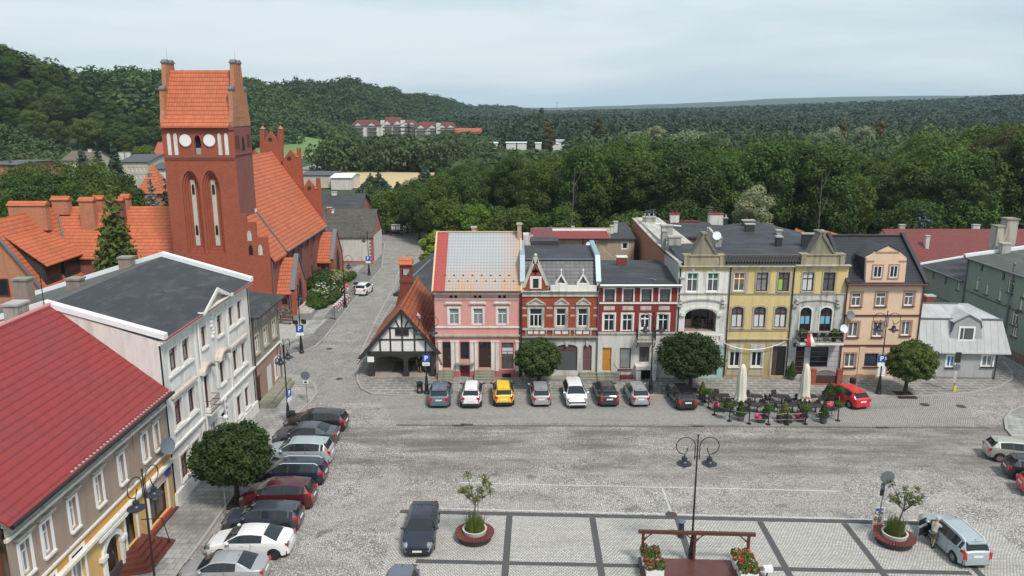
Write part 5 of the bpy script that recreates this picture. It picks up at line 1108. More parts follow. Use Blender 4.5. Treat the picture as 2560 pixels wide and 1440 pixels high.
W = 2.9; z = b.uz((560,285))[1]; b.wall(0,0,1.0,z,M_chw); b.wall(1.0,0,W,z-.3,plain('dark_red_boards', (.1,.03,.03), .8)); b.boxp('body', .02,.2,0,W,4,z-.4, M_chw); m = MB(); m.slab([(.8,-.3,z-.2),(W+.3,-.3,z-.2),(W+.3,4,z+.1),(.8,4,z+.1)], .1); b.P('roof', m, M_mar); b.chimney(1.9,-1.2,2.7,-.6,z-4,z-.9,MATS['tarred_brick']); b.finish()
for x0, x1, y0, y1, Y, lab in ((1842,2050,372,470,96,'small orange-tiled roof seen past the left of the right pyramid gable'),(2325,2460,380,450,99,'small orange-tiled roof between the right pyramid gable and the black roof')):
 a = atY((x0,y0), Y, 'J'); c = atY((x1,y0), Y, 'J'); e = atY((x0,y1), Y-4, 'J')
 b = Bld('outbuilding', lab, 'shed', None, None, 'J', o=Vector((a.x, Y-4, 0)), d=(1,0,0)); W = c.x-a.x; b.wall(0,0,W,e.z-.1,M_bricko); b.boxp('body', .02,.2,0,W,8,e.z-.2,M_bricko)
 m = MB(); m.slab([(-.1,-.3,e.z),(W+.1,-.3,e.z),(W+.1,4,a.z),(-.1,4,a.z)], .12); m.slab([(-.1,4,a.z),(W+.1,4,a.z),(W+.1,8,e.z),(-.1,8,e.z)], .12)
 if x0 < 2000: c_ = W*.8; m.slab([(c_-1.2,2,a.z-.2),(c_,2,a.z+.6),(c_,5,a.z+.6)], .1); m.slab([(c_,2,a.z+.6),(c_+1.2,2,a.z-.2),(c_,5,a.z+.6)], .1)
 b.P('roof', m, M_orange); b.finish()
def text_mesh(s, size, extr=.006, bold=0.0):
 c = bpy.data.curves.new('lettering', 'FONT'); c.body = s; c.size = size; c.extrude = extr; c.align_x = 'CENTER'; c.align_y = 'CENTER'; c.offset = bold
 o = bpy.data.objects.new('tmp', c); COL.objects.link(o); dg = bpy.context.evaluated_depsgraph_get(); me = bpy.data.meshes.new_from_object(o.evaluated_get(dg)); bpy.data.objects.remove(o); return me
def text(s, size, mat, parent, M, name='lettering', bold=0.0):
 me = text_mesh(s, size, bold=bold); me.materials.clear(); me.materials.append(mat); o = bpy.data.objects.new(name, me); COL.objects.link(o); me.transform(M); setparent(o, parent); return o
def facing(loc, rz=0): return Matrix.Translation(loc) @ Matrix.Rotation(rz,4,'Z') @ Matrix.Rotation(R(90),4,'X')
M_blk = plain('black_letters', (.01,.01,.01), .6, var=0); M_wht = plain('white_letters', (.8,.8,.8), .6, var=0)
u, z = bT.uz((1312,1026)); q = bT.rect(1270,1012,1400,1040); m = MB(); m.box(q[0],-.09,q[1],q[2],-.002,q[3]); o = bT.P('sign', m, M_blk); text('PIZZA', .36, M_wht, o, facing(((q[0]+q[2])/2-.1,-.1,(q[1]+q[3])/2)), bold=.008)
XF = -20.6
yn = 28.2
M_taup = plaster('taupe_render', (.36,.27,.215), .3, (.2,.16,.13)); M_ochre = plaster('ochre_render', (.62,.32,.08), .25, (.3,.17,.06)); M_peach = plaster('peach_yellow_render', (.62,.40,.155), .2, (.35,.25,.12))
M_flak = plaster('flaking_cornice', (.47,.43,.37), .8, (.15,.13,.11), .18, (.24,.17,.13))
b = Bld('town_house', 'house with bright red metal roof and taupe and ochre facade, lower left corner', 'house', None, None, 'V', o=Vector((XF, yn, 0)), d=(0,1,0))
W = 43.0-yn; ze = 7.7
def pz(p, zo=None): return b.uz(p, 0, zo)
def r2(BL, TR, zo=None): a = pz(BL, zo); c = pz(TR, zo); return (a[0], a[1], c[0], c[1])
zl = pz((1398,470))[1]; zy = pz((1385,410))[1]; zc = 6.75
b.wall(0,0,W,zl,M_peach); b.wall(0,zl,W,zy,M_ochre); b.wall(0,zy,W,zc,M_taup); b.wall(0,zc,W,ze,M_flak)
top = []
for BL, BR, TR in (((195,1445),(275,1395),(238,1140)),((378,1303),(440,1240),(408,975)),((592,1082),(645,1020),(612,775)),((803,868),(850,815),(830,572)),((990,680),(1028,640),(1012,408)),((1180,502),(1216,468),(1190,265)),((1278,425),(1312,392),(1300,178))):
 a = pz(BL); c = pz(TR); e = pz(BR); top.append((a[0], a[1], e[0], c[1]))
zb_ = sum(t[1] for t in top)/len(top); zt_ = sum(t[3] for t in top)/len(top)
for t in top:
 b.win((t[0], zb_, t[2], zt_), 'T', pane=M_glassc, sur=M_frame_w, sw=.17, sill=M_wtrim, bar=.075, depth=.2); m = MB(); m.box(t[0]-.3,-.2,zt_+.3,t[2]+.3,.003,zt_+.42); m.box(t[0]-.22,-.12,zt_+.175,t[2]+.22,.003,zt_+.3); b.P('window_hood', m, M_flak)
 c = (t[0]+t[2])/2; b.win((c-.18,6.95,c+.18,7.3), '1', M_wtrim, M_dark, name='attic_vent', bar=.05)
b.band(-.02,W,zc-.02,zc+.12,.1,M_wtrim,'string_course'); b.band(-.05,W+.02,7.42,ze+.0,.32,M_flak,'cornice',2); b.band(-.03,W,zl-.3,zl,.26,M_wtrim,'cornice',2); b.band(-.03,W,zy,zy+.1,.1,M_wtrim,'sill_band')
for t in (top[5][0]-.75, top[6][2]+.35, top[4][2]+.45): b.boxp('pilaster', t-.25,-.06,zy+.1,t+.25,.003,zc-.02, M_taup)
rr = r2((1245,1050),(1362,640)); rs = (rr[0], rr[1], pz((1388,905))[0], pz((1365,640))[1]); b.win(rs, '2', M_frame_b, glass('display_window',(.08,.09,.09),.06), sur=M_frame_w, sw=.18, bar=.12, depth=.25)
b.boxp('shop_sill', rs[0]-.2,-.12,rs[1]-.3,rs[2]+.2,.003,rs[1]-.02, plain('orange_red_sill', (.36,.065,.03), .6)); b.boxp('plinth', rs[0]-1.1,-.2,0,W,.003,rs[1]-.32, plain('dark_brown_plinth', (.06,.04,.04), .8)); b.boxp('plinth', 0,-.1,0,rs[0]-3.6,.003,.8, MATS['dark_brown_plinth'])
m = MB(); zs0 = rs[3]+.22; m.box(rs[0]-.2,-.1,zs0,W-.15,.003,zl-.32); o = b.P('shop_sign', m, plain('pinkish_sign_board', (.62,.42,.36), .5, var=.5, vs=4)); m = MB(); m.lathe([(.4,0),(.4,.02),(1e-4,.02)], 18, (0,0,0), 0, Matrix.Translation((W-.75,-.1,zl-.55)) @ Matrix.Rotation(R(90),4,'X') @ Matrix.Diagonal((1.1,.5,1,1))); b.P('blue_badge', m, plain('sign_blue', (.02,.08,.36), .4, var=0), o)
rd = r2((1060,1300),(1095,880)); rd = (rd[0], .9, pz((1140,1190))[0], rd[3]); b.door(rd, plain('brown_wood_shop_door', (.07,.035,.025), .6), sur=M_frame_w, sw=.15, depth=.5)
m = MB(); c = (rd[0]+rd[2])/2
for i in range(5): w_ = .95+.24*(4-i); m.prismz([(c-w_-.1,-.002),(c-w_+.35,-.5-.27*(4-i)),(c+w_-.35,-.5-.27*(4-i)),(c+w_+.1,-.002)], .0 if i == 0 else .18*i, .18*(i+1))
b.P('steps', m, plain('red_clay_step_tiles', (.12,.034,.025), .5, var=.35, vs=5)); m = MB(); m.tube([(c+.9,-.1,1.8),(c+1.0,-1.2,1.85),(c+1.05,-1.5,.3)], .03, 6); b.P('handrail', m, M_black)
ra = r2((890,1440),(962,1112)); ua0, ua1 = pz((870,1380))[0], pz((985,1260))[0]; cu = (ua0+ua1)/2; za = pz((930,1085))[1]; b.door((cu-.75,.3,cu+.75,za), plain('dark_wood_arched_door', (.045,.025,.018), .6), arch=.6, depth=.35)
m = MB(); Q = [((cu+.75*math.cos(t), za-.6+.6*math.sin(t)), (cu+1.0*math.cos(t), za-.6+.88*math.sin(t))) for t in [math.pi*(1-i/10) for i in range(11)]]
for (p, p2), (q, q2) in zip(Q, Q[1:]): m.prism([p, q, q2, p2], -.14, .003)
m.box(cu-1.0,-.14,.3,cu-.75,.003,za-.6); m.box(cu+.75,-.14,.3,cu+1.0,.003,za-.6); m.box(cu-1.25,-.22,za-.75,cu-.72,.0025,za-.55); m.box(cu+.72,-.22,za-.75,cu+1.25,.0025,za-.55); m.box(cu-1.35,-.3,za+.42,cu+1.35,.003,za+.6); b.P('portal', m, M_wtrim)
for off in (-2.9,-5.2,-7.5):
 if cu+off-.5 > .2: b.win((cu+off-.5,1.7,cu+off+.5,3.55), 'T', pane=M_glassc, sur=M_frame_w, sw=.15, bar=.08, depth=.2)
b.boxp('body', .02,.62,0,W-.02,12,ze-.02, M_taup); zrg = 12.95; dr = 5.95
m = MB(); m.slab([(-.3,-.5,ze-.05),(W+.02,-.5,ze-.05),(W+.02,dr,zrg),(-.3,dr,zrg)], .1); m.slab([(-.3,dr,zrg),(W+.02,dr,zrg),(W+.02,12.4,ze),(-.3,12.4,ze)], .1); b.P('roof', m, M_redmetal)
m = MB(); m.tube([(-.3,dr,zrg+.02),(W,dr,zrg+.02)], .12, 8); b.P('ridge', m, plain('pale_red_ridge', (.55,.2,.19), .4)); m = MB(); m.prismx([(.05,ze-.1),(12,ze-.1),(dr,zrg-.12)], .0, .25); b.P('gable_wall', m, M_bricko)
gutter(b,-.3,W,ze-.1,-.6,M_black,.1)
m = MB(); n_ = 46
for i in range(n_): u = W*(i+.5)/n_; m.box(u-.06,-.47,ze+.0,u+.06,-.36,ze+.06) if i > 12 else None
b.P('snow_guard', m, M_conc); p = b.uz((235,1360), dr+.5, 'W'); b.chimney(p[0]-.5,dr+.4,p[0]+.5,dr+1.2,zrg-1,b.uz((240,1265),dr+.5,'W')[1],M_ch,None,0)
m = MB(); p = b.uz((465,1270), dr, 'W'); q = b.uz((395,930), dr, 'W'); m.tube([(p[0],dr,zrg),(p[0],dr,q[1])], .025, 5); b.P('aerial', m, M_black)
u, z = pz((1292,375)); m = MB(); m.lathe([(1e-4,-.05),(.3,-.03),(.5,.03),(.49,.05),(.3,0),(1e-4,-.02)], 20, (0,0,0), 0, Matrix.Translation((u,-.55,z)) @ Matrix.Rotation(R(-28),4,'Z') @ Matrix.Rotation(R(78),4,'X')); m.tube([(u,-.5,z-.1),(u,-.05,z-.3)], .03, 5); b.P('satellite_dish', m, plain('slate_dish', (.13,.16,.19), .5), smooth=60)
b.finish()
b = Bld('brick_annexe', 'strip of orange brick wall at the left frame edge below the red roof', 'house', None, None, 'V', o=Vector((XF-.25, 18.0, 0)), d=(0,1,0)); b.wall(0,0,yn-18.02,7.2,M_bk2); b.boxp('body', 0,.2,0,yn-18.02,9,7.2,M_bk2); m = MB(); m.slab([(-.1,-.2,7.3),(yn-18.03,-.2,7.3),(yn-18.03,9,9.5),(-.1,9,9.5)], .15); b.P('roof', m, M_felt); b.finish()
M_cw = plaster('creamy_white_stucco', (.70,.685,.65), .28, (.3,.27,.24)); M_cwt = plaster('white_stucco_trim', (.75,.735,.70), .25, (.36,.3,.27))
y0 = 43.05
b = Bld('tenement', 'white three-storey stucco house with brown windows and a black felt roof left of the square', 'house', None, None, 'X', o=Vector((XF, y0, 0)), d=(0,1,0))
W = 15.45; ze = 10.75; b.wall(0,0,W,ze,M_cw)
def r3(BL, TR, zo=None): a = b.uz(BL, 0, zo); c = b.uz(TR, 0, zo); return [a[0], a[1], c[0], c[1]]
T = [r3(*q) for q in (((90,1010),(137,765)),((200,925),(243,690)),((360,812),(390,588)),((495,700),(525,490)),((592,610),(620,415)),((665,550),(692,360)))]
Mi = [r3(*q) for q in (((135,1440),(182,1212)),((255,1375),(290,1118)),((378,1270),(410,1000)),((520,1112),(545,878)),((632,1005),(657,778)),((705,932),(724,722)))]
Lo = [r3(*q) for q in (((668,1392),(692,1168)),((735,1312),(757,1098)))]+[r3((822,1018),(845,872),'A')]
for Ls in (T, Mi, Lo):
 a = sum(q[1] for q in Ls)/len(Ls); c = sum(q[3] for q in Ls)/len(Ls)
 for q in Ls: q[1], q[3] = a, c; q[2] = max(q[2], q[0]+.85)
Lo.append([Lo[2][0]+1.75, Lo[2][1], Lo[2][2]+1.75, Lo[2][3]])
for q in T+Mi+Lo:
 if q is Mi[2]: q[1] -= .75
 b.win(q, 'T', M_frame_b, M_glassc if q in T else M_glassm, sur=M_cwt, sw=.16, sill=M_cwt, bar=.085, depth=.2, sp=.05)
for Ls, dz in ((T,.1),(Mi,.1)):
 for i, j in ((0,1),(4,5)): b.band(Ls[i][0]-.3, Ls[j][2]+.3, Ls[i][1]-.28, Ls[i][1]-.102, .16, M_cwt, 'sill_band', 2)
 for i in (0,1,4,5): q = Ls[i]; b.boxp('plaster_panel', q[0],-.04,q[1]-1.1,q[2],.003,q[1]-.45, M_cwt)
zs = Lo[0][3]+.75; b.band(0,W,zs,zs+.25,.16,M_cwt,'string_course',2)
for i, j in ((0,1),(4,5)): b.band(Mi[i][0]-.3,Mi[j][2]+.3,Mi[i][3]+.35,Mi[i][3]+.52,.22,plaster('chipped_red_white_ledge',(.6,.52,.48),.5,(.32,.12,.1)),'ledge')
for q in (Mi[2], Mi[3]):
 c = (q[0]+q[2])/2; m = MB(); Q = []
 for i in range(9): t = math.pi*(1-i/8); Q.append((c+1.05*math.cos(t), q[3]+.35+.62*math.sin(t)))
 for p, r_ in zip(Q, Q[1:]): m.prism([p, r_, (c+(r_[0]-c)*.8, q[3]+.35+(r_[1]-q[3]-.35)*.74), (c+(p[0]-c)*.8, q[3]+.35+(p[1]-q[3]-.35)*.74)], -.45, .003)
 o = b.P('arched_hood', m, MATS['chipped_red_white_ledge']); m = MB()
 for s_ in (-1,1): m.box(c+s_*.93-.09,-.1,q[1],c+s_*.93+.09,.003,q[3]+.3)
 b.P('pilaster', m, M_cwt, o)
for u in (T[1][2]+.9, T[3][2]+.95): b.boxp('lesene', u-.12,-.09,1.2,u+.12,.003,ze-.15, M_cwt)
rainpipe(b, T[1][2]+1.2, .2, ze, M_cwt, -.14, .07)
b.band(-.05,W+.05,ze-.3,ze,.42,M_cwt,'cornice',3); m = MB(); m.box(-.05,-.47,ze+.0,W+.05,-.36,ze+.1); b.P('gutter', m, plain('faded_red_gutter', (.28,.09,.085), .6))
b.band(0,W,0,1.0,.16,M_cwt,'plinth',1)
for q in (T[2], T[3]):
 c = (q[0]+q[2])/2; m = MB()
 for (du, dz, r_) in ((0,.62,.2),(-.3,.5,.13),(.3,.5,.13),(0,.35,.12),(-.5,.38,.08),(.5,.38,.08)): m.ball((c+du,-.0,q[3]+dz), r_, 8)
 b.P('stucco_ornament', m, M_cwt, smooth=60)
c = (T[2][2]+T[3][0])/2; m = MB()
for k_ in range(7): m.ball((c+.12*math.sin(k_*1.3),0,T[2][1]+.3+k_*.27), .17, 8)
b.P('stucco_ornament', m, M_cwt, smooth=60)
p0 = b.uz((310,515))[0]; p1 = b.uz((577,350))[0]; c = (p0+p1)/2; m = MB()
for s_, e_ in ((p0,1),(p1,-1)): m.prism([(s_,ze+.02),(s_+e_*.5,ze+.02),(c,ze+.95),(c,ze+1.25)], -.5, 1.0)
m.box(p0,-.48,ze+.11,p1,-.1,ze+.2); o = b.P('pediment', m, M_cwt); m = MB(); m.prism([(p0+.5,ze+.02),(p1-.5,ze+.02),(c,ze+.93)], -.12, .6); b.P('tympanum', m, M_stuc, o); m = MB(); m.slab([(p0-.05,-.4,ze+.12),(c,-.4,ze+1.3),(c,3.6,ze+1.32),(p0+.6,1.0,ze+.4)], .06); m.slab([(c,-.4,ze+1.3),(p1+.05,-.4,ze+.12),(p1-.6,1.0,ze+.4),(c,3.6,ze+1.32)], .06); b.P('pediment_roof', m, M_felt, o)
dr, zr_ = 6.3, 12.85; D = 17.0; zbk = 9.6
m = MB(); m.slab([(.02,-.4,ze+.08),(W-.02,-.4,ze+.08),(W-.02,dr,zr_),(.02,dr,zr_)], .12); b.P('roof', m, M_felt); m = MB(); m.slab([(.02,dr,zr_),(W-.02,dr,zr_),(W-.02,D,zbk),(.02,D,zbk)], .12); b.P('rear_roof', m, M_feltg)
for u in (-.1, W-.22):
 m = MB(); m.prismx([(0.0,0),(D,0),(D,zbk),(dr,zr_),(0,ze)], u, u+.3); o = b.P('gable_wall', m, M_cw); m = MB()
 for a, e in (((-.45,ze+.1),(dr,zr_)),((dr,zr_),(D+.1,zbk-.02))): m.add([(u-.08,a[0],a[1]),(u+.42,a[0],a[1]),(u+.42,e[0],e[1]),(u-.08,e[0],e[1]),(u-.08,a[0],a[1]+.32),(u+.42,a[0],a[1]+.32),(u+.42,e[0],e[1]+.32),(u-.08,e[0],e[1]+.32)], [(0,3,2,1),(4,5,6,7),(0,1,5,4),(1,2,6,5),(2,3,7,6),(3,0,4,7)])
 b.P('parapet_capping', m, M_capw, o)
b.boxp('body', .2,.24,0,W-.24,D,zbk-.3, M_cw)
M_chb = plaster('brownish_chimney', (.30,.225,.2), .35)
for x0, x1, yt, yb in ((195,352,1000,1245),(735,905,1000,1190),(1290,1420,775,945)):
 d = 8.6 if x0 > 1000 else (9.4 if x0 > 500 else 11.5); p = b.uz(((x0+x1)/2,yb), d, 'W'); q = b.uz(((x0+x1)/2,yt), d, 'W'); b.chimney(p[0]-.38,d-.45,p[0]+.38,d+.45,p[1]-.4,q[1],M_chb,M_moss)
q = Mi[2]; m = MB(); m.box(q[0]-.25,-.55,q[1]-.18,q[2]+.3,-.002,q[1]-.06); o = b.P('balcony', m, M_cwt); m = MB()
for z in (q[1],q[1]+.45,q[1]+.85): m.tube([(q[0]-.22,-.02,z),(q[0]-.22,-.52,z),(q[2]+.27,-.52,z),(q[2]+.27,-.02,z)], .022, 4)
for i in range(12): u = q[0]-.22+(q[2]-q[0]+.49)*i/11; m.tube([(u,-.52,q[1]-.06),(u,-.58,q[1]+.3),(u,-.52,q[1]+.85)], .014, 4)
b.P('railing', m, M_frame_b, o)
ud = b.uz((560,1420))[0]; b.door((ud-.7,.35,ud+.7,2.85), M_drb, depth=.3, glassy=M_glass, sur=M_cwt, sw=.2); b.win((ud-2.6,.9,ud-1.5,2.9), '2', M_frame_w, M_glassm, sur=M_cwt, depth=.15)
p = b.uz((548,1370)); m = MB(); m.box(p[0]-.26,-.3,1.55,p[0]+.0,-.24,3.9); o = b.P('sign', m, M_frame_w)
for i, ch in enumerate('NOTAR'): text(ch, .3, M_blk, o, facing((p[0]-.13,-.306,3.65-i*.44)), bold=.006)
m = MB(); m.tube([(ud-.95,-.02,2.75),(ud-.95,-.35,2.75)], .03, 6); m.ball((ud-.95,-.4,2.75), .17, 10); b.P('wall_lamp', m, M_capw, smooth=60)
b.finish()
b = Bld('town_house', 'small stained grey and pink house with black monopitch roof beside the white house', 'house', None, None, 'X', o=Vector((XF, y0+15.55, 0)), d=(0,1,0))
W = 7.0; ze = 7.85; z1 = b.uz((800,965))[1]; M_gst = plaster('grey_soot_render', (.30,.275,.225), .8, (.1,.095,.085), .15, (.42,.38,.3)); M_pst = plaster('pinkish_brown_render', (.36,.225,.175), .6, (.2,.16,.14), .18, (.42,.34,.3))
b.wall(0,0,W,z1,M_pst); b.wall(0,z1,W,ze,M_gst); gq = [r3(*q) for q in (((820,848),(848,660)),((895,772),(918,592)),((968,702),(988,528)))]
for q in gq: b.win((q[0],gq[0][1],q[0]+.95,gq[0][3]), 'T', pane=M_glassm, sur=plaster('peach_surround',(.58,.49,.38),.4), sw=.14, bar=.085, sill=M_beig)
for q in gq:
 for s_ in (.1,.55): b.boxp('attic_patch', q[0]+s_,-.02,gq[0][3]+.75,q[0]+s_+.22,.003,gq[0][3]+1.35, MATS['peach_surround'])
d0 = b.uz((848,1280))[0]; d1 = b.uz((885,1240))[0]; zd = b.uz((880,990))[1]; b.door((d0,.45,d1,zd), M_drb); d0 = b.uz((930,1165))[0]; d1 = b.uz((968,1130))[0]; zz = b.uz((955,910))[1]
q = (d0,.55,d1,zz); b.hole(*q); m = MB(); n_ = 16
for i in range(n_): a = q[1]+(q[3]-q[1])*i/n_; e = q[1]+(q[3]-q[1])*(i+1)/n_; m.prismx([(.03,a),(.0,a+.02),(.05,e),(.08,e)], q[0], q[2])
b.P('roller_shutter', m, plain('pale_grey_shutter', (.55,.55,.54), .5)); d0 = b.uz((992,1075))[0]; b.win((d0,b.uz((992,1075))[1],d0+1.2,b.uz((1010,855))[1]), 'T', pane=M_glassm, sur=M_frame_w, sw=.1, bar=.1)
b.band(0,W,z1,z1+.12,.12,M_wtrim,'string_course'); m = MB(); m.slab([(-.02,-.55,ze),(W+.45,-.55,ze),(W+.45,9,ze+1.3),(-.02,9,ze+1.3)], .14); b.P('roof', m, M_felt); b.boxp('body', .02,.2,0,W,9,ze-.05, M_gst)
m = MB(); m.prismx([(0,0),(9,0),(9,ze+1.1),(0,ze-.1)], W-.1, W+.06); b.P('side_wall', m, M_gst)
m = MB(); m.box(.4,-1.0,.1,W-.6,-.003,.62); m.box(.4,-1.35,.1,W-.9,-1.0,.4); m.box(.7,-1.3,.4,W-1.3,-1.02,.5); b.P('stone_platform', m, M_moss); gutter(b,-.02,W+.4,ze-.04,-.62,M_frame_d,.08); rainpipe(b,.1,.3,ze,M_frame_d,-.1)
b.finish()
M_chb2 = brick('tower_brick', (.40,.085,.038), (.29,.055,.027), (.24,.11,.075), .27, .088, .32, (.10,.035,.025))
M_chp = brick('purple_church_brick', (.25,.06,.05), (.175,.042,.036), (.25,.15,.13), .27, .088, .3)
M_gabb = brick('gable_brick', (.52,.23,.11), (.36,.12,.06), (.3,.2,.14), .27, .088, .5, (.16,.08,.06))
M_panel = plaster('pale_niche_plaster', (.55,.52,.46), .5, (.3,.25,.2)); M_clock = plain('blank_white_dial', (.78,.78,.77), .6, var=.04)
bb = NB('fieldstone'); u = bb.coord('UV'); v1 = bb.n('ShaderNodeTexVoronoi', {'Scale': 2.6}); v2 = bb.n('ShaderNodeTexVoronoi', {'Scale': 2.6}, feature='DISTANCE_TO_EDGE'); bb.t.links.new(u, v1.inputs['Vector']); bb.t.links.new(u, v2.inputs['Vector']); s_ = bb.n('ShaderNodeSeparateColor'); bb.t.links.new(v1.outputs['Color'], s_.inputs[0])
bb.col(bb.mix(bb.ramp(v2.outputs['Distance'],.03,.1), (.05,.045,.04), bb.mix(s_.outputs[0], (.15,.12,.11), (.34,.29,.26)))); bb.rough(.9); bb.bump(v2.outputs['Distance'], .6, .1); M_field = bb.m
CX, CY = -34.4, 86.0
ch = thing('church', 'red brick church with a saddle-roofed tower, stepped gables and orange tiled roofs', 'church', (CX, CY, 0))
def cp(name, m, mats, parent=None, smooth=None): return m.build(name, mats, parent or ch, smooth)
class CF(Bld):                      # a facing plane of the church measured in its own frame
 def __init__(s, o, d): s.o = Vector(o); s.ux = Vector(d); s.uy = Vector((-s.ux.y, s.ux.x, 0)); s.zo = 'B'
S = CF((CX, CY, 0), (1,0,0))        # south plane, u = x in church coordinates
TL, TR_ = -3.9, 3.95; TD = 5.7; zte = 21.95
def sp_(p): return S.uz(p, 0, 'B')
n1 = (sp_((300,800))[0]-1.62, sp_((300,800))[0]+1.62)
def lancet(uc, hw, z0, z1, n=6):
 Q = [(uc-hw, z0), (uc+hw, z0)]; ah = hw*2.2
 for i in range(n+1): t = i/n; Q.append((uc+hw*(1-t**1.6), z1-ah+ah*math.sin(t*math.pi/2)**.9))
 for i in range(1, n+1): t = 1-i/n; Q.append((uc-hw*(1-t**1.6), z1-ah+ah*math.sin(t*math.pi/2)**.9))
 return Q
def wall_with_lancets(L, u0, u1, z0, z1, y):      # vertical strips around pointed openings
 m = MB(); xs = [u0];
 L = sorted(L)
 for (uc, hw, a, c) in L: xs += [uc-hw, uc+hw]
 xs.append(u1)
 for i in range(0, len(xs), 2): m.poly([(xs[i],y,z0),(xs[i+1],y,z0),(xs[i+1],y,z1),(xs[i],y,z1)])
 for (uc, hw, a, c) in L:
  m.poly([(uc-hw,y,z0),(uc+hw,y,z0),(uc+hw,y,a),(uc-hw,y,a)]); Q = lancet(uc, hw, a, c)[2:]
  for p, q in zip(Q, Q[1:]): m.poly([(p[0],y,p[1]),(p[0],y,z1),(q[0],y,z1),(q[0],y,q[1])])
 return m
nz0 = sp_((360,1165))[1]; nz1 = sp_((312,690))[1]; c1 = (sp_((270,800))[0]+sp_((362,800))[0])/2-.12; c2 = (sp_((378,800))[0]+sp_((475,800))[0])/2-.05
hw = (sp_((478,800))[0]-sp_((378,800))[0])/2; zb0 = sp_((348,600))[1]; zb1 = sp_((348,490))[1]; cb = sp_((347,540))[0]; hb = (sp_((367,540))[0]-sp_((328,540))[0])/2
zm = (nz1+zb0)/2
m = wall_with_lancets([(c1,hw,nz0,nz1),(c2,hw,nz0,nz1)], TL, TR_, 0, zm, 0); m2 = wall_with_lancets([(cb,hb,zb0,zb1)], TL, TR_, zm, zte, 0); m.add(m2.v, m2.f)
for (uc) in (c1, c2):
 for k_, (h_, y, y2) in enumerate(((hw,0,.22),(hw*.8,.22,.44),(hw*.6,.44,.66))):
  Q = lancet(uc, h_, nz0+k_*.35, nz1-k_*.3)
  for p, q in zip(Q, Q[1:]+Q[:1]): m.poly([(p[0],y,p[1]),(q[0],y,q[1]),(q[0],y2,q[1]),(p[0],y2,p[1])])
  Q2 = lancet(uc, h_*(.8 if k_ == 0 else .75), nz0+(k_+1)*.35, nz1-(k_+1)*.3)
  if k_ < 2:
   for i in range(len(Q)): j = (i+1) % len(Q); m.poly([(Q[i][0],y2,Q[i][1]),(Q[j][0],y2,Q[j][1]),(Q2[j][0],y2,Q2[j][1]),(Q2[i][0],y2,Q2[i][1])])
 m.poly([(uc-hw*.6,.66,nz0),(uc+hw*.6,.66,nz0),(uc+hw*.6,.66,nz1-.5),(uc-hw*.6,.66,nz1-.5)])
Q = lancet(cb, hb, zb0, zb1)
for p, q in zip(Q, Q[1:]+Q[:1]): m.poly([(p[0],0,p[1]),(q[0],0,q[1]),(q[0],.6,q[1]),(p[0],.6,p[1])])
m.poly([(TL,0,0),(TL,TD,0),(TL,TD,zte),(TL,0,zte)]); m.poly([(TL,TD,0),(TR_,TD,0),(TR_,TD,zte),(TL,TD,zte)])
o = cp('tower', m, M_chb2); m = MB(); zh_ = sp_((560,600))[1]
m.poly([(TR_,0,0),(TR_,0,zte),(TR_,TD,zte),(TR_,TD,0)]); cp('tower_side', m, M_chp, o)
for uc in (c1, c2):
 m = MB(); m.box(uc-.24,.60,nz0+1.0,uc+.24,.655,nz1-1.1); p_ = cp('niche_panel', m, M_panel, o); m = MB()
 for z in (sp_((340,800))[1], sp_((362,1030))[1]): m.prism(lancet(uc, .15, z-.55, z+.6), .58, .602)
 cp('slit_window', m, M_dark, o)
m = MB(); m.prism(lancet(cb, hb*.98, zb0+.02, zb1-.02), .45, .5); cp('belfry_opening', m, M_dark, o); m = MB(); m.box(cb-.3,.1,zb0+.02,cb+.3,.4,zb0+.7); cp('belfry_louvre', m, M_stone, o)
for x in (278, 413):
 u, z = sp_((x,519)); m = MB(); m.lathe([(.66,0),(.66,.05),(1e-4,.05)], 28, (0,0,0), 0, Matrix.Translation((u,-.001,z)) @ Matrix.Rotation(R(90),4,'X')); cp('clock_face', m, M_clock, o); m = MB(); m.lathe([(.66,.0),(.78,.0),(.78,.07),(.66,.07)], 28, (0,0,0), 0, Matrix.Translation((u,-.002,z)) @ Matrix.Rotation(R(90),4,'X'), False); cp('clock_surround', m, M_chp, o)
for x in (183,220,468,506):
 u, za = sp_((x-2,478)); zb = sp_((x+4,602))[1]; m = MB(); m.prism(lancet(u, .2, zb, za), -.03, .02); cp('blind_slit', m, plaster('white_blind_panel', (.72,.70,.66), .3), o)
zc_ = sp_((355,618))[1]; m = MB(); m.box(TL-.02,-.1,zc_,TR_+.02,.02,zc_+.12)
for i in range(36): u = TL+.15+(TR_-TL-.3)*i/35; m.box(u-.06,-.1,zc_-.22,u+.06,.0,zc_-.001)
cp('corbel_frieze', m, M_chp, o); m = MB(); m.box(TL-.12,-.14,zte-.35,TR_+.1,-.001,zte-.0); cp('eaves_band', m, M_chp, o)
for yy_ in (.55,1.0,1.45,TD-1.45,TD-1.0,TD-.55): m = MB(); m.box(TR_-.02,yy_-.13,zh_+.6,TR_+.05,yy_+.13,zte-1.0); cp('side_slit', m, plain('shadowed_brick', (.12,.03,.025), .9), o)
m = MB(); m.add([(TR_+.04,TD/2+p[0],p[1]) for p in lancet(0,.42,zh_+.3,zte-1.1)], [tuple(range(len(lancet(0,.42,0,1))))]); cp('side_belfry_opening', m, M_dark, o); m = MB(); m.box(TR_+.0,-.02,zh_-.1,TR_+.1,TD,zh_+.06); cp('string_course', m, M_chp, o)
zrt = 28.0; yr = TD/2
m = MB()
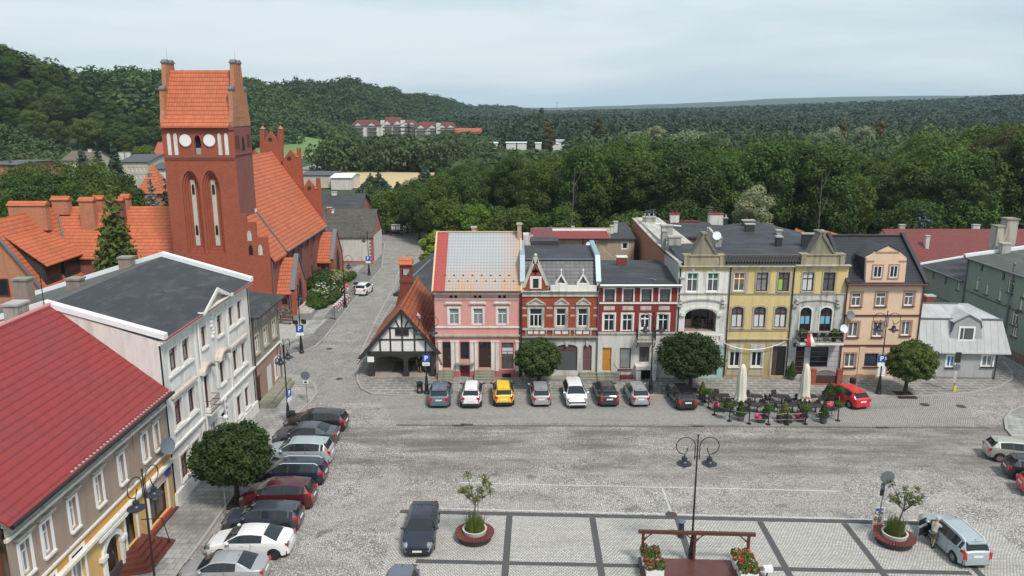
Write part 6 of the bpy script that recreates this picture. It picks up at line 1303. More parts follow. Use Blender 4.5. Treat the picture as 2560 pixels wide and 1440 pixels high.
for s_ in (1,-1):
 Y = lambda v: v if s_ == 1 else TD-v
 q = [(TL+.2,Y(-.45),zte+.0),(TR_-.35,Y(-.45),zte+.0),(TR_-.35,Y(.45),zte+1.15),(TL+.2,Y(.45),zte+1.15)]; m.slab(q if s_ == 1 else q[::-1], .12)
 q = [(TL+.2,Y(.45),zte+1.15),(TR_-.35,Y(.45),zte+1.15),(TR_-.35,yr,zrt),(TL+.2,yr,zrt)]; m.slab(q if s_ == 1 else q[::-1], .12)
cp('tower_roof', m, M_orange, o)
prof = [(-.02,zte-.02),(-.02,zte+.5),(.35,zte+1.7),(.6,25.85),(1.35,25.85),(1.5,27.0),(1.75,28.7),(3.95,28.7),(4.2,27.0),(4.35,25.85),(5.1,25.85),(5.35,zte+1.7),(5.72,zte+.5),(5.72,zte-.02)]
for (x0, x1) in ((TR_-.42,TR_+.05),(TL-.05,TL+.42)):
 m = MB(); m.prismx(prof, x0, x1); g_ = cp('stepped_gable', m, M_gabb, o); m = MB()
 for (a, e, z) in ((.55,1.4,25.85),(1.7,2.7,28.7),(3.0,4.0,28.7),(4.3,5.15,25.85)): m.prismx([(a-.06,z),(e+.06,z),(e+.06,z+.12),((a+e)/2,z+.42),(a-.06,z+.12)], x0-.08, x1+.08)
 cp('zinc_cap', m, M_zinc, g_); m = MB()
 for a in (2.05,2.85,3.65): m.box(x0-.06 if x0 < 0 else x1, a-.1, zte+1.0, x0 if x0 < 0 else x1+.08, a+.1, 28.6)
 cp('gable_rib', m, M_gabb, g_); m = MB(); m.tube([((x0+x1)/2,yr,28.9),((x0+x1)/2,yr,30.4)], [.016,.006], 5); cp('lightning_rod', m, M_black, g_)
NX, NY0, NY1 = 6.9, TD-.1, 26.3; zne = 7.3; znr = 17.85
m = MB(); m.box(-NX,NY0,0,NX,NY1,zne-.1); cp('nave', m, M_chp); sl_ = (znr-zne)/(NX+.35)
m = MB(); m.slab([(NX+.45,NY0,zne-.25),(NX+.45,NY1-.1,zne-.25),(0,NY1-.1,znr),(0,NY0,znr)], .15); m.slab([(-NX-.45,NY1-.1,zne-.25),(-NX-.45,NY0,zne-.25),(0,NY0,znr),(0,NY1-.1,znr)], .15); nr = cp('nave_roof', m, M_orange)
m = MB(); m.prism([(-NX-.45,zne-.15),(NX+.45,zne-.15),(0,znr+.12)], NY0-.16, NY0+.02); cp('verge_flashing', m, M_zinc, nr); m = MB(); m.tube([(NX+.5,NY0,zne-.22),(NX+.5,NY1,zne-.22)], .09, 7); cp('gutter', m, M_zinc, nr)
m = MB(); m.prism([(-NX,0),(NX,0),(NX,zne),(NX+.35,zne+.1),(0,znr+.6),(-NX-.35,zne+.1),(-NX,zne)], NY1, NY1+.5); gb = cp('north_gable', m, M_chb2)
Yg = CY+NY1
def gq_(pts): return [((atY(p, Yg, 'B').x-CX), atY(p, Yg, 'B').z) for p in pts]
for pts, oc in (([(697,640),(697,455),(722,455),(722,515),(755,465),(797,525),(797,455),(825,455),(825,680)], (755,515)),([(812,700),(818,640),(868,572),(904,612),(903,562),(922,562),(942,800)], (862,622)),([(930,850),(932,800),(970,740),(1012,790),(1012,732),(1032,732),(1050,970),(1020,950)], (975,788))):
 for sgn in ((1,) if oc[0] == 755 else (1,-1)):
  P_ = [(sgn*x, z) for x, z in gq_(pts)]; m = MB(); m.prism(P_, NY1-.02, NY1+.52); g_ = cp('gablet', m, M_chb2, gb)
  m = MB(); c_ = gq_([oc])[0]; m.lathe([(.3,0),(.3,.03),(1e-4,.03)], 14, (0,0,0), 0, Matrix.Translation((sgn*c_[0],NY1-.03,c_[1])) @ Matrix.Rotation(R(90),4,'X')); cp('oculus', m, plain('dark_foliage_seen_through', (.02,.035,.012), .9), g_)
  xs = [p for p in P_]
  for k_ in ([1,6] if len(pts) == 9 else [3]):
   a = xs[k_]; e = xs[k_+1]; m = MB(); cx = (a[0]+e[0])/2; m.lathe([(.42,0),(1e-4,.5)], 8, (cx,NY1+.25,a[1]-.02)); cp('pinnacle_cap', m, M_gabb, g_)
E_ = CF((CX+NX, CY, 0), (0,1,0))
def ewin(x, y0, y1, hw):
 a = E_.uz((x,y1),0,'C'); c = E_.uz((x,y0),0,'C'); Q = lancet(a[0], hw, a[1], c[1]); Q2 = lancet(a[0], hw+.22, a[1]-.2, c[1]+.35)
 m = MB(); m.add([(NX+.1,p[0],p[1]) for p in Q2]+[(NX-.02,p[0],p[1]) for p in Q2], [tuple(range(len(Q2)))]+[(i,(i+1)%len(Q2),(i+1)%len(Q2)+len(Q2),i+len(Q2)) for i in range(len(Q2))]); w_ = cp('church_window', m, plain('window_brick_arch', (.2,.05,.04), .9)); m = MB(); m.add([(NX+.115,p[0],p[1]) for p in Q], [tuple(range(len(Q)))]); cp('leaded_pane', m, glass('leaded_glass', (.03,.028,.03), .3, .7), w_)
ewin(435,445,530,.62); ewin(510,402,515,.72); ewin(575,362,470,.78)
for y in (9.6,13.2,16.6,19.8): m = MB(); m.box(NX-.02,y-.22,.0,NX+.22,y+.22,zne-.5); cp('buttress', m, M_chp)
m = MB(); a = E_.uz((583,570),0,'C');
for s_ in (-.3,.3): m.box(NX+.0,a[0]+s_-.15,a[1]-.5,NX+.05,a[0]+s_+.15,a[1]+.6)
cp('twin_window', m, M_dark)
WX = NX
def w2(p): return S.uz(p,0,'B')
pw = [(TR_+.001,0),(WX,0),(WX,w2((745,1185))[1]),(w2((735,1063))[0],w2((735,1090))[1]),(w2((735,1063))[0],w2((735,1063))[1]),(w2((675,1063))[0],w2((675,1063))[1]),(w2((670,980))[0],w2((670,980))[1]),(w2((620,980))[0],w2((620,980))[1]),(w2((617,935))[0],w2((617,935))[1]),(TR_+.001,w2((597,935))[1])]
m = MB(); m.prism(pw, .0, .45); wg = cp('stepped_wing', m, M_chb2); m = MB(); m.box(TR_+.01,.45,0,WX,NY0-.17,zne-.3); cp('wing_wall', m, M_chp, wg)
m = MB(); m.slab([(WX+.45,.46,zne-.45),(WX+.45,NY0-.17,zne-.45),(TR_+.02,NY0-.17,zne-.45+(WX+.45-TR_)*sl_),(TR_+.02,.46,zne-.45+(WX+.45-TR_)*sl_)], .12); cp('wing_roof', m, M_orange, wg)
m = MB(); m.box(TR_+.0,NY0-.5,zne-.3+(WX+.4-TR_)*sl_,TR_+.1,NY0-.1,zne+.1+(WX+.4-TR_)*sl_); cp('lead_flashing', m, M_capw, wg)
for x, y, mt in ((640,1085,M_panel),(648,1165,M_dark),(702,1165,M_panel)): u, z = w2((x,y)); h_ = w2((x,y-58))[1]; m = MB(); m.prism(lancet(u,.24,z,h_), -.02, .0); cp('niche', m, mt, wg)
for y in (.5,): m = MB(); m.tube([(WX+.1,y,0),(WX+.1,y,zne-.5)], .07, 7); cp('downpipe', m, M_zinc, wg, 60)
def porch(yc, hw, out, zpk, zev, nm):
 x0, x1 = NX, NX+out; m = MB(); m.box(x0,yc-hw+.1,0,x1-.3,yc+hw-.1,zev); p_ = cp('porch', m, M_chp)
 m = MB(); m.slab([(x0-2.4,yc-hw-.3,zev-.1),(x1-.25,yc-hw-.3,zev-.1),(x1-.25,yc,zpk-.25),(x0-2.4,yc,zpk-.25)], .12); m.slab([(x1-.25,yc+hw+.3,zev-.1),(x0-2.4,yc+hw+.3,zev-.1),(x0-2.4,yc,zpk-.25),(x1-.25,yc,zpk-.25)], .12); cp('porch_roof', m, M_orange, p_)
 Q = lancet(yc, hw*.58, 0.75, zpk-2.0); m = MB(); pr = [(yc-hw,0),(yc+hw,0),(yc+hw,zev+.2),(yc,zpk),(yc-hw,zev+.2)]
 m.prismx(pr, x1-.3, x1); cp('porch_gable', m, brick('pale_mottled_brick', (.42,.14,.10), (.22,.06,.045), (.5,.36,.32), .4, .16, .2), p_)
 for k_, (f_, mt) in enumerate(((1.0,M_chb2),(.82,M_chp),(.62,M_chb2),(.45,M_dark))):
  Q = lancet(yc, hw*.6*f_, .75, zpk-2.0-.25*k_); m = MB(); m.add([(x1+.05*(4-k_)-.0+.0,p[0],p[1]) for p in Q], [tuple(range(len(Q)))]) if False else m.prismx(Q, x1-.02, x1+.06-.012*k_+.02*k_); cp('door_arch' if k_ < 3 else 'door', m, mt, p_)
 m = MB()
 for s_ in (-1,1):
  a = (yc+s_*(hw+.12),zev+.1); e = (yc,zpk+.02); m.prismx([a, e, (e[0],e[1]+.22), (a[0],a[1]+.22)], x1-.42, x1+.14)
 cp('zinc_coping', m, M_zinc, p_); m = MB(); m.box(x1-.32,yc-hw-.12,0,x1+.1,yc-hw+.35,zev+.3); m.box(x1-.32,yc+hw-.35,0,x1+.1,yc+hw+.12,zev+.3); cp('corner_pier', m, M_chb2, p_)
 m = MB(); m.box(x0+.5,yc-hw+.05,1.5,x0+1.1,yc-hw+.085,2.1); cp('small_window', m, M_dark, p_)
 m = MB(); m.box(x0,yc-hw-.06,0,x1-.33,yc-hw+.099,1.15); cp('fieldstone_plinth', m, M_field, p_); m = MB(); m.tube([(x1-.45,yc-hw-.2,.2),(x1-.45,yc-hw-.2,zev-.1)], .06, 6); cp('downpipe', m, M_zinc, p_)
 return x1
x1 = porch(4.45, 2.55, 1.95, 6.8, 2.9, 'a'); porch(23.9, 2.9, 2.2, 6.75, 2.8, 'b')
m = MB()
for i in range(4): m.box(x1+.05,4.45-1.6-.1*(3-i),.1,x1+.45+.42*(3-i),4.45+1.6+.1*(3-i),.1+.16*(i+1)-.0)
cp('church_steps', m, plaster('pale_stone_steps', (.50,.47,.41), .4))
sc_ = thing('school_building', 'L-shaped brick building with orange tiled roofs left of the church tower', 'building', (-45, 81, 0))
def q3(*p): return [(x+45, y-81, z) for x, y, z in p]
def spart(name, m, mat, par=None): return m.build(name, mat, par or sc_)
m = MB(); m.slab(q3((-38.45,88.7,6.8),(-52.1,88.7,6.8),(-55.7,94.2,12.2),(-38.45,94.2,12.2))[::-1], .14); m.slab(q3((-38.45,94.2,12.2),(-55.7,94.2,12.2),(-64,99.7,6.8),(-38.45,99.7,6.8))[::-1], .14); spart('roof', m, M_orange)
m = MB(); m.slab(q3((-50.3,80.8,4.3),(-50.3,89.3,4.3),(-52.1,88.7,6.95),(-55.7,94.2,12.25),(-55.7,80.8,12.25)), .14); m.slab(q3((-55.7,80.8,12.25),(-55.7,94.2,12.25),(-61.2,99,4.3),(-61.2,80.8,4.3)), .14); spart('wing_roof', m, M_orange)
m = MB(); m.box(-51.8+45,8.2,0,-38.5+45,18,6.7); spart('wall', m, M_chp); m = MB(); m.prism([(-50.7+45,0),(-50.7+45,4.5),(-55.7+45,12.0),(-60.8+45,4.5),(-60.8+45,0)], 0, .35); spart('gable_wall', m, M_bricko); m = MB(); m.box(-60.7+45,.35,0,-50.8+45,8.3,4.3); spart('wing_wall', m, M_bricko)
m = MB()
for (a, e) in (((-50.2,4.3),(-55.7,12.3)),((-61.3,4.3),(-55.7,12.3))): m.prism([(a[0]+45,a[1]),(e[0]+45,e[1]),(e[0]+45,e[1]+.16),(a[0]+45,a[1]+.16)], -.35, .1)
spart('verge_capping', m, M_zinc)
m = MB(); m.tube(q3((-52.0,88.7,7.0),(-55.7,94.2,12.35)), .12, 6); spart('valley_flashing', m, M_zinc)
M_drw = plain('tarred_dormer_boards', (.035,.033,.032), .7)
for i, (ya, yb_) in enumerate(((82.2,85.2),(85.9,89.0))):
 m = MB(); m.slab(q3((-50.3,ya-.35,7.3),(-50.3,yb_+.3,7.3),(-54.4,yb_+.3,10.5),(-54.4,ya-.35,10.5)), .12); dmr = spart('dormer', m, M_orange)
 m = MB(); m.box(-50.95+45,ya-81,4.9,-50.8+45,yb_-81,7.2); spart('dormer_front', m, M_drw, dmr); m = MB()
 for yq in (ya, yb_): m.add(q3((-50.9,yq,5.2),(-50.9,yq,7.2),(-54.2,yq,10.2),(-53.6,yq,9.3)), [(0,1,2,3)])
 spart('dormer_cheek', m, M_drw, dmr); m = MB(); m.box(-50.8+45,ya-80.6,5.5,-50.76+45,yb_-81.4,6.8); spart('dormer_window', m, glass('old_brown_panes', (.06,.03,.02), .2, .5), dmr)
def schim(x0, x1, yt, yb, Y, dz, tiled=True, dd=.8, mat=None):
 a = atY((x0,yb), Y, 'W'); e = atY((x1,yt), Y, 'W'); m = MB(); m.box(a.x+45,Y-81,a.z-dz,e.x+45,Y-81+dd,e.z-.35); c = spart('chimney', m, mat or M_bricko)
 k = MB(); k.prismx([(Y-81-.15,e.z-.35),(Y-81+dd+.15,e.z-.35),(Y-81+dd/2,e.z+.12)], a.x+45-.12, e.x+45+.12); spart('chimney_roof', k, M_orange, c)
schim(95,465,195,345,88.0,1.6,True,1.0); schim(550,710,140,238,93.0,1); schim(848,972,150,330,91.6,2.4,True,.9); schim(987,1072,133,235,93.6,1,True,.8); schim(1285,1350,118,235,93.8,.8); schim(1168,1280,150,320,91.8,2.2,True,.9,M_chp)
for x, y in ((20,1090),): p = atY((x,y), 80.9, 'W'); m = MB(); m.box(p.x+45-.75,-.12,p.z-1.0,p.x+45+.75,-.05,p.z+.9); w_ = spart('window', m, M_frame_b); g = MB(); g.poly([(p.x+45-.6,-.13,p.z-.85),(p.x+45+.6,-.13,p.z-.85),(p.x+45+.6,-.13,p.z+.75),(p.x+45-.6,-.13,p.z+.75)]); spart('pane', g, M_glass, w_)
m = MB(); p = atY((1275,850), 88.1, 'W'); m.box(p.x+45-.4,8.1,p.z-.6,p.x+45+.4,8.19,p.z+.5); spart('window', m, M_dark)
M_timb = plain('black_stained_timber', (.03,.029,.028), .8, var=.4, vs=4); M_lime = plaster('white_infill', (.76,.75,.72), .12)
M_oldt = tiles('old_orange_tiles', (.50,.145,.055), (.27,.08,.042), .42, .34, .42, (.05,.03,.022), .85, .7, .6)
b = Bld('half_timbered_house', 'black and white half-timbered house with an open arcade and mottled orange tiled roof', 'house', (148,1263), (672,1263), 'I')
W = b.w
def hz(p): return b.uz(p)
ap = hz((405,695)); bl = hz((135,1040)); br = hz((672,1038)); zb_ = bl[1]; zr_ = ap[1]
rend = G((580,450), 'I', zr_); D = (rend-b.o).dot(b.uy)
m = MB(); m.prism([(bl[0],zb_),(W+.15,zb_),(ap[0],zr_-.1)], 0, .22); b.P('gable_infill', m, M_lime)
m = MB(); y0, y1 = -.05, .02
def beam(p, q, w_=.14, y0=-.05):
 p = Vector(p); q = Vector(q); d = (q-p).normalized(); n_ = Vector((-d.y, d.x))*w_/2; m.prism([tuple(p+n_), tuple(p-n_), tuple(q-n_), tuple(q+n_)], y0, .02)
H1 = hz((400,945))[1]; H2 = hz((400,850))[1]
def lim(z, side): t = (z-zb_)/(zr_-zb_); return (bl[0]+(ap[0]-bl[0])*t) if side < 0 else (W+.15+(ap[0]-W-.15)*t)
for z, w_ in ((H1,.14),(H2,.13)): beam((lim(z,-1),z),(lim(z,1),z),w_,-.053)
for x, zt_ in ((231,H1),(316,H2),(413,H2),(513,H2),(601,H1)): u = hz((x,1000))[0]; beam((u,zb_),(u,zt_),.14)
u = hz((407,800))[0]; beam((u,H2),(u,zr_-.4),.14); beam((hz((385,845))[0],H2),(hz((358,795))[0],hz((358,790))[1]),.13); beam((hz((428,845))[0],H2),(hz((458,795))[0],hz((458,790))[1]),.13)
m.box(bl[0]-.1,-.14,zb_-.32,W+.2,.1,zb_);
b.P('timber_frame', m, M_timb); m = MB()
for a, e in (((bl[0]-.95,zb_-.55),(ap[0],zr_+.12)),((W+.75,zb_-.1),(ap[0],zr_+.12))):
 s_ = 1 if a[0] < ap[0] else -1; m.prism([a, e, (e[0],e[1]-.42), (a[0]+s_*.4,a[1]-.12)], -.42, -.3)
b.P('bargeboard', m, M_timb)
for x in (381,438): u, z = hz((x,882)); m = MB(); m.box(u-.3,-.09,z-.33,u+.3,-.052,z-.22); m.box(u-.3,-.09,z+.22,u+.3,-.052,z+.33); m.box(u-.3,-.09,z-.22,u-.19,-.052,z+.22); m.box(u+.19,-.09,z-.22,u+.3,-.052,z+.22); w_ = b.P('window', m, M_timb); g = MB(); g.poly([(u-.2,-.058,z-.23),(u+.2,-.058,z-.23),(u+.2,-.058,z+.23),(u-.2,-.058,z+.23)]); b.P('pane', g, M_glass, w_)
for x0, x1 in ((143,176),(426,458),(648,672)):
 q = b.rect(x0,1100,x1,1262); m = MB(); m.box(q[0],-.12,.25,q[2],.26,zb_-.3); m.box(q[0]-.08,-.18,.25,q[2]+.08,.3,.75); b.P('arcade_post', m, M_timb)
p0, p1, p2 = hz((160,1100))[0], hz((442,1100))[0], hz((660,1100))[0]
for a, e in ((p0,p1),(p1,p2)):
 c = (a+e)/2; hw = (e-a)/2-.15; m = MB(); zt_ = zb_-.33; h_ = .75; Q = [(c+hw*math.cos(t), zt_-h_+(h_-.12)*math.sin(t)**.6) for t in [math.pi*(1-i/12) for i in range(13)]]
 for p, q in zip(Q, Q[1:]): m.prism([p, q, (q[0],zt_), (p[0],zt_)], -.1, .12)
 b.P('arched_brace', m, M_timb)
m = MB(); m.box(-.25,-.35,.0,W+.15,5.4,.25); b.P('arcade_floor', m, plaster('arcade_floor_concrete', (.33,.30,.26), .4)); m = MB(); m.box(1.8,.9,.252,3.6,4.2,.262); b.P('floor_grating', m, plain('brown_grating', (.11,.095,.085), .8))
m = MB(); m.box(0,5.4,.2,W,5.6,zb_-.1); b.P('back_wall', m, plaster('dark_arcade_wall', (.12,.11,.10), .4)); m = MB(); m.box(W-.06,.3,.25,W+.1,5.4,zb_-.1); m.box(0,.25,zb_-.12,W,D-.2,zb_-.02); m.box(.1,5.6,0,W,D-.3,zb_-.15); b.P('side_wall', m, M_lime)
sl = (zr_-zb_)/(ap[0]-bl[0]); eL = bl[0]-1.0; zL = zr_-(ap[0]-eL)*sl*.97; slr = (zr_-zb_)/(W+.15-ap[0]); eR = hz((662,970))[0]+.45; zR = zr_-(eR-ap[0])*slr
m = MB(); m.slab([(eL,-.4,zL),(ap[0],-.4,zr_+.12),(ap[0],D,zr_+.12),(eL,D,zL)][::-1], .12); m.slab([(ap[0],-.4,zr_+.12),(eR,-.4,zR+.1),(eR,D,zR+.1),(ap[0],D,zr_+.12)][::-1], .12); b.P('roof', m, M_oldt)
m = MB(); m.tube([(ap[0],-.42,zr_+.14),(ap[0],D,zr_+.14)], .14, 6); b.P('ridge_tiles', m, M_oldt); u, z = hz((490,728)); m = MB(); m.add([(ap[0]+1.05,2.2,zr_+.28-1.05*slr),(ap[0]+1.35,2.2,zr_+.28-1.35*slr),(ap[0]+1.35,3.1,zr_+.28-1.35*slr),(ap[0]+1.05,3.1,zr_+.28-1.05*slr)], [(0,1,2,3)]); b.P('roof_light', m, M_capw)
m = MB(); m.tube([(eR+.1,-.5,zR-.1),(eR+.4,-1.2,zR-.5)], .12, 6); b.P('gutter_spout', m, M_zinc)
d = D*.82; a = b.uz((393,520), d); c = b.uz((490,520), d); tp = b.uz((440,335), d)[1]; m = MB(); x0, x1 = a[0], c[0]; w_ = x1-x0; dd = w_*.8
m.box(x0,d,zb_,x0+.22,d+dd,tp); m.box(x1-.22,d,zb_,x1,d+dd,tp); m.box(x0+.22,d,zb_,x1-.22,d+dd,tp-1.25); m.box(x0+.22,d,tp-.45,x1-.22,d+dd,tp); zs = b.uz((440,455), d)[1]; m.box(x0-.06,d-.06,zs-.3,x1+.06,d-.001,zs); m.prism([(x0-1.0,zb_-.2),(x1,zb_-.2),(x1,a[1]),(x0,a[1])], d+.02, d+dd-.02)
tt = b.P('chimney_turret', m, M_bk2); m = MB(); zc = b.uz((440,283), d)[1]; m.prismx([(d-.15,tp),(d+dd+.15,tp),(d+dd*.5,zc)], x0-.12, x1+.12); b.P('turret_roof', m, M_orange, tt)
m = MB(); m.slab([(eL+.2,D*.55,zL+.25),(eL+1.4,D*.55,zL+1.5),(eL+1.4,D+2,zL+1.5),(eL+.2,D+2,zL+.25)][::-1], .1); b.P('lean_to_roof', m, M_felt)
b.finish()
u, z = hz((155,1103)); m = MB(); m.box(u-.3,-.16,z-.25,u+.3,-.125,z+.25); o = m.build('wall_sign', M_frame_w); o.location = b.o; o.rotation_euler = b.root.rotation_euler; tag(o, 'small white notice board on the left timber post of the arcade', 'sign')
a = G((492,330),'I',5.0)
b2 = Bld('annexe', 'annexe with black tarred roofs behind the half-timbered house', 'house', None, None, 'I', o=Vector((a.x+.2, b.o.y+D+1.2, 0)), d=(1,0,0))
q = [b2.uz(p, dd_) for p, dd_ in (((492,330),9),((555,205),14),((705,215),14))]
m = MB(); W2 = 6.0; m.box(0,0,0,W2,16,4.6); b2.P('wall', m, M_stuc); z1 = 7.2; m = MB(); m.slab([(-.4,-.4,4.6),(W2+.3,-.4,4.6),(W2*.62,5.5,z1),(W2*.5,5.5,z1)], .12); m.slab([(-.4,16.3,4.4),(-.4,-.4,4.6),(W2*.5,5.5,z1),(W2*.5,11,z1)], .12); m.slab([(W2+.3,-.4,4.6),(W2+.3,16.3,4.4),(W2*.62,11,z1),(W2*.62,5.5,z1)], .12); m.slab([(W2+.3,16.3,4.4),(-.4,16.3,4.4),(W2*.5,11,z1),(W2*.62,11,z1)], .12); m.box(W2*.5,5.5,z1-.1,W2*.62,11,z1+.02); b2.P('roof', m, M_felt)
m = MB()
for p, r_ in (((-.4,-.4,4.66),(W2*.5,5.5,z1+.05)),((W2*.56,5.5,z1+.05),(W2*.56,11,z1+.05))): m.tube([p, r_], .1, 5)
b2.P('hip_ridge', m, M_zinc)
M_mosst = tiles('mossy_grey_tiles', (.085,.078,.07), (.13,.12,.105), .3, .26, .6, (.05,.048,.035), .9, .5, .5); M_offw = plaster('off_white_wall', (.62,.59,.56), .3); M_qb = brick('quoin_brick', (.32,.08,.06), (.24,.06,.05), (.4,.3,.26))
def hip(name, lab, cat, p0, p1, zo, ye, yr, depth, wm, rm, Y=None, wins=(), gables=None, chim=(), over=.35, wincol=None):
 """frontal house: p0/p1 base corners in the photo, ye/yr photo heights of eave and ridge"""
 if Y: a = atY(p0, Y, zo); c = atY(p1, Y, zo); o = Vector((a.x, Y, 0)); zz = terr(a.x, Y)
 else: a = G(p0, zo); c = G(p1, zo); o = a; zz = 0
 b = Bld(name, lab, cat, None, None, zo, o=o, d=(1,0,0)); W = c.x-a.x; xm = (p0[0]+p1[0])/2; ze = b.uz((xm,ye))[1]; zr = b.uz((xm,yr), depth/2)[1]
 b.root.location.z = 0; b.wall(0, zz-.5, W, ze, wm)
 for r in wins: b.win(b.rect(*r), 'T' if (r[2]-r[0]) > 14 else '1', wincol, M_glassm, bar=.1)
 b.boxp('body', .02,.2,zz-.5,W-.02,depth,ze-.02, wm)
 m = MB(); m.slab([(-over,-over,ze-.05),(W+over,-over,ze-.05),(W+over,depth/2,zr),(-over,depth/2,zr)], .14); m.slab([(-over,depth/2,zr),(W+over,depth/2,zr),(W+over,depth+over,ze-.05),(-over,depth+over,ze-.05)], .14); b.P('roof', m, rm)
 for x0, x1 in ((0,.25),(W-.25,W)): m = MB(); m.prismx([(.05,ze-.06),(depth-.05,ze-.06),(depth/2,zr-.16)], x0, x1); b.P('gable_wall', m, gables or wm)
 for (x, y0, y1, w_, mt) in chim: p = b.uz((x,y0), depth*.45); q = b.uz((x,y1), depth*.45); b.chimney(p[0]-w_/2,depth*.45-.3,p[0]+w_/2,depth*.45+.3,p[1]-.6,q[1],mt)
 b.finish(); return b
bh = hip('house', 'white walled house with a mossy grey tiled roof beside the church', 'house', (560,535), (995,535), 'C', 352, 165, 9.0, M_offw, M_mosst, gables=M_qb, chim=((727,215,172,.5,M_frame_w),(705,200,160,.7,M_qb)), over=.2)
q = bh.rect(560,512,995,535); bh.boxp('plinth', q[0],-.06,0,q[2]+.04,.003,q[3], M_qb); q = bh.rect(970,352,997,515); m = MB(); n_ = 14
for i in range(n_): z = q[1]+(q[3]-q[1])*i/n_; m.box(q[0]+(.25 if i % 2 else .0),-.05,z,q[2]+.05,.003,z+(q[3]-q[1])/n_*.96)
bh.P('quoin', m, M_qb)
hip('barn', 'long barn with a black felt roof beyond the mossy house', 'barn', (560,330), (912,330), 'C', 160, 62, 10, M_qb, M_felt, Y=138, chim=((737,95,55,.9,M_chw),))
M_cream2 = plaster('cream_villa_render', (.52,.47,.38), .25); M_dkroof = plain('dark_slate_far_roof', (.07,.075,.085), .6, var=.3); M_brroof = plain('brown_far_roof', (.13,.10,.085), .8, var=.3); M_rroof = plain('red_far_roof', (.36,.09,.06), .8, var=.2)
M_mroof = tiles('maroon_estate_tiles', (.17,.04,.036), (.13,.03,.028), .6, .5, .2, (.08,.03,.03), .8, .3, .5)
def rows(x0, x1, ys, n, w_, h_): return [(x0+(x1-x0)*(i+.5)/n-w_/2, y-h_/2, x0+(x1-x0)*(i+.5)/n+w_/2, y+h_/2) for y in ys for i in range(n)]
hip('villa', 'cream villa with arched windows and a dark slate roof on the left before the hill', 'house', (1005,1085), (1222,1085), 'R', 928, 868, 16, M_cream2, M_dkroof, Y=186, wins=rows(1035,1205,(992,1050),5,16,34), chim=((1000,905,855,1.2,M_chw),(1050,895,855,1.2,M_chw)))
hip('far_house', 'white house with a grey roof just left of the tower', 'house', (1255,1065), (1400,1065), 'R', 985, 935, 10, M_chw, M_dkroof, Y=172, wins=[(1325,1002,1343,1026)])
hip('far_house', 'red-roofed house behind the villa close to the tower edge', 'house', (1258,905), (1420,905), 'R', 885, 772, 10, M_chw, M_rroof, Y=255, wins=[(1290,890,1300,902)])
hip('far_house', 'house with a large brown roof among the dark spruces on the left', 'house', (515,960), (745,960), 'R', 918, 842, 12, M_cream2, M_brroof, Y=215, chim=((740,865,830,.9,M_chw),))
hip('far_house', 'house with a pale grey roof half hidden behind garden trees on the left', 'house', (118,1040), (320,1040), 'R', 990, 925, 12, M_bricko, plain('pale_grey_far_roof', (.2,.2,.2), .8), Y=178)
hip('far_house', 'brick building with a dark flat roof at the left frame edge', 'house', (-150,1060), (150,1060), 'R', 950, 925, 14, M_bricko, M_dkroof, Y=165, wins=[(10,985,24,1010),(60,985,74,1010)])
hip('hilltop_house', 'brown roofed house on top of the wooded hill', 'house', (575,275), (745,275), 'R', 262, 226, 12, M_brroof, M_brroof, Y=452)
a = atY((345,482), 128); c = atY((406,482), 128); t = thing('gate_turret', 'brick turret with a steep pyramid of orange tiles between the spruces and the tower', 'tower', (a.x, 128, 0)); w_ = c.x-a.x; zt_ = atY((375,409), 128+w_/2).z; m = MB(); m.box(.3,.3,0,w_-.3,w_-.3,a.z); m.build('wall', M_bricko, t); m = MB(); m.add([(-.2,-.2,a.z-.1),(w_+.2,-.2,a.z-.1),(w_+.2,w_+.2,a.z-.1),(-.2,w_+.2,a.z-.1),(w_/2,w_/2,zt_)], [(0,1,4),(1,2,4),(2,3,4),(3,0,4),(0,3,2,1)]); m.build('roof', M_orange, t)
M_est = plain('white_estate_wall', (.62,.61,.58), .8); M_estd = plain('dark_balcony_boards', (.10,.06,.05), .8); M_mint = plain('pale_green_wall', (.38,.47,.42), .8)
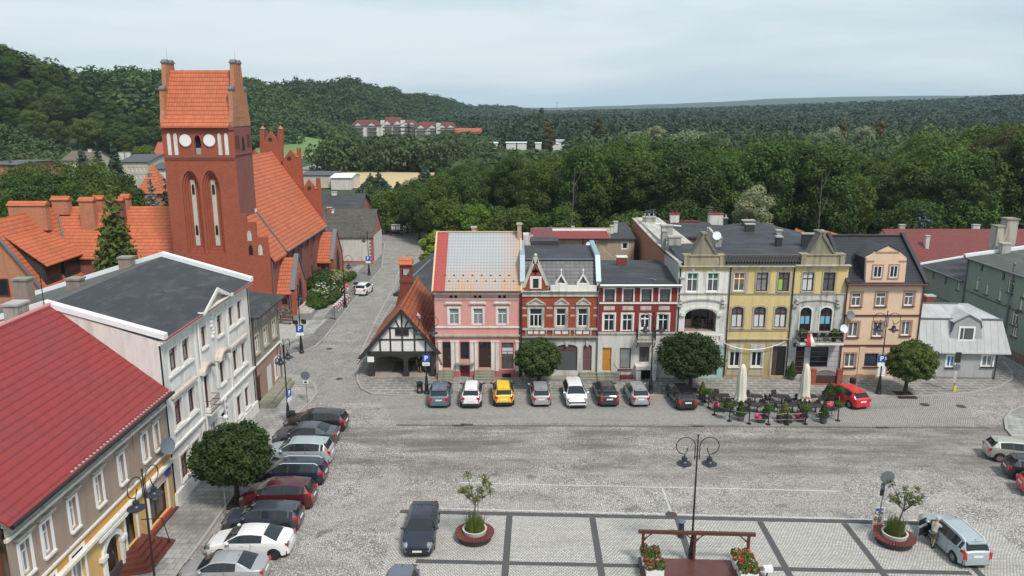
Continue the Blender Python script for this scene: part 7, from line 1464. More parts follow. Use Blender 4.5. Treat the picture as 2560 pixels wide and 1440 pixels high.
for i, (x0, x1, yb, ye, yr, Y, lab) in enumerate(((632,935,455,330,268,610,'leftmost block of the distant white flats with maroon roofs'),(975,1205,440,318,237,622,'tall second block of the distant flats with a white end gable'),(1200,1345,462,318,268,612,'third block of the distant flats with stacked dark balconies'),
  (1345,1600,465,360,290,604,'fourth block of the distant flats with pale green bay'),(1600,1790,462,352,294,598,'rightmost block of the distant flats beside the orange-roofed building'))):
 b = Bld('apartment_block', lab, 'building', None, None, 'S', o=Vector((atY((x0,yb), Y, 'S').x, Y, 0)), d=(1,0,0)); W = atY((x1,yb), Y, 'S').x-b.o.x; xm = (x0+x1)/2; ze = b.uz((xm,ye))[1]; zr = b.uz((xm,yr), 6)[1]; z0 = terr(b.o.x, Y)-1; b.root['group'] = 'distant flats with maroon roofs'
 b.wall(0,z0,W,ze,M_est); b.boxp('body', .05,.2,z0,W-.05,12,ze-.1, M_est); m = MB(); m.slab([(-.6,-.8,ze),(W+.6,-.8,ze),(W*.86,6,zr),(W*.14,6,zr)], .3); m.slab([(-.6,12.8,ze),(-.6,-.8,ze),(W*.14,6,zr)], .3); m.slab([(W+.6,-.8,ze),(W+.6,12.8,ze),(W*.86,6,zr)], .3); m.slab([(W+.6,12.8,ze),(-.6,12.8,ze),(W*.14,6,zr),(W*.86,6,zr)], .3); b.P('roof', m, M_mroof)
 nb = 2 if W < 50 else 3
 for k in range(nb):
  u = W*(k+.5)/nb
  for fl_ in range(4):
   z = ze-1.6-fl_*2.8; m = MB(); m.box(u-3.6,-1.2,z-1.2,u+3.6,-.02,z-.2); b.P('balcony', m, M_estd)
   b.win((u-3.0,z-.1,u+3.0,z+1.1), '3', M_frame_w, M_glass, bar=.25, depth=.15)
  m = MB(); m.prism([(u-3.4,ze-.2),(u+3.4,ze-.2),(u,ze+(zr-ze)*.55)], -.9, 4.5); d_ = b.P('gable_dormer', m, M_est); m = MB()
  for s_ in (-1,1): m.slab([(u+s_*4.0,-1.2,ze-.3),(u,-1.2,ze+(zr-ze)*.6),(u,5,ze+(zr-ze)*.6),(u+s_*4.0,1.0,ze-.3)], .25)
  b.P('dormer_roof', m, M_mroof, d_)
 if i == 3: b.boxp('green_bay', W*.5,-1.0,z0,W*.66,-.03,ze-.5, M_mint)
 if i in (1, 2, 4): b.boxp('end_gable', -1.2,-1.0,z0,1.8,9,ze+3.0, M_est)
 b.finish()
hip('far_house', 'wide building with an orange tiled roof to the right of the flats', 'house', (1785,490), (2090,490), 'S', 445, 360, 14, M_est, M_rroof, Y=560, wins=rows(1790,1850,(466,),4,9,22))
hip('far_house', 'low white villa with a grey hipped roof below the flats', 'house', (1160,572), (1420,572), 'S', 505, 470, 12, M_est, M_brroof, Y=380, wins=[(1300,520,1320,545),(1350,520,1370,545)])
hip('far_house', 'small red-roofed house hidden in birches behind the stubble', 'house', (560,668), (690,668), 'S', 640, 583, 10, M_est, M_rroof, Y=335)
hip('warehouse', 'low pale warehouse with a dark flat roof by the stubble field', 'building', (60,985), (400,985), 'S', 885, 848, 14, M_cream2, M_dkroof, Y=236); hip('shed', 'shed with a bright white sheet roof joined to the warehouse by the stubble', 'shed', (395,985), (620,985), 'S', 915, 868, 14, M_offw, M_capw, Y=232)
for (x0, x1, yb, ye, yr, Y, wm, rm, lab) in ((60,160,500,466,456,430,M_est,M_capw,'long low white building at the left end of the distant row among treetops'),(240,330,490,462,455,425,M_est,M_capw,'low white block beside the copper beech in the distance'),(340,425,490,462,455,425,M_est,M_capw,'low white block right of the dark bushes in the distance'),(508,560,490,466,460,420,M_est,M_capw,'tiny white building left of the grey pitched roof in the distance'),
  (605,715,498,470,462,415,M_est,M_capw,'bright white roof beside the small grey gabled house in the distance'),(700,785,475,452,432,430,M_est,plain('grey_far_roof', (.32,.32,.33), .8),'small house with a pale grey roof at the edge of the treetops'),(175,240,330,306,276,610,M_est,M_rroof,'red-roofed house far off left of the poplar'),
  (255,310,280,270,254,760,M_est,M_rroof,'tiny reddish roof far away near the horizon wood'),(145,280,400,385,347,520,M_est,M_brroof,'house with a brown grey roof beside the copper beech far off')):
 hip('far_house', lab, 'house', (x0,yb), (x1,yb), 'T', ye, yr, 9, wm, rm, Y=Y)
# ================================================================== vehicles
M_cglass = glass('car_glass', (.02,.026,.03), .04, .3); M_tyre = plain('tyre_rubber', (.012,.012,.012), .85); M_rim = plain('alloy_rim', (.36,.37,.38), .3, .6); M_rimd = plain('dark_alloy_rim', (.06,.06,.065), .35, .4); M_trim = plain('black_plastic', (.018,.018,.019), .6)
M_red = plain('tail_light_red', (.42,.008,.012), .2, coat=.8, var=0); M_head = plain('headlight_glass', (.24,.25,.27), .12, .2, coat=1, var=.3, vs=9); M_plate = plain('plate_white', (.72,.72,.70), .5, var=.05)
SH = dict(  # side profile from tail to nose: (x fraction, top height), belt line, cabin limits and window limits, all as fractions of length / metres
 hatch=dict(top=[(-.5,.55),(-.487,.90),(-.455,1.0),(-.36,1.40),(-.15,1.475),(.05,1.46),(.13,1.41),(.295,1.0),(.42,.87),(.475,.74),(.5,.52)], rw=(-.455,-.36), ws=(.13,.295), pil=(-.34,-.13,.03)),
 suv=dict(top=[(-.5,.62),(-.487,1.02),(-.465,1.12),(-.395,1.56),(-.2,1.64),(.03,1.63),(.11,1.56),(.265,1.13),(.43,1.0),(.48,.82),(.5,.58)], rw=(-.465,-.395), ws=(.11,.265), pil=(-.35,-.14,.02)),
 estate=dict(top=[(-.5,.58),(-.49,.92),(-.475,1.0),(-.425,1.38),(-.25,1.475),(.03,1.47),(.10,1.41),(.255,1.0),(.42,.86),(.478,.72),(.5,.52)], rw=(-.475,-.425), ws=(.10,.255), pil=(-.37,-.2,-.02)),
 sedan=dict(top=[(-.5,.58),(-.49,.93),(-.46,1.02),(-.36,1.06),(-.205,1.38),(-.05,1.435),(.04,1.42),(.105,1.36),(.26,.99),(.42,.83),(.478,.70),(.5,.50)], rw=(-.36,-.205), ws=(.105,.26), pil=(-.2,-.06,.0)))
def interp(tab, x):
 if x <= tab[0][0]: return tab[0][1]
 for a, c in zip(tab, tab[1:]):
  if x <= c[0]: return a[1]+(c[1]-a[1])*(x-a[0])/(c[0]-a[0])
 return tab[-1][1]
def car(name, lab, cat, loc, hd, kind='hatch', L=4.1, W=1.76, H=1.0, paint=None, rim=None, clad=None, group=None, roofm=None, rails=None, face=True, wr=.32, skip_door=None, rackglass=None):
 P = SH[kind]; t = thing(name, lab, cat, loc, hd, group); hs = H
 wb = L*.615; ax = (-wb/2-.02*L, wb/2-.02*L); Ra = wr+.055
 xs = {x*L for x, _ in P['top']}|{x*L for x in P['rw']}|{x*L for x in P['ws']}
 for p in P['pil']: xs |= {p*L-.045, p*L+.045}
 for a in ax:
  for k in range(-6, 7): xs.add(a+Ra*math.sin(k*math.pi/12)*.999)
 for k in range(25): xs.add(-L/2+L*k/24)
 xs = sorted(xs); X = [xs[0]]
 for x in xs[1:]:
  if x-X[-1] > .012: X.append(x)
 top = [(x*L, z*hs) for x, z in P['top']]
 cab0, cab1 = P['rw'][0]*L, P['ws'][1]*L; zb0 = interp(top, cab0)-.02; zb1 = interp(top, cab1)-.03
 if kind in ('hatch','suv','estate'): zb0 = interp(top, P['rw'][0]*L)+.03
 if kind == 'sedan': zb0 -= .02; zb1 += .03
 def belt(x):
  zt = interp(top, x)
  if x < cab0: return zt-.05
  if x > cab1: return zt-.07
  return min(zb0+(zb1-zb0)*(x-cab0)/(cab1-cab0), zt-.03)
 rings = []
 for x in X:
  e = abs(2*x/L); w = W/2*(1-.03*e**2-.25*max(0,(e-.70)/.30)**2.4); zt = interp(top, x); zb = belt(x); zs = .24+.06*max(0,(e-.8)/.2)
  za = 0
  for a in ax:
   if abs(x-a) < Ra: za = wr+math.sqrt(Ra**2-(x-a)**2)
  z1 = max(zs, za); k = min(1, max(0, (zt-zb-.03)/.42)); wt = w*(.90-.235*k)
  rings.append([(w*.86, z1-.0), (w*.975, z1), (w, max(zs+(zb-zs)*.42, z1+.02)), (w*.99, max(zs+(zb-zs)*.78, z1+.05)), (w*.955, zb), (wt, zt-.055*k-.01), (wt*.93, zt), (wt*.5, zt+.028), (0, zt+.036)])
 B = {k: MB() for k in ('body','windscreen','rear_window','side_l','side_r','clad','roof','pillar','tail_l','tail_r','head_l','head_r')}
 n = 9
 for i in range(len(X)-1):
  xm = (X[i]+X[i+1])/2; zt = interp(top, xm); k_ = zt-belt(xm)
  for s in (1,-1):
   for j in range(n-1):
    a, c = rings[i], rings[i+1]; q = [(X[i],s*a[j][0],a[j][1]),(X[i+1],s*c[j][0],c[j][1]),(X[i+1],s*c[j+1][0],c[j+1][1]),(X[i],s*a[j+1][0],a[j+1][1])]
    if s < 0: q = q[::-1]
    key = 'body'
    if j <= 1 and clad: key = 'clad'
    elif j == 4 and k_ > .15 and P['rw'][0]*L < xm < P['ws'][1]*L-.06:
     pil = any(abs(xm-p*L) < .05 for p in P['pil'])
     if kind == 'sedan' and xm < P['rw'][1]*L-.08: pil = True
     if xm < P['rw'][1]*L-.02 and kind != 'sedan': pil = True
     if pil and any(abs(xm-p*L) < .05 for p in P['pil'][1:]): key = 'pillar'
     if not pil: key = 'side_l' if s > 0 else 'side_r'
    elif j >= 6 and P['ws'][0]*L <= xm <= P['ws'][1]*L: key = 'windscreen'
    elif j >= 6 and P['rw'][0]*L <= xm <= P['rw'][1]*L: key = 'rear_window'
    elif j >= 5 and P['rw'][1]*L < xm < P['ws'][0]*L and roofm: key = 'roof'
    elif xm < -L/2+.06*L and (j == 3 or (j == 4 and kind in ('suv','estate','hatch') and k_ > .0 and xm < P['rw'][0]*L+.03)): key = 'tail_l' if s > 0 else 'tail_r'
    elif kind in ('suv','estate') and j == 4 and xm < P['rw'][0]*L+.03*L: key = 'tail_l' if s > 0 else 'tail_r'
    elif xm > L/2-.10*L and j in (3,4): key = 'head_l' if s > 0 else 'head_r'
    B[key].add(q, [(0,1,2,3)])
 for i, key in ((0,'tail'),(len(X)-1,'head')):
  r = rings[i]; x = X[i]
  for j in range(n-1):
   q = [(x,r[j][0],r[j][1]),(x,r[j+1][0],r[j+1][1]),(x,-r[j+1][0],r[j+1][1]),(x,-r[j][0],r[j][1])]; B['clad' if (clad and j <= 2) else 'body'].add(q, [(0,1,2,3)])
 pm = paint; bo = B['body'].build('body', pm, t, smooth=42, uv=False)
 if B['clad'].f: B['clad'].build('cladding', M_trim, t, smooth=42, uv=False)
 if B['roof'].f: B['roof'].build('roof', roofm, t, smooth=42, uv=False)
 if B['pillar'].f: B['pillar'].build('window_pillar', M_trim, t, uv=False)
 for k in ('windscreen','rear_window'):
  if B[k].f: B[k].build(k, M_cglass, t, smooth=42, uv=False)
 for k in ('side_l','side_r'):
  if B[k].f: B[k].build('side_window', M_cglass, t, smooth=42, uv=False)
 xr = -L/2; w = W/2; zb = interp(top, xr+.03*L)
 for s, k in ((1,'tail_l'),(-1,'tail_r')):
  m = B[k]; z1 = interp(top, P['rw'][0]*L)-.06; z0 = z1-.24*H
  m.box(xr+.012, min(s*.56*w,s*.84*w), z0, xr+.07, max(s*.56*w,s*.84*w), z1-.02) if kind != 'estate' else m.box(xr+.02, min(s*.68*w,s*.85*w), z0-.12, xr+.09, max(s*.68*w,s*.85*w), z1)
  m.build('tail_light', M_red, t, smooth=30, uv=False)
  B['head_'+k[-1]].build('headlight', M_head, t, smooth=30, uv=False) if B['head_'+k[-1]].f else None
 m = MB(); zp = .74*H if kind != 'sedan' else .72; m.box(xr-.012,-.26,zp-.06,xr+.02,.26,zp+.055); m.build('number_plate', M_plate, t, uv=False)
 m = MB(); m.box(L/2-.03,-.26,.40,L/2+.014,.26,.51); m.build('number_plate', M_plate, t, uv=False)
 m = MB(); m.box(L/2-.035,-.52*w*1.4,.53,L/2+.006,.52*w*1.4,.64*H); m.box(L/2-.05,-.7*w,.28,L/2+.008,.7*w,.385); m.build('grille', M_trim, t, uv=False)
 for s in (1,-1):
  m = MB(); q_ = [(.425*L,.66),(.455*L,.58),(.487*L,.60),(.480*L,.78),(.445*L,.80)]; m.add([(x, s*y*w, interp(top,x)+.034) for x, y in (q_ if s > 0 else q_[::-1])], [(0,1,2,3,4)]); m.build('headlight', M_head, t, uv=False)
 m = MB(); m.box(-L/2+.12,-w*.83,.2,L/2-.12,w*.83,.5); m.build('underbody', M_trim, t, uv=False)
 for a in ax:
  for s in (1,-1):
   M = Matrix.Translation((a, s*(w-.11), wr)) @ Matrix.Rotation(R(-90*s),4,'X'); m = MB(); m.lathe([(wr*.62,-.11),(wr*.95,-.11),(wr,-.07),(wr,.07),(wr*.95,.105),(wr*.64,.11),(wr*.64,.05)], 22, (0,0,0), 0, M, False); wh = m.build('wheel', M_tyre, t, smooth=40, uv=False)
   m = MB(); m.lathe([(wr*.64,.03),(wr*.66,.095),(wr*.58,.085),(wr*.56,.03),(1e-4,.02)], 22, (0,0,0), 0, M, False)
   for q in range(5):
    m.box(-.035,0,.02,.035,wr*.6,.075,0, M @ Matrix.Rotation(q*math.pi*2/5,4,'Z'))
   m.lathe([(.06,.02),(.06,.085),(1e-4,.09)], 10, (0,0,0), 0, M); m.build('rim', rim or M_rim, wh, uv=False)
 for s in (1,-1):
  xm_ = P['ws'][1]*L-.28; zm_ = belt(xm_)+.06; m = MB(); m.ball((xm_, s*(w+.07), zm_), .11, 8, 0, .8); m.box(xm_-.04,min(s*w*.92,s*w*1.02),zm_-.05,xm_+.03,max(s*w*.92,s*w*1.02),zm_+.0); m.build('mirror', pm if not clad or kind == 'sedan' else M_trim, t, smooth=60, uv=False)
  m = MB()
  for px_ in (P['pil'][1]*L-.32, P['pil'][2]*L-.03 if kind != 'x' else 0): zz = belt(px_)-.1; m.box(px_+.12,min(s*w*.985,s*w*1.005),zz-.02,px_+.30,max(s*w*.985,s*w*1.012),zz+.015)
  m.build('door_handle', pm, t, uv=False)
  if rails: m = MB(); zr = interp(top,-.1*L); y = s*w*.60; m.tube([(P['rw'][1]*L+.05,y,interp(top,P['rw'][1]*L)+.0),(P['rw'][1]*L+.25,y,zr+.03),(P['ws'][0]*L-.25,y,zr+.03),(P['ws'][0]*L,y,interp(top,P['ws'][0]*L)+.01)], .022, 6); m.build('roof_rail', rails, t, uv=False)
 m = MB(); xa = P['rw'][1]*L+.12; m.tube([(xa,0,interp(top,xa)+.02),(xa-.1,0,interp(top,xa)+.16)], [.018,.008], 5); m.build('aerial', M_trim, t, uv=False)
 m = MB(); xw = P['rw'][0]*L; m.tube([(xw+.02,0,interp(top,xw)+.06),(xw+.07,.34,interp(top,xw+.06)+.05)], .012, 4); m.build('wiper', M_trim, t, uv=False)
 if kind != 'sedan': m = MB(); x_ = P['rw'][1]*L; zt = interp(top, x_); m.box(x_-.16,-w*.56,zt-.045,x_+.02,w*.56,zt+.018); m.build('spoiler', roofm or pm, t, uv=False)
 m = MB()
 for s in (1,-1):
  for p in (P['pil'][1]*L, P['pil'][2]*L if kind == 'estate' else P['ws'][1]*L-.33):
   r_ = rings[min(range(len(X)), key=lambda i: abs(X[i]-p))]; m.tube([(p,s*(r_[2][0]+.002),.36),(p,s*(r_[3][0]+.003),r_[3][1]),(p,s*(r_[4][0]+.003),r_[4][1])], .009, 4)
 m.build('door_seam', M_trim, t, uv=False)
 return t
def hv(hd): return Vector((math.cos(hd), math.sin(hd), 0)), Vector((-math.sin(hd), math.cos(hd), 0))
GR = 'cars parked along the row of houses'; GW = 'cars parked nose-in along the left pavement'; GE = 'cars parked at the right edge'
def rearcar(p, zo, hdeg, L, **k):
 f, l = hv(R(hdeg)); c = G(p, zo)+f*(L/2); return car(loc=c, hd=R(hdeg), L=L, **k)
C_blue = paintm('steel_blue_paint', (.115,.16,.205), .3); C_wh = paintm('white_paint_car', (.74,.74,.74)); C_yel = paintm('yellow_paint_car', (.80,.50,.018)); C_sil = paintm('silver_paint', (.40,.41,.42), .4); C_dg = paintm('dark_grey_paint', (.035,.035,.038), .2)
C_blk = paintm('black_paint', (.010,.010,.012)); C_redc = paintm('red_paint_car', (.55,.014,.02)); C_brn = paintm('brown_black_paint', (.022,.016,.016), .2); C_sgr = paintm('slate_grey_paint', (.075,.08,.095), .3); C_ice = paintm('ice_silver_paint', (.42,.48,.51), .35)
C_nav = paintm('navy_paint', (.010,.016,.045), .15); C_mar = paintm('dark_cherry_paint', (.075,.008,.012), .2); C_bgr = paintm('blue_grey_paint', (.045,.055,.075), .25); C_bei = paintm('champagne_paint', (.43,.415,.375), .35); C_dnv = paintm('midnight_blue_paint', (.010,.014,.032), .2); C_gry = paintm('grey_blue_paint', (.13,.15,.18), .3); C_mist = paintm('pale_mist_paint', (.40,.465,.485), .3)
K = 'parked_car'
rearcar((1097,1023),'Z',91,4.25,name=K,lab='steel blue hatchback with a paper behind its rear window, leftmost of the house row',cat='car',kind='hatch',W=1.84,paint=C_blue,group=GR,H=1.03)
rearcar((1177,1024),'Z',90,4.28,name=K,lab='white crossover with dark sills and dark roof rails in the house row',cat='car',kind='suv',W=1.78,paint=C_wh,clad=1,rails=M_trim,group=GR)
rearcar((1260,1020),'Z',93,4.15,name=K,lab='bright yellow crossover in the row before the houses',cat='car',kind='suv',W=1.78,H=.95,paint=C_yel,clad=1,rails=M_trim,group=GR)
rearcar((1354,1020),'Z',92,4.0,name=K,lab='silver hatchback parked between the yellow crossover and the white nose-out car',cat='car',kind='hatch',W=1.66,H=.98,paint=C_sil,group=GR)
f, l = hv(R(-88)); car(K,'white hatchback parked nose outwards in front of the red upper-storey house','car',G((1444,1024))-f*2.2,R(-88),'hatch',4.4,1.83,1.0,C_wh,group=GR)
rearcar((1524,1020),'Z',93,4.3,name=K,lab='dark grey estate car between the white and the silver hatchbacks',cat='car',kind='estate',W=1.74,paint=C_dg,group=GR,rails=M_trim)
rearcar((1603,1020),'Z',93,4.0,name=K,lab='silver hatchback beside the lamp post and right of the dark grey estate',cat='car',kind='hatch',W=1.66,H=.98,paint=C_sil,group=GR)
rearcar((1720,1029),'Z',93,4.4,name=K,lab='black hatchback next to the cafe terrace, rightmost of the eight in the row',cat='car',kind='hatch',W=1.8,paint=C_blk,group=GR)
q = G((2157,1026)); hd = R(104); f, l = hv(hd); car(K,'bright red hatchback parked askew right of the cafe terrace','car',q+f*2.0,hd,'hatch',4.0,1.7,.98,C_redc,group=GR)
def westcar(p, hdeg, L, W, **k):      # p: photo point of the near rear wheel on the ground
 hd = R(hdeg); f, l = hv(hd); wb = L*.615; c = G(p)+f*(wb/2+.02*L)-l*(W/2-.1); return car(loc=c, hd=hd, L=L, W=W, cat='car', name=K, group=GW, **k)
westcar((835,1082),177,4.75,1.82,lab='brown-black estate car farthest along the left pavement beside the litter bin',kind='estate',paint=C_brn)
westcar((812,1117),178,4.7,1.8,lab='slate silver saloon between the brown-black estate and the pale silver SUV',kind='sedan',paint=C_sgr)
westcar((797,1166),179,4.7,1.9,lab='pale silver SUV with tall red tail lights on the left side',kind='suv',paint=C_ice,H=1.0)
westcar((778,1217),179,4.8,1.86,lab='navy blue estate car with bright roof rails next to the clipped tree',kind='estate',paint=C_nav,rails=M_capw)
westcar((749,1278),180,4.55,1.86,lab='dark cherry red SUV beside the trunk of the left clipped tree',kind='suv',paint=C_mar,H=1.0,clad=0)
westcar((714,1334),180,4.5,1.76,lab='dark blue-grey estate car between the cherry SUV and the white saloon',kind='estate',paint=C_bgr,H=.97)
westcar((686,1399),180,4.65,1.8,lab='white saloon with black wheels on the left side',kind='sedan',paint=C_wh,rim=M_rimd)
westcar((622,1472),181,4.5,1.75,lab='silver saloon at the bottom edge below the white saloon',kind='sedan',paint=C_sil)
def cornercar(pl, pr, L, W, **k):
 a, c = G(pl), G(pr); d = (c-a).normalized(); f = Vector((-d.y, d.x, 0)); hd = math.atan2(f.y, f.x); return car(loc=(a+c)/2+f*(L/2), hd=hd, L=L, W=W, cat='car', name=K, group=GE, **k)
def pairhd(p, hdeg, L, W, **k):
 hd = R(hdeg); f, l = hv(hd); wb = L*.615; c = G(p)+f*(wb/2+.02*L)+l*(W/2-.1); return car(loc=c, hd=hd, L=L, W=W, cat='car', name=K, group=GE, **k)
pairhd((2497,1155),-14,4.0,1.74,lab='champagne hatchback at the right edge below the corner kerb',kind='hatch',paint=C_bei)
pairhd((2547,1203),-14,4.0,1.73,lab='black hatchback at the right edge below the champagne one',kind='hatch',paint=C_blk)
pairhd((2588,1247),-14,4.0,1.73,lab='red car cut off by the right edge below the black hatchback',kind='hatch',paint=C_redc)
a, c = G((2380,1404)), G((2311,1338)); d = (c-a).normalized(); hd = math.atan2(d.y, d.x); f, l = hv(hd)
MPV = car('parked_car','pale silver people carrier with its front door open at the lower right','car',(a+c)/2-l*.82+f*.08,hd,'estate',4.5,1.82,1.06,C_mist,rails=M_capw); MPVC = (a+c)/2-l*.82+f*.08
def opendoor(t, L, W, side, xh, ang, paint, H=1.0):
 s = side; m = MB(); M = Matrix.Translation((xh, s*W/2*.98, 0)) @ Matrix.Rotation(s*ang,4,'Z'); m.box(-.92,-.05,.36,0,.05,.96*H,0,M); d_ = m.build('door', paint, t, uv=False); m = MB(); m.box(-.86,-.02,.96*H,-.22,.02,1.3*H,0,M); m.build('door_window', M_cglass, d_, uv=False); m = MB(); m.box(-.88,-.06*s-.02,.42,-.05,-.06*s+.02,.88,0,M); m.build('door_lining', M_trim, d_, uv=False)
 m = MB(); m.box(xh-.95, min(s*W/2*.90,s*W/2*.985+s*.02), .36, xh-.02, max(s*W/2*.90,s*W/2*.985+s*.02), .98*H); m.build('door_opening', M_dark, t, uv=False)
opendoor(MPV, 4.5, 1.82, 1, .98, R(-62), C_mist, 1.04)
a = (G((884,741))+G((915,741)))/2; hd = R(82); f, l = hv(hd); sc_car = car('parked_car','small white hatchback with an open door in the street by the church','car',a+f*1.8,hd,'hatch',3.5,1.65,1.0,C_wh,roofm=C_wh); opendoor(sc_car,3.5,1.65,1,.75,R(-70),C_wh)
a = G((1043,1398)); d = (G((1043,1398))-G((1062,1302))).normalized(); hd = math.atan2(d.y, d.x); f, l = hv(hd); car('parked_car','midnight blue saloon facing the viewer on the paved square','car',a-f*2.33,hd,'sedan',4.65,1.8,1.0,C_dnv)
a = G((1008,1412),'Z',1.43); hd = R(-93); f, l = hv(hd); car('parked_car','grey-blue car cut off by the bottom edge below the midnight blue saloon','car',Vector((a.x,a.y,0))+f*1.55,hd,'hatch',4.1,1.76,1.0,C_gry)
# ================================================================== street furniture
def lamp(base, top, yaw, double, lab, z0=0.12, hfix=None):
 if hfix: t3 = G(top, 'Z', hfix); b0 = Vector((t3.x, t3.y, 0)); h = hfix
 else: b0 = G(base, 'Z', z0); h = atY(top, b0.y).z-z0
 t = thing('street_lamp', lab, 'street lamp', (b0.x, b0.y, z0), yaw, 'black cast iron street lamps')
 m = MB(); m.lathe([(.26,0),(.26,.12),(.19,.2),(.16,.75),(.19,.8),(.13,.95),(.10,1.5),(.075,1.6)], 12); m.build('base', M_black, t, smooth=40, uv=False)
 m = MB(); m.tube([(0,0,1.55),(0,0,h*.6),(0,0,h)], [.06,.05,.032], 8); m.ball((0,0,h), .06, 8); m.build('pole', M_black, t, smooth=60, uv=False)
 for s in ((1,-1) if double else (1,)):
  m = MB(); zc = h-.62; rr = .5; P_ = [(s*.12,0,h-1.35),(s*.12,0,zc)]+[(s*(.62-rr*math.cos(a)),0,zc+rr*math.sin(a)) for a in [math.pi*i/12*1.0 for i in range(1,13)]]+[(s*(.62+rr*math.cos(a)),0,zc-rr*.9*math.sin(a)) for a in [math.pi*i/12 for i in range(1,7)]]+[(s*.55,0,zc-.3),(s*.5,0,zc-.08)]
  m.tube(P_, .026, 6); m.tube([(0,0,h-1.2),(s*.13,0,h-1.2)], .025, 5); ar = m.build('scroll_arm', M_black, t, smooth=60, uv=False)
  m = MB(); x = s*.66; z = zc-.48; m.lathe([(.03,.0),(.03,-.12),(.14,-.14),(.15,-.32),(.2,-.36),(.23,-.42),(.41,-.48),(.41,-.51),(.2,-.49)], 16, (x,0,z)); m.build('lantern_hood', plain('lamp_iron', (.022,.026,.036), .4), ar, smooth=40, uv=False)
  m = MB(); m.lathe([(.16,-.5),(.19,-.58),(.1,-.74),(1e-4,-.77)], 12, (x,0,z)); m.build('glass_bowl', glass('lamp_glass', (.35,.37,.38), .1, .2), ar, smooth=60, uv=False)
 return b0, h
lamp((1727,1408),(1737,1088),0,1,'tall double-armed lamp standing behind the timber stage in the square',0)
lamp(None,(355,1180),R(80),1,'double-armed lamp in front of the ochre house in the lower left corner',hfix=7.6)
l3 = lamp((722,1060),(706,850),R(82),1,'double-armed lamp beside the black litter bin on the left pavement')
l4 = lamp((754,880),(747,712),R(90),0,'lamp with a parking sign and two floodlights before the church porch')
lamp((863,768),(863,637),R(20),0,'single-armed scroll lamp beside the church garden hedge')
l6 = lamp((923,688),(919,576),R(160),0,'lamp with a parking sign near the white-walled mossy house')
lamp((940,637),(936,552),R(150),0,'farthest lamp at the corner of the mossy-roofed house')
l8 = lamp((1067,984),(1065,787),0,1,'double-armed lamp with a parking sign before the half-timbered arcade')
lamp((1626,982),(1631,781),0,1,'double-armed lamp in front of the red over white house')
l10 = lamp((2196,984),(2216,779),0,1,'double-armed lamp with a parking sign before the cream house')
M_sblue = plain('traffic_blue', (.012,.09,.42), .4, var=0)
def psign(px_, Y, yaw, lab, sz=.6, plate=None, dz=.75):
 p = atY(px_, Y); t = thing('parking_sign', lab, 'road sign', (p.x, p.y, p.z), yaw); m = MB(); m.box(-sz/2,-.03,-sz/2,sz/2,0,sz/2); s_ = m.build('panel', M_sblue, t); text('P', sz*.95, M_wht, s_, facing((0,-.036,0)), bold=.012)
 m = MB(); m.box(-sz/2,-.028,-sz/2-.34,sz/2,0,-sz/2-.04); q = m.build('plate', M_frame_w, t)
 if plate: text(plate, .15, M_blk, q, facing((0,-.034,-sz/2-.19)))
 return t
psign((1065,896), l8[0].y-.1, 0, 'blue parking sign with a small plate on the lamp before the arcade', .62, 'Koniec')
psign((749,822), l4[0].y-.1, R(8), 'blue parking sign on the lamp before the church porch', .72)
psign((920,646), l6[0].y-.1, 0, 'blue parking sign on the lamp near the white-walled mossy house', .7)
psign((2204,897), l10[0].y-.1, 0, 'blue parking sign on the lamp before the cream house', .62)
p = atY((722,983), l3[0].y-.15); psign((722,983), l3[0].y-.15, R(78), 'parking sign seen edge-on, on the lamp by the litter bin', .6)
m_ = M_trim
for i, (x, y) in enumerate(((739,806),(759,804))): p = atY((x,y), l4[0].y-.2); t = thing('floodlight', ('left','right')[i]+' black floodlight on the lamp before the church porch', 'floodlight', p, R(140)); m = MB(); m.box(-.28,-.1,-.2,.28,.1,.2); m.build('housing', M_trim, t); m = MB(); m.tube([(0,0,-.2),(.0,.1,-.35),(l4[0].x-p.x if False else .2,.1,-.38)], .03, 5); m.build('bracket', M_trim, t)
M_gal = plain('galvanised_post', (.22,.24,.26), .5, .4)
def post_sign(name, base, top, lab, build, lean=None, z0=.12, yaw=0):
 b0 = G(base, 'Z', z0); t3 = atY(top, b0.y); t = thing(name, lab, 'road sign', b0, 0); h = t3.z-z0; m = MB(); m.tube([(0,0,0),(t3.x-b0.x,0,h)], .035, 7); m.build('post', M_gal, t, smooth=60, uv=False); build(t, t3.x-b0.x, h); return t
M_back = plain('sign_back_grey', (.13,.15,.17), .5)
def disc(t, x, z, r, mat, y=-.05, nm='sign_disc'): m = MB(); m.lathe([(r,0),(r,.02),(1e-4,.02)], 22, (0,0,0), 0, Matrix.Translation((x,y,z)) @ Matrix.Rotation(R(90),4,'X')); return m.build(nm, mat, t, uv=False)
def f1(t, x, h): disc(t,x,h-.3,.38,M_back); m = MB(); m.box(x-.22,-.09,h-.98,x+.22,-.06,h-.72); o = m.build('plate', M_frame_w, t); m = MB(); m.box(x-.12,-.1,h-.92,x+.12,-.091,h-.78); m.build('symbol', M_blk, o)
post_sign('round_road_sign', (769,1006), (763,930), 'grey back of a round road sign at the left pavement corner', f1)
def f2(t, x, h): m = MB(); m.box(x-.2,-.05,h-.3,x+.2,-.02,h+.1,0,Matrix.Translation((0,0,0))); m.build('plate', M_back, t)
post_sign('post_sign', (566,1292), (556,1187), 'small grey sign on a pole beside the left clipped tree', f2)
post_sign('post_sign', (1650,986), (1650,906), 'bare thin sign pole right of the lamp before the red house', lambda t,x,h: None)
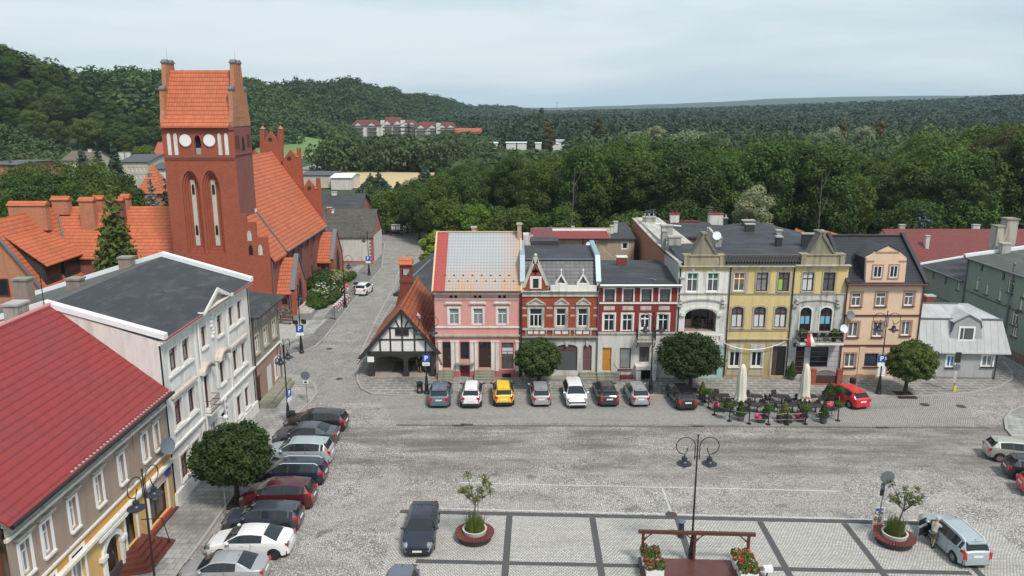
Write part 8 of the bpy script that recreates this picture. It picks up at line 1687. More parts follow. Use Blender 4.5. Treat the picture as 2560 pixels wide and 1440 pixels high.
def f3(t, x, h): m = MB(); m.box(x-.2,-.05,h-.95,x+.3,-.02,h-.02); m.build('plate', M_trim, t); disc(t,x+.05,h-1.35,.3,M_back); m = MB(); m.box(-.1,-.1,0,.14,.05,.45); m.build('yellow_tape', plain('yellow_tape', (.6,.5,.02), .6), t); m = MB(); m.box(x-.1,-.06,.8,x+.12,-.04,2.0); m.build('sticker', plain('sticker_patches', (.5,.42,.4), .7, var=.8, vs=9), t)
post_sign('post_sign', (2384,978), (2395,880), 'sign post with stickers and yellow tape before the grey cottage', f3)
def f4(t, x, h): disc(t,x,h-.35,.40,M_back,-.06); m = MB(); m.box(x-.25,.03,h-1.55,x-.02,.06,h-.75); m.build('side_plate', M_gal, t); m = MB(); m.box(x-.28,-.05,h-1.5,x-.1,.03,h-1.15); m.build('bracket', M_trim, t)
post_sign('round_road_sign', (2190,1330), (2219,1178), 'grey back of a tilted round road sign behind the poster', f4, z0=0)
def f5(t, x, h): disc(t,x,h-.3,.42,plain('pale_sign_face', (.6,.6,.58), .5)); m = MB(); m.box(x-.2,-.05,h-1.25,x+.2,-.02,h-.8); m.build('plate', plain('orange_plate', (.7,.3,.02), .5), t)
post_sign('round_road_sign', (1072,640), (1072,606), 'round white sign with an orange plate above the annexe roof', f5, z0=2.0)
a, c = G((2180,1324)), G((2206,1322)); zt_ = atY((2188,1270), a.y).z; t = thing('poster_board', 'colourful poster board leaning at the round planter on the right', 'poster', a, math.atan2(c.y-a.y, c.x-a.x)); w_ = (c-a).length; m = MB(); m.box(0,-.02,.1,w_,.02,zt_); m.build('panel', M_frame_w, t)
pr = random.Random(5); cols = [plain('poster_'+n_, c_, .5, var=0) for n_, c_ in (('red',(.6,.03,.03)),('yellow',(.8,.55,.02)),('blue',(.03,.15,.5)),('green',(.1,.35,.08)),('violet',(.2,.05,.25)),('pink',(.7,.03,.2)))]
hh = zt_-.1
for i in range(26): u = .08+pr.random()*(w_-.24); z = .1+hh*(.3+.66*pr.random()); m = MB(); s = .05+.06*pr.random(); M = Matrix.Translation((u,-.021,z)) @ Matrix.Rotation(pr.random()*3,4,'Y'); m.box(-s,-.006,-s*.6,s,0,s*.6,0,M); o = m.build('printed_shape', cols[i % 6], t, uv=False)
for a_, e_, cc in ((.02,.16,5),(.16,.26,1)): m = MB(); m.box(.04,-.03-cc*.0005,.1+hh*a_,w_-.04,-.021,.1+hh*e_); m.build('printed_band', cols[cc], t)
text('PARK', .2, cols[2], t, facing((w_/2,-.028,.1+hh*.9)), bold=.01)
def bin_(p, lab, z0=.12, h=1.0, r=.27): t = thing('litter_bin', lab, 'litter bin', G(p,'Z',z0), 0, 'black litter bins'); m = MB(); m.lathe([(r,0),(r,.08),(r*.94,.1),(r*.94,h*.72)], 16); m.build('bin_body', M_trim, t, smooth=40, uv=False); m = MB(); m.lathe([(r,h*.8),(r*1.02,h*.97),(r*.7,h),(1e-4,h)], 16); [m.box(x-.02,-.02,h*.7,x+.02,.02,h*.82) for x in (-r*.85,r*.85)]; m.build('lid', M_trim, t, smooth=40, uv=False); m = MB(); m.box(-.09,-r-.005,h*.25,.09,-r+.03,h*.48); m.build('sticker', plain('red_white_sticker', (.45,.2,.18), .5, var=.5, vs=9), t)
bin_((1050,982),'black round litter bin beside the lamp before the arcade'); bin_((731,1058),'black litter bin at the foot of the lamp on the left pavement'); bin_((2130,972),'black litter bin behind the red hatchback')
t = thing('litter_bin', 'small grey post-mounted litter bin at the kerb near the church', 'litter bin', G((837,798),'Z',.12)); m = MB(); m.tube([(0,0,0),(0,0,1.3)], .04, 6); m.lathe([(.2,0),(.2,.03),(1e-4,.04)], 10); m.build('post', M_trim, t); m = MB(); m.box(-.28,-.2,.45,.02,.15,1.25); m.build('bin_body', M_gal, t)
t = thing('bollard', 'dark blue capped bollard behind the timber stage', 'bollard', G((1702,1342))); m = MB(); m.lathe([(.2,0),(.2,.06),(.165,.08),(.165,.92)], 16); m.build('column', plain('dark_navy_iron', (.02,.026,.04), .4), t, smooth=40, uv=False); m = MB(); m.lathe([(.22,.93),(.24,.98),(.2,1.04),(1e-4,1.07)], 16); m.build('cap', plain('blue_grey_cap', (.10,.14,.19), .4), t, smooth=40, uv=False)
M_bw = plain('brown_bench_wood', (.12,.045,.03), .6, var=.3, vs=6)
a, c = G((696,808),'Z',.12), G((726,811),'Z',.12); t = thing('park_bench', 'brown slatted bench beside the grey house before the church porch', 'bench', a, math.atan2(c.y-a.y, c.x-a.x)); L_ = max(1.8,(c-a).length); m = MB(); [m.box(0,-.25+i*.14,.44,L_,-.13+i*.14,.49) for i in range(4)]; m.build('seat', M_bw, t); m = MB(); [m.box(0,.34,.58+i*.16,L_,.38,.70+i*.16) for i in range(2)]; m.build('backrest', M_bw, t)
for x in (.1, L_-.15): m = MB(); m.box(x,-.22,0,x+.06,-.16,.44); m.box(x,.3,0,x+.06,.36,.9); m.build('leg', M_black, t)
M_rw = plain('red_white_bands', (.6,.45,.43), .5, var=.5, vs=3)
for i in range(7): p = G((838+i*4.6,779-i*4.4),'Z',.12); t = thing('hoop_rail', 'white and red striped hoop rail in the row along the church kerb', 'railing', p, R(35), 'hoop rails along the church kerb'); m = MB(); m.tube([(-.4,0,0),(-.4,0,.62),(-.3,0,.8),(.3,0,.8),(.4,0,.62),(.4,0,0)], .045, 6); m.build('hoop', M_frame_w, t, uv=False); m = MB(); [m.box(x-.06,-.06,.25,x+.06,.06,.5) for x in (-.4,.4)]; m.build('red_band', plain('red_band', (.5,.05,.05), .5), t)
a = G((977,590)); t = thing('banner', 'long printed banner on posts at the bend of the street', 'banner', a, R(-8)); w_ = (G((1005,590))-a).length; m = MB(); m.box(0,-.02,.9,w_,.02,2.4); m.build('panel', plain('dark_violet_banner', (.07,.045,.055), .6, var=.5, vs=1), t); m = MB(); [m.tube([(x,.05,0),(x,.05,2.5)], .05, 6) for x in (.05,w_-.05)]; m.build('post', M_trim, t); m = MB(); m.box(.2,-.03,2.15,w_-.2,-.021,2.28); [m.box(w_*x,-.03,1.25,w_*(x+.12),-.021,1.95) for x in (.1,.3,.55,.75)]; m.build('printed_shape', M_frame_w, t)
M_bowl = plaster('pale_concrete_bowl', (.56,.53,.47), .15); M_slat = plain('red_brown_slats', (.155,.04,.032), .45, var=.3, vs=6); M_grass = leafm('ornamental_grass_blades', (.10,.14,.03), (.20,.21,.05), .4); M_soil = plain('dark_soil', (.03,.022,.016), .95)
def blades(n, r, h, seed, lean=.35):
 r_ = random.Random(seed); V = []
 for i in range(n):
  a = r_.random()*6.28; q = r*math.sqrt(r_.random()); x, y = q*math.cos(a), q*math.sin(a); hh = h*(.55+.5*r_.random()); b_ = r_.random()*6.28; dx, dy = math.cos(b_)*hh*lean*r_.random(), math.sin(b_)*hh*lean*r_.random(); w_ = .018; cx, cy = -math.sin(b_)*w_, math.cos(b_)*w_
  V += [(x-cx,y-cy,0),(x+cx,y+cy,0),(x+dx+cx*.3,y+dy+cy*.3,hh),(x+dx-cx*.3,y+dy-cy*.3,hh)]
 return np.array(V)
def planter(p, lab, k, treeV=None):
 c = G(p); t = thing('round_planter', lab, 'planter', c); m = MB(); m.lathe([(.55,0),(.62,.1),(.68,.62),(.7,.66),(.66,.68),(.6,.66),(.56,.55),(1e-4,.54)], 32); m.build('bowl', M_bowl, t, smooth=50)
 m = MB(); n_ = 40
 for i in range(n_):
  a = 2*math.pi*i/n_; M = Matrix.Rotation(a,4,'Z'); m.add([(.68,-.034,.40),(1.12,-.058,.40),(1.12,.058,.40),(.68,.034,.40),(.68,-.034,.445),(1.12,-.058,.445),(1.12,.058,.445),(.68,.034,.445)], [(0,3,2,1),(4,5,6,7),(0,1,5,4),(1,2,6,5),(2,3,7,6),(3,0,4,7)], 0, M)
 m.build('bench_ring', M_slat, t, uv=False); m = MB(); m.lathe([(.7,.0),(.95,.02),(1.0,.34),(1.08,.395),(.69,.395)], 32); m.build('bench_base', plain('dark_steel_base', (.03,.028,.028), .6), t, smooth=40, uv=False); m = MB(); m.lathe([(.57,.56),(1e-4,.58)], 20); m.build('soil', M_soil, t, uv=False)
 g = thing('ornamental_grass', 'tuft of long yellow-green grass filling the '+k+' round planter', 'plant', c+Vector((0,0,.56))); qobj('blades', blades(520,.5,.95,len(k)), M_grass, g); qobj('ground_leaves', leafq([(0,0,.05,.5,.5,.12)], 260, .12), M_leaf, g); return c
def youngtree(c, top, k, seed, lean, h):
 r_ = random.Random(seed); t = thing('young_tree', 'thin young tree with sparse leaves growing from the '+k+' round planter', 'tree', c+Vector((0,0,.55))); m = MB(); f = h*.5; m.tube([(0,0,0),(lean*.3,0,f*.6),(lean*.5,0,f)], [.05,.042,.036], 7); V = []
 for i in range(9):
  a = i*2.4+r_.random()*.5; l = h*(.24+.16*r_.random()); z = f*(.93+.05*i*.5); e = (lean*.5+math.cos(a)*l*.75, math.sin(a)*l*.75, z+l*(.45+.6*r_.random())); s_ = (lean*.5,0,z-.15); mid = tuple((p+q)/2 for p, q in zip(s_, e)); m.tube([s_, (mid[0],mid[1],mid[2]-.05), e], [.026,.018,.008], 5); V.append(leafq([(mid[0],mid[1],mid[2]+.1,.22,.22,.2),(e[0],e[1],e[2],.3,.3,.26)], 75, .12, .3, .1))
 m.build('trunk', M_bark, t, smooth=60, uv=False); qobj('crown', np.concatenate(V), leafm('sparse_olive_leaves', (.10,.13,.045), (.17,.20,.08), .4), t)
c = planter((1187,1346), 'round concrete planter with a red-brown slatted bench ring on the left of the square', 'left'); youngtree(c, None, 'left', 3, .08, 3.5); m = MB(); m.tube([(.2,.05,.5),(.18,.05,3.3)], .03, 6); tag(m.build('tree_stake', M_gal, loc=c), 'grey stake beside the young tree in the left round planter', 'stake')
c = planter((2234,1356), 'round concrete planter with a red-brown slatted bench ring on the right of the square', 'right'); youngtree(c, None, 'right', 8, .7, 3.3)
M_stg = plain('reddish_brown_timber', (.085,.03,.02), .6, var=.35, vs=5); a, c = G((1597,1408)), G((1876,1416)); d = (c-a).normalized(); ya = math.atan2(d.y, d.x); L_ = (c-a).length; t = thing('timber_stage', 'reddish brown timber stage with an open beam frame along its back edge', 'stage', a, ya); zt_ = atY((1735,1326), a.y).z
m = MB(); n_ = 34
for i in range(n_): y = -.0-.115*i; m.box(-.05,y-.105,.3,L_+.05,y,.345)
m.build('deck', plain('wet_deck_boards', (.11,.042,.035), .35, var=.5, vs=1.6), t); m = MB(); m.box(-.03,-3.9,.0,L_+.03,-.02,.29); m.build('deck_frame', M_stg, t)
for u in (.16, L_*.487, L_-.22): m = MB(); m.box(u-.07,-.14,.346,u+.07,0,zt_-.1); m.build('post', M_stg, t)
m = MB(); m.box(-.1,-.16,zt_-.1,L_+.12,.02,zt_+.06); m.build('beam', M_stg, t)
for u, s in ((.16,1),(L_*.487,1),(L_*.487,-1),(L_-.22,-1)): m = MB(); m.add([(u+s*.07,-.11,zt_-.55),(u+s*.07,-.11,zt_-.42),(u+s*.55,-.11,zt_-.1),(u+s*.42,-.11,zt_-.1),(u+s*.07,-.03,zt_-.55),(u+s*.07,-.03,zt_-.42),(u+s*.55,-.03,zt_-.1),(u+s*.42,-.03,zt_-.1)], [(0,1,2,3),(7,6,5,4),(0,4,5,1),(1,5,6,2),(2,6,7,3),(3,7,4,0)]); m.build('brace', M_stg, t)
m = MB(); m.tube([(L_+.0,-.1,zt_*.45),(L_+.25,-1.5,.2)], .05, 6); m.build('stay', M_stg, t)
M_fred = leafm('red_geranium_flowers', (.38,.015,.02), (.48,.045,.045), .2); M_fpnk = leafm('pink_petunia_flowers', (.55,.05,.16), (.65,.15,.28), .2)
ux, uy = Vector((d.x, d.y, 0)), Vector((-d.y, d.x, 0))
for u, y, lab in ((.55,-.35,'white flower box with red geraniums at the back left of the stage'),(.62,-1.45,'white flower box with red geraniums at the front left of the stage'),(L_-.62,-.45,'white flower box with red geraniums at the back right of the stage'),(L_-.55,-1.5,'white flower box with red geraniums at the front right of the stage')):
 o = a+ux*u+uy*y; t = thing('flower_box', lab, 'flower box', (o.x, o.y, .346), ya); m = MB(); m.box(-.45,-.42,0,.45,.42,.42); m.build('box', M_frame_w, t); qobj('foliage', leafq([(x,y2,.6,.3,.3,.24) for x in (-.25,.25) for y2 in (-.2,.2)], 420, .13), M_leafb, t); qobj('flowers', leafq([(x,y2,.66,.32,.3,.24) for x in (-.25,.25) for y2 in (-.2,.2)], 70, .11, .8, .9), M_fred, t)
o = a+ux*(L_+.55)+uy*(-1.15); t = thing('notice_box', 'small white box on a post right of the stage', 'box', (o.x,o.y,0)); m = MB(); m.box(-.2,-.15,.5,.25,.15,.75); m.build('box', M_frame_w, t); m = MB(); m.tube([(0,0,0),(0,0,.5)], .04, 6); m.build('post', M_trim, t)
M_caf = plain('charcoal_wicker', (.028,.025,.025), .6, var=.3, vs=8)
def mktable(p, yaw, lab, z=.0): t = thing('cafe_table', lab, 'table', p, yaw, 'charcoal cafe tables'); m = MB(); m.box(-.6,-.38,.71,.6,.38,.75); m.build('table_top', M_caf, t, uv=False); m = MB(); m.tube([(0,0,.03),(0,0,.71)], .05, 6); m.box(-.3,-.05,0,.3,.05,.04); m.box(-.05,-.3,.0,.05,.3,.035); m.build('pedestal', M_caf, t, uv=False); return t
def mkchair(p, yaw, lab):
 t = thing('cafe_chair', lab, 'chair', p, yaw, 'charcoal cafe chairs'); m = MB(); m.box(-.24,-.24,.42,.24,.24,.46); m.build('seat', M_caf, t, uv=False); m = MB(); m.add([(-.24,.22,.46),(.24,.22,.46),(.2,.3,.86),(-.2,.3,.86),(-.24,.26,.46),(.24,.26,.46),(.2,.34,.86),(-.2,.34,.86)], [(0,3,2,1),(4,5,6,7),(0,1,5,4),(1,2,6,5),(2,3,7,6),(3,0,4,7)]); m.build('backrest', M_caf, t, uv=False)
 for x in (-.21,.21):
  for y in (-.2,.22): m = MB(); m.tube([(x,y,.42),(x*1.15,y*1.15,0)], .02, 4); m.build('leg', M_caf, t, uv=False)
  m = MB(); m.tube([(x*1.1,.25,.66),(x*1.1,-.18,.66),(x*1.1,-.2,.44)], .02, 4); m.build('armrest', M_caf, t, uv=False)
 return t
TB = [((435,552),'back row table nearest the black hatchback'),((860,560),'back row table behind the left parasol'),((1205,562),'back row table between the two parasols'),((1565,565),'back row table right of the right parasol'),((578,664),'front row table below the left parasol'),((890,672),'front row table in the middle left'),((1345,672),'front row table left of the right parasol foot'),((1640,685),'front row table nearest the pink flower tub')]
ch0 = None; tb0 = None; nC = 0
where = ['behind','left of','right of','before']
for (p, w_) in TB:
 c = G(p, 'O', .74); c.z = 0; yw = R(rnd.uniform(-12,12)); lab = 'charcoal cafe table, '+w_
 tb0 = mktable(c, yw, lab) if not tb0 else dup(tb0, c, yw, lab)
 if tb0.location != c: pass
 for k_, (dx, dy, a) in enumerate(((-.25,.8,0),(-1.0,.05,90),(1.0,-.05,-90),(.25,-.85,180))):
  q = c+Vector((dx+rnd.uniform(-.12,.12), dy+rnd.uniform(-.1,.1), 0)); yy_ = R(a+rnd.uniform(-20,20)); lb = 'charcoal cafe chair '+where[k_]+' the '+w_.replace('table','table')
  lb = ' '.join(lb.split()[:16]); ch0 = mkchair(q, yy_, lb) if not ch0 else dup(ch0, q, yy_, lb)
M_canv = plaster('cream_canvas', (.70,.66,.55), .2, (.45,.42,.34))
def parasol(base, top, bot, lab, words=None):
 b0 = G(base,'O'); h = atY(px(top,'O'), b0.y).z; hb = atY(px(bot,'O'), b0.y).z; t = thing('parasol', lab, 'parasol', b0, 0, 'closed cream parasols'); m = MB(); m.tube([(0,0,0),(0,0,h)], .035, 7); m.build('pole', M_capw, t, smooth=60, uv=False); m = MB(); m.lathe([(.42,0),(.42,.07),(.1,.12)], 14); m.build('foot', M_conc, t, uv=False)
 m = MB(); n_ = 26; pr = [(hb,.50),(hb+.5,.38),(hb+1.0,.36),(hb+1.7,.34),(hb+(h-hb)*.75,.31),(hb+(h-hb)*.9,.24),(h-.05,.15),(h+.05,.02)]; vs = []
 for i, (z, r) in enumerate(pr):
  for k in range(n_): a = 2*math.pi*k/n_; q = r*(1+.2*math.sin(k*math.pi*2/3.25+i*.5)*(1 if i < 6 else .3)); vs.append((q*math.cos(a), q*math.sin(a), z+(.1*math.sin(k*2.1) if i == 0 else 0)))
 m.add(vs, [(i*n_+k, i*n_+(k+1)%n_, (i+1)*n_+(k+1)%n_, (i+1)*n_+k) for i in range(len(pr)-1) for k in range(n_)]); o = m.build('canopy', M_canv, t, smooth=180)
 if words: text(words, .27, plain('dark_red_letters', (.25,.02,.02), .6, var=0), o, facing((.05,-.5,hb+.2)), bold=.006)
parasol((668,690),(705,158),(675,600),'left closed cream parasol on the cafe terrace'); parasol((1475,700),(1478,155),(1470,590),'right closed cream parasol on the cafe terrace with red lettering', 'TYSKIE')
M_cone = leafm('clipped_conifer_leaves', (.035,.065,.012), (.075,.115,.022), .2)
def potcone(p, tp, r, lab, box=False):
 b0 = G(p,'O'); h = atY(px(tp,'O'), b0.y).z; t = thing('potted_conifer', lab, 'plant', b0, 0, 'potted conifers of the terrace'); m = MB(); ph = .55
 if box: m.box(-.5,-.36,0,.5,.36,.62)
 else: m.lathe([(.24,0),(.32,ph),(.27,ph-.02),(1e-4,ph-.03)], 14)
 m.build('pot', plain('dark_wood_pot', (.04,.03,.026), .7) if box else plain('slate_pot', (.07,.08,.09), .6), t); qobj('foliage', leafq([(0,0,ph+(h-ph)*q,r*(1-q)**.75+.05,r*(1-q)**.75+.05,(h-ph)*.14) for q in (.1,.25,.4,.55,.7,.83,.93)], 1500, .1, .5, .7), M_cone, t); m = MB(); m.tube([(0,0,ph-.1),(0,0,h*.8)], .03, 5); m.build('stem', M_bark, t)
potcone((180,610),(205,385),.3,'slim conifer in a pot next to the black hatchback'); potcone((672,878),(680,635),.38,'conifer in a slate tub before the left parasol'); potcone((1228,895),(1235,645),.42,'conifer in a dark wooden box at the middle of the terrace edge',1); potcone((1730,905),(1742,640),.4,'conifer at the right front corner of the terrace'); potcone((1805,610),(1808,385),.5,'bushy conifer in a dark wooden crate beside the red hatchback',1)
b_ = G((1322,365),'O',.12); potcone((1322,368),(1325,120),.42,'conifer in a grey pot beside the pizzeria door')
def tub(p, lab): b0 = G(p,'O'); t = thing('flower_tub', lab, 'flower pot', b0, 0, 'flower tubs of the terrace'); m = MB(); m.lathe([(.3,0),(.46,.38),(.4,.38),(1e-4,.34)], 16); m.build('tub', plain('slate_pot', (.07,.08,.09), .6), t); qobj('foliage', leafq([(.12,0,.45,.42,.4,.25)], 420, .12), M_leafb, t); qobj('flowers', leafq([(-.22,-.05,.52,.32,.36,.25)], 260, .11, .7, .8), M_fpnk, t)
tub((930,895),'tub of pink petunias at the front left of the terrace'); tub((1445,885),'tub of pink petunias at the front right of the terrace'); tub((1850,745),'tub of bright pink petunias nearest the red hatchback'); tub((385,750),'tub with pink flowers behind the left terrace posts')
PO = [((212,635),'hind left',0),((262,715),'second left',1),((335,805),'left corner',0),((530,885),'front, left of the slate tub',1),((780,920),'front, right of the slate tub',0),((1025,930),'front, beside the pink tub',1),((1262,932),'front middle',0),((1500,925),'front, before the right pink tub',1),((1722,912),'front right corner',0),((1915,880),'right side near corner',1),((1925,690),'right side far corner',1)]
ps = []
for (p, w_, gl) in PO:
 b0 = G(p,'O'); ps.append(b0); t = thing('barrier_post', 'black terrace barrier post, '+w_, 'post', b0, 0, 'barrier posts round the terrace'); m = MB(); m.lathe([(.2,0),(.2,.04),(.05,.06),(.04,1.1),(.05,1.12)], 10); m.build('post', M_black, t, uv=False)
 if gl: t2 = thing('ball_plant', 'round dark green plant on the barrier post, '+w_, 'plant', b0+Vector((0,0,1.1))); m = MB(); m.lathe([(.06,0),(.24,.18),(.2,.18),(1e-4,.15)], 12); m.build('bowl', M_black, t2, uv=False); qobj('foliage', leafq([(0,0,.3,.4,.4,.26)], 420, .11), M_leaf, t2)
for i in range(len(ps)-1): a, c = ps[i], ps[i+1]; m = MB(); m.tube([a+Vector((0,0,.95)), (a+c)/2+Vector((0,0,.86)), c+Vector((0,0,.95))], .02, 5); m.tube([a+Vector((0,0,.45)), (a+c)/2+Vector((0,0,.4)), c+Vector((0,0,.45))], .012, 5); tag(m.build('barrier_rope', M_gal, uv=False), 'light grey rope between two neighbouring terrace posts', 'rope', 'ropes between the terrace posts')
a, c = G((1588,405),'O',.12), G((1925,412),'O',.12); d = (c-a).normalized(); t = thing('garden_fence', 'brown boarded fence with arched iron top and brick pillars before the pizzeria', 'fence', a, math.atan2(d.y, d.x)); L_ = (c-a).length
for x in (0, L_): m = MB(); m.box(x-.22,-.22,0,x+.22,.22,1.3); m.box(x-.26,-.26,1.3,x+.26,.26,1.38); m.build('pillar', plain('orange_brick_pillar', (.30,.08,.05), .8, var=.3, vs=6), t)
m = MB(); m.box(.23,-.03,.12,L_-.23,.03,.78); m.build('boarding', plain('brown_boards', (.065,.03,.028), .7, var=.3, vs=5), t); m = MB(); n_ = 30; arc = lambda q: .85+.42*math.sin(math.pi*q)**.7; m.tube([(.23+(L_-.46)*i/n_,0,arc(i/n_)) for i in range(n_+1)], .025, 4)
for i in range(1,n_): x = .23+(L_-.46)*i/n_; m.tube([(x,0,.75),(x,0,arc(i/n_))], .014, 4)
m.build('iron_top', M_black, t, uv=False); m = MB(); m.box(-.3,-.3,-.1,L_+.3,2.2,.06); m.build('brick_step', plain('orange_brick_pillar', (.3,.08,.05)), t); m = MB(); m.box(-.1,.23,0,.1,2.2,1.2); m.build('side_wall', plain('orange_brick_pillar', (.3,.08,.05)), t)
bb_, q, fb, ht = BALC
def wp(u, d_, z): v = bb_.o+bb_.ux*u+bb_.uy*d_; return Vector((v.x, v.y, z))
fu = bb_.uz((1372,960),-1.2)[0]; t = thing('flag', 'white and red flag hanging over the black balcony railing', 'flag', wp(fu,-1.24,0), bb_.root.rotation_euler.z); m = MB(); zt_ = bb_.uz((1372,948),-1.24)[1]; zb_ = bb_.uz((1395,1038),-1.24)[1]
def cloth(x0, x1, x2, x3):
 m = MB(); n_ = 8; vs = []
 for i in range(n_+1): f = i/n_; z = zt_+(zb_-zt_)*f; y = .04*math.sin(f*7); vs += [(x0+(x2-x0)*f, y-.02, z),(x1+(x3-x1)*f, y+.03*math.sin(f*5+1), z)]
 m.add(vs, [(2*i,2*i+1,2*i+3,2*i+2) for i in range(n_)]); return m
cloth(0,.28,.05,.42).build('red_half', plain('flag_red', (.62,.02,.03), .8, var=.05), t, smooth=180); cloth(.28,.42,.42,.85).build('white_half', M_frame_w, t, smooth=180)
for i, x in enumerate((1440,1490,1535)): u = bb_.uz((x,930),-.7)[0]; c_ = dup(ch0, wp(u,-.6,fb), R(150+i*25), 'dark chair on the black balcony, '+('left','middle','right')[i]+' of the three'); c_['group'] = 'chairs on the black balcony'
for x, lab in ((1345,'leafy green plant at the left end of the black balcony'),(1580,'dark leafy plant at the right end of the black balcony')): u = bb_.uz((x,930),-.8)[0]; t = thing('balcony_plant', lab, 'plant', wp(u,-.75,fb)); qobj('foliage', leafq([(0,0,.75,.35,.3,.45),(.3,0,.6,.3,.25,.35)], 500, .15), M_leafb if x < 1400 else M_leaf, t); m = MB(); m.lathe([(.14,0),(.2,.35),(1e-4,.33)], 12); m.build('pot', M_dark, t)
uA = bT.uz((570,890),.9)[0]
for i, (x, yw) in enumerate(((570,20),(628,60),(665,-30))): u = bT.uz((x,900),.9)[0]; z = bT.uz((572,925),.0)[1]; p = bT.o+bT.ux*u+bT.uy*.9; c_ = dup(ch0, (p.x,p.y,z+.02), R(yw), 'chair standing in the open loggia, '+('left','middle','right')[i]+' of the three'); c_['group'] = 'chairs in the loggia'
a, c = bT.uz((748,1012),-.3), bT.uz((1208,1000),-.3); mid = bT.uz((980,1062),-.3); m = MB(); P_ = []
for i in range(17): f = i/16; u = a[0]+(c[0]-a[0])*f; z = a[1]+(c[1]-a[1])*f; s_ = (mid[1]-(a[1]+c[1])/2)*4*f*(1-f); p = bT.o+bT.ux*u-bT.uy*.3; P_.append((p.x,p.y,z+s_))
m.tube(P_, .035, 5); tag(m.build('hanging_rope', M_capw, uv=False), 'white cord sagging across the yellow facade above the ground floor windows', 'cord')
a = atY(px((1692,430),'H'), 85.9); c = atY(px((2558,972),'H'), 66.6); m = MB(); m.tube([a.lerp(c, i/14)+Vector((0,0,-1.1*4*(i/14)*(1-i/14)*.55)) for i in range(15)], .03, 5); tag(m.build('overhead_cable', M_conc, uv=False), 'pale cable sagging over the black roof of the red house', 'cable')
def globe(base, cpx, wpx, ty, by, lab, seed, z0=.12):
 b0 = G(base,'Z',z0); Y = b0.y; s = (b0-CO).dot(Vector((0, math.cos(TH), -math.sin(TH))))/FPX; c = atY(cpx, Y); zt_ = atY((cpx[0],ty), Y).z; zb_ = atY((cpx[0],by), Y).z; w_ = wpx*s; h_ = zt_-zb_; cz = (zt_+zb_)/2; dx = c.x-b0.x
 L_ = [(dx,0,cz-z0,w_*.36,w_*.36,h_*.36)]; r_ = random.Random(seed)
 for i in range(46):
  g = math.acos(1-2*(i+.5)/46); a = i*2.39996; rr = .70+.10*r_.random(); q = w_*(.085+.075*r_.random()); L_.append((dx+w_/2*rr*math.sin(g)*math.cos(a), w_/2*rr*math.sin(g)*math.sin(a), cz-z0+h_/2*rr*math.cos(g), q, q, q*.75))
 t = thing('clipped_tree', lab, 'tree', b0, 0, 'clipped round street trees'); qobj('crown', np.concatenate([leafq(L_, 15000, .17, .35, .5), leafq(L_, 2600, .15, .3, 1.0)*np.array([1.05,1.05,1.0])]), M_globe, t); m = MB(); m.tube([(0,0,-.1),(.05,0,1.0),(dx*.3,0,zb_+.3),(dx*.6,0,cz-z0)], [.2,.15,.13,.08], 9)
 for i in range(6): a = i*1.05; m.tube([(dx*.3,0,zb_+.2),(dx+math.cos(a)*w_*.16,math.sin(a)*w_*.16,cz-z0-h_*.15),(dx+math.cos(a)*w_*.3,math.sin(a)*w_*.3,cz-z0)], [.08,.06,.02], 6)
 m.build('trunk', plain('dark_bark', (.05,.04,.034), .95, vs=4), t, smooth=60, uv=False)
 m = MB(); m.box(-.75,-.75,-.1,.75,.75,.005); m.build('tree_pit', M_soil, t)
globe((593,1256),(579,1128),208,1060,1205,'clipped round tree on the left pavement before the white house',1); globe((1346,968),(1343,897),116,845,942,'clipped round tree in front of the brick gable house',2); globe((1724,977),(1722,886),160,832,942,'large clipped round tree before the mint green shopfront',3); globe((2261,986),(2279,897),124,850,950,'clipped round tree before the grey cottage',4)
gz = .13
sheet('lawn', gp([(772,775),(798,722),(830,700),(880,690),(882,705),(838,757),(812,775)]), gz, plain('garden_lawn', (.10,.15,.03), .95, var=.3, vs=2))
def shrub(p, r, h, lab, mt=None, n=900, nm='shrub', fl=None):
 b0 = G(p,'Y',.12); t = thing(nm, lab, 'shrub', b0); V = leafq([(0,0,h*.5,r,r,h*.5)]+[(r*.6*math.cos(a),r*.6*math.sin(a),h*.5,r*.5,r*.5,h*.42) for a in (0,1.3,2.5,3.8,5)], n, .2); qobj('foliage', V, mt or M_leaf, t); m = MB(); m.tube([(0,0,-.1),(0,0,h*.6)], .06, 6); m.build('stem', M_bark, t)
 if fl: qobj('blossoms', leafq([(0,0,h*.55,r*1.02,r*1.02,h*.52)], 95, .24, .6, .92), fl, t)
shrub((700,640),1.9,2.2,'big dark evergreen bush against the church wall',None,1800); shrub((625,690),1.5,1.8,'rounded dark bush left of the white hydrangeas',None,1300); shrub((585,830),1.5,1.4,'low dark bush next to the church steps',None,1200); shrub((650,885),1.35,1.2,'clipped bush at the front of the church garden',None,1200); shrub((800,620),2.0,1.8,'grey-green bush before the far porch',M_leafs,1500); shrub((870,605),1.6,1.6,'tall green bush beside the far porch',M_leafb,1200)
M_hyd = leafm('white_hydrangea_blossoms', (.62,.62,.5), (.74,.74,.66), .2); shrub((735,715),1.7,1.3,'hydrangea bush covered with white blossoms in the church garden',M_leafb,900,'hydrangea',M_hyd); shrub((680,750),1.3,1.0,'second lower hydrangea with cream blossoms near the rock',M_leafy,700,'hydrangea',M_hyd)
for pts, lab in ((((795,850),(855,790),(905,715),(918,672)),'long clipped hedge along the church lawn'),(((962,612),(1000,585),(1030,572)),'short clipped hedge at the far end of the church garden')):
 g_ = [G(p,'Y',.12) for p in pts]; t = thing('hedge', lab, 'hedge', g_[0]); L_ = []
 for a, c in zip(g_, g_[1:]):
  for i in range(7): p = a.lerp(c, i/7)-g_[0]; L_.append((p.x,p.y,.55,.65,.65,.55))
 qobj('foliage', leafq(L_, 3200, .2, .5, .75), M_cone, t); m = MB(); m.tube([tuple(v-g_[0]+Vector((0,0,.4))) for v in g_], .3, 6); m.build('stem', M_bark, t)
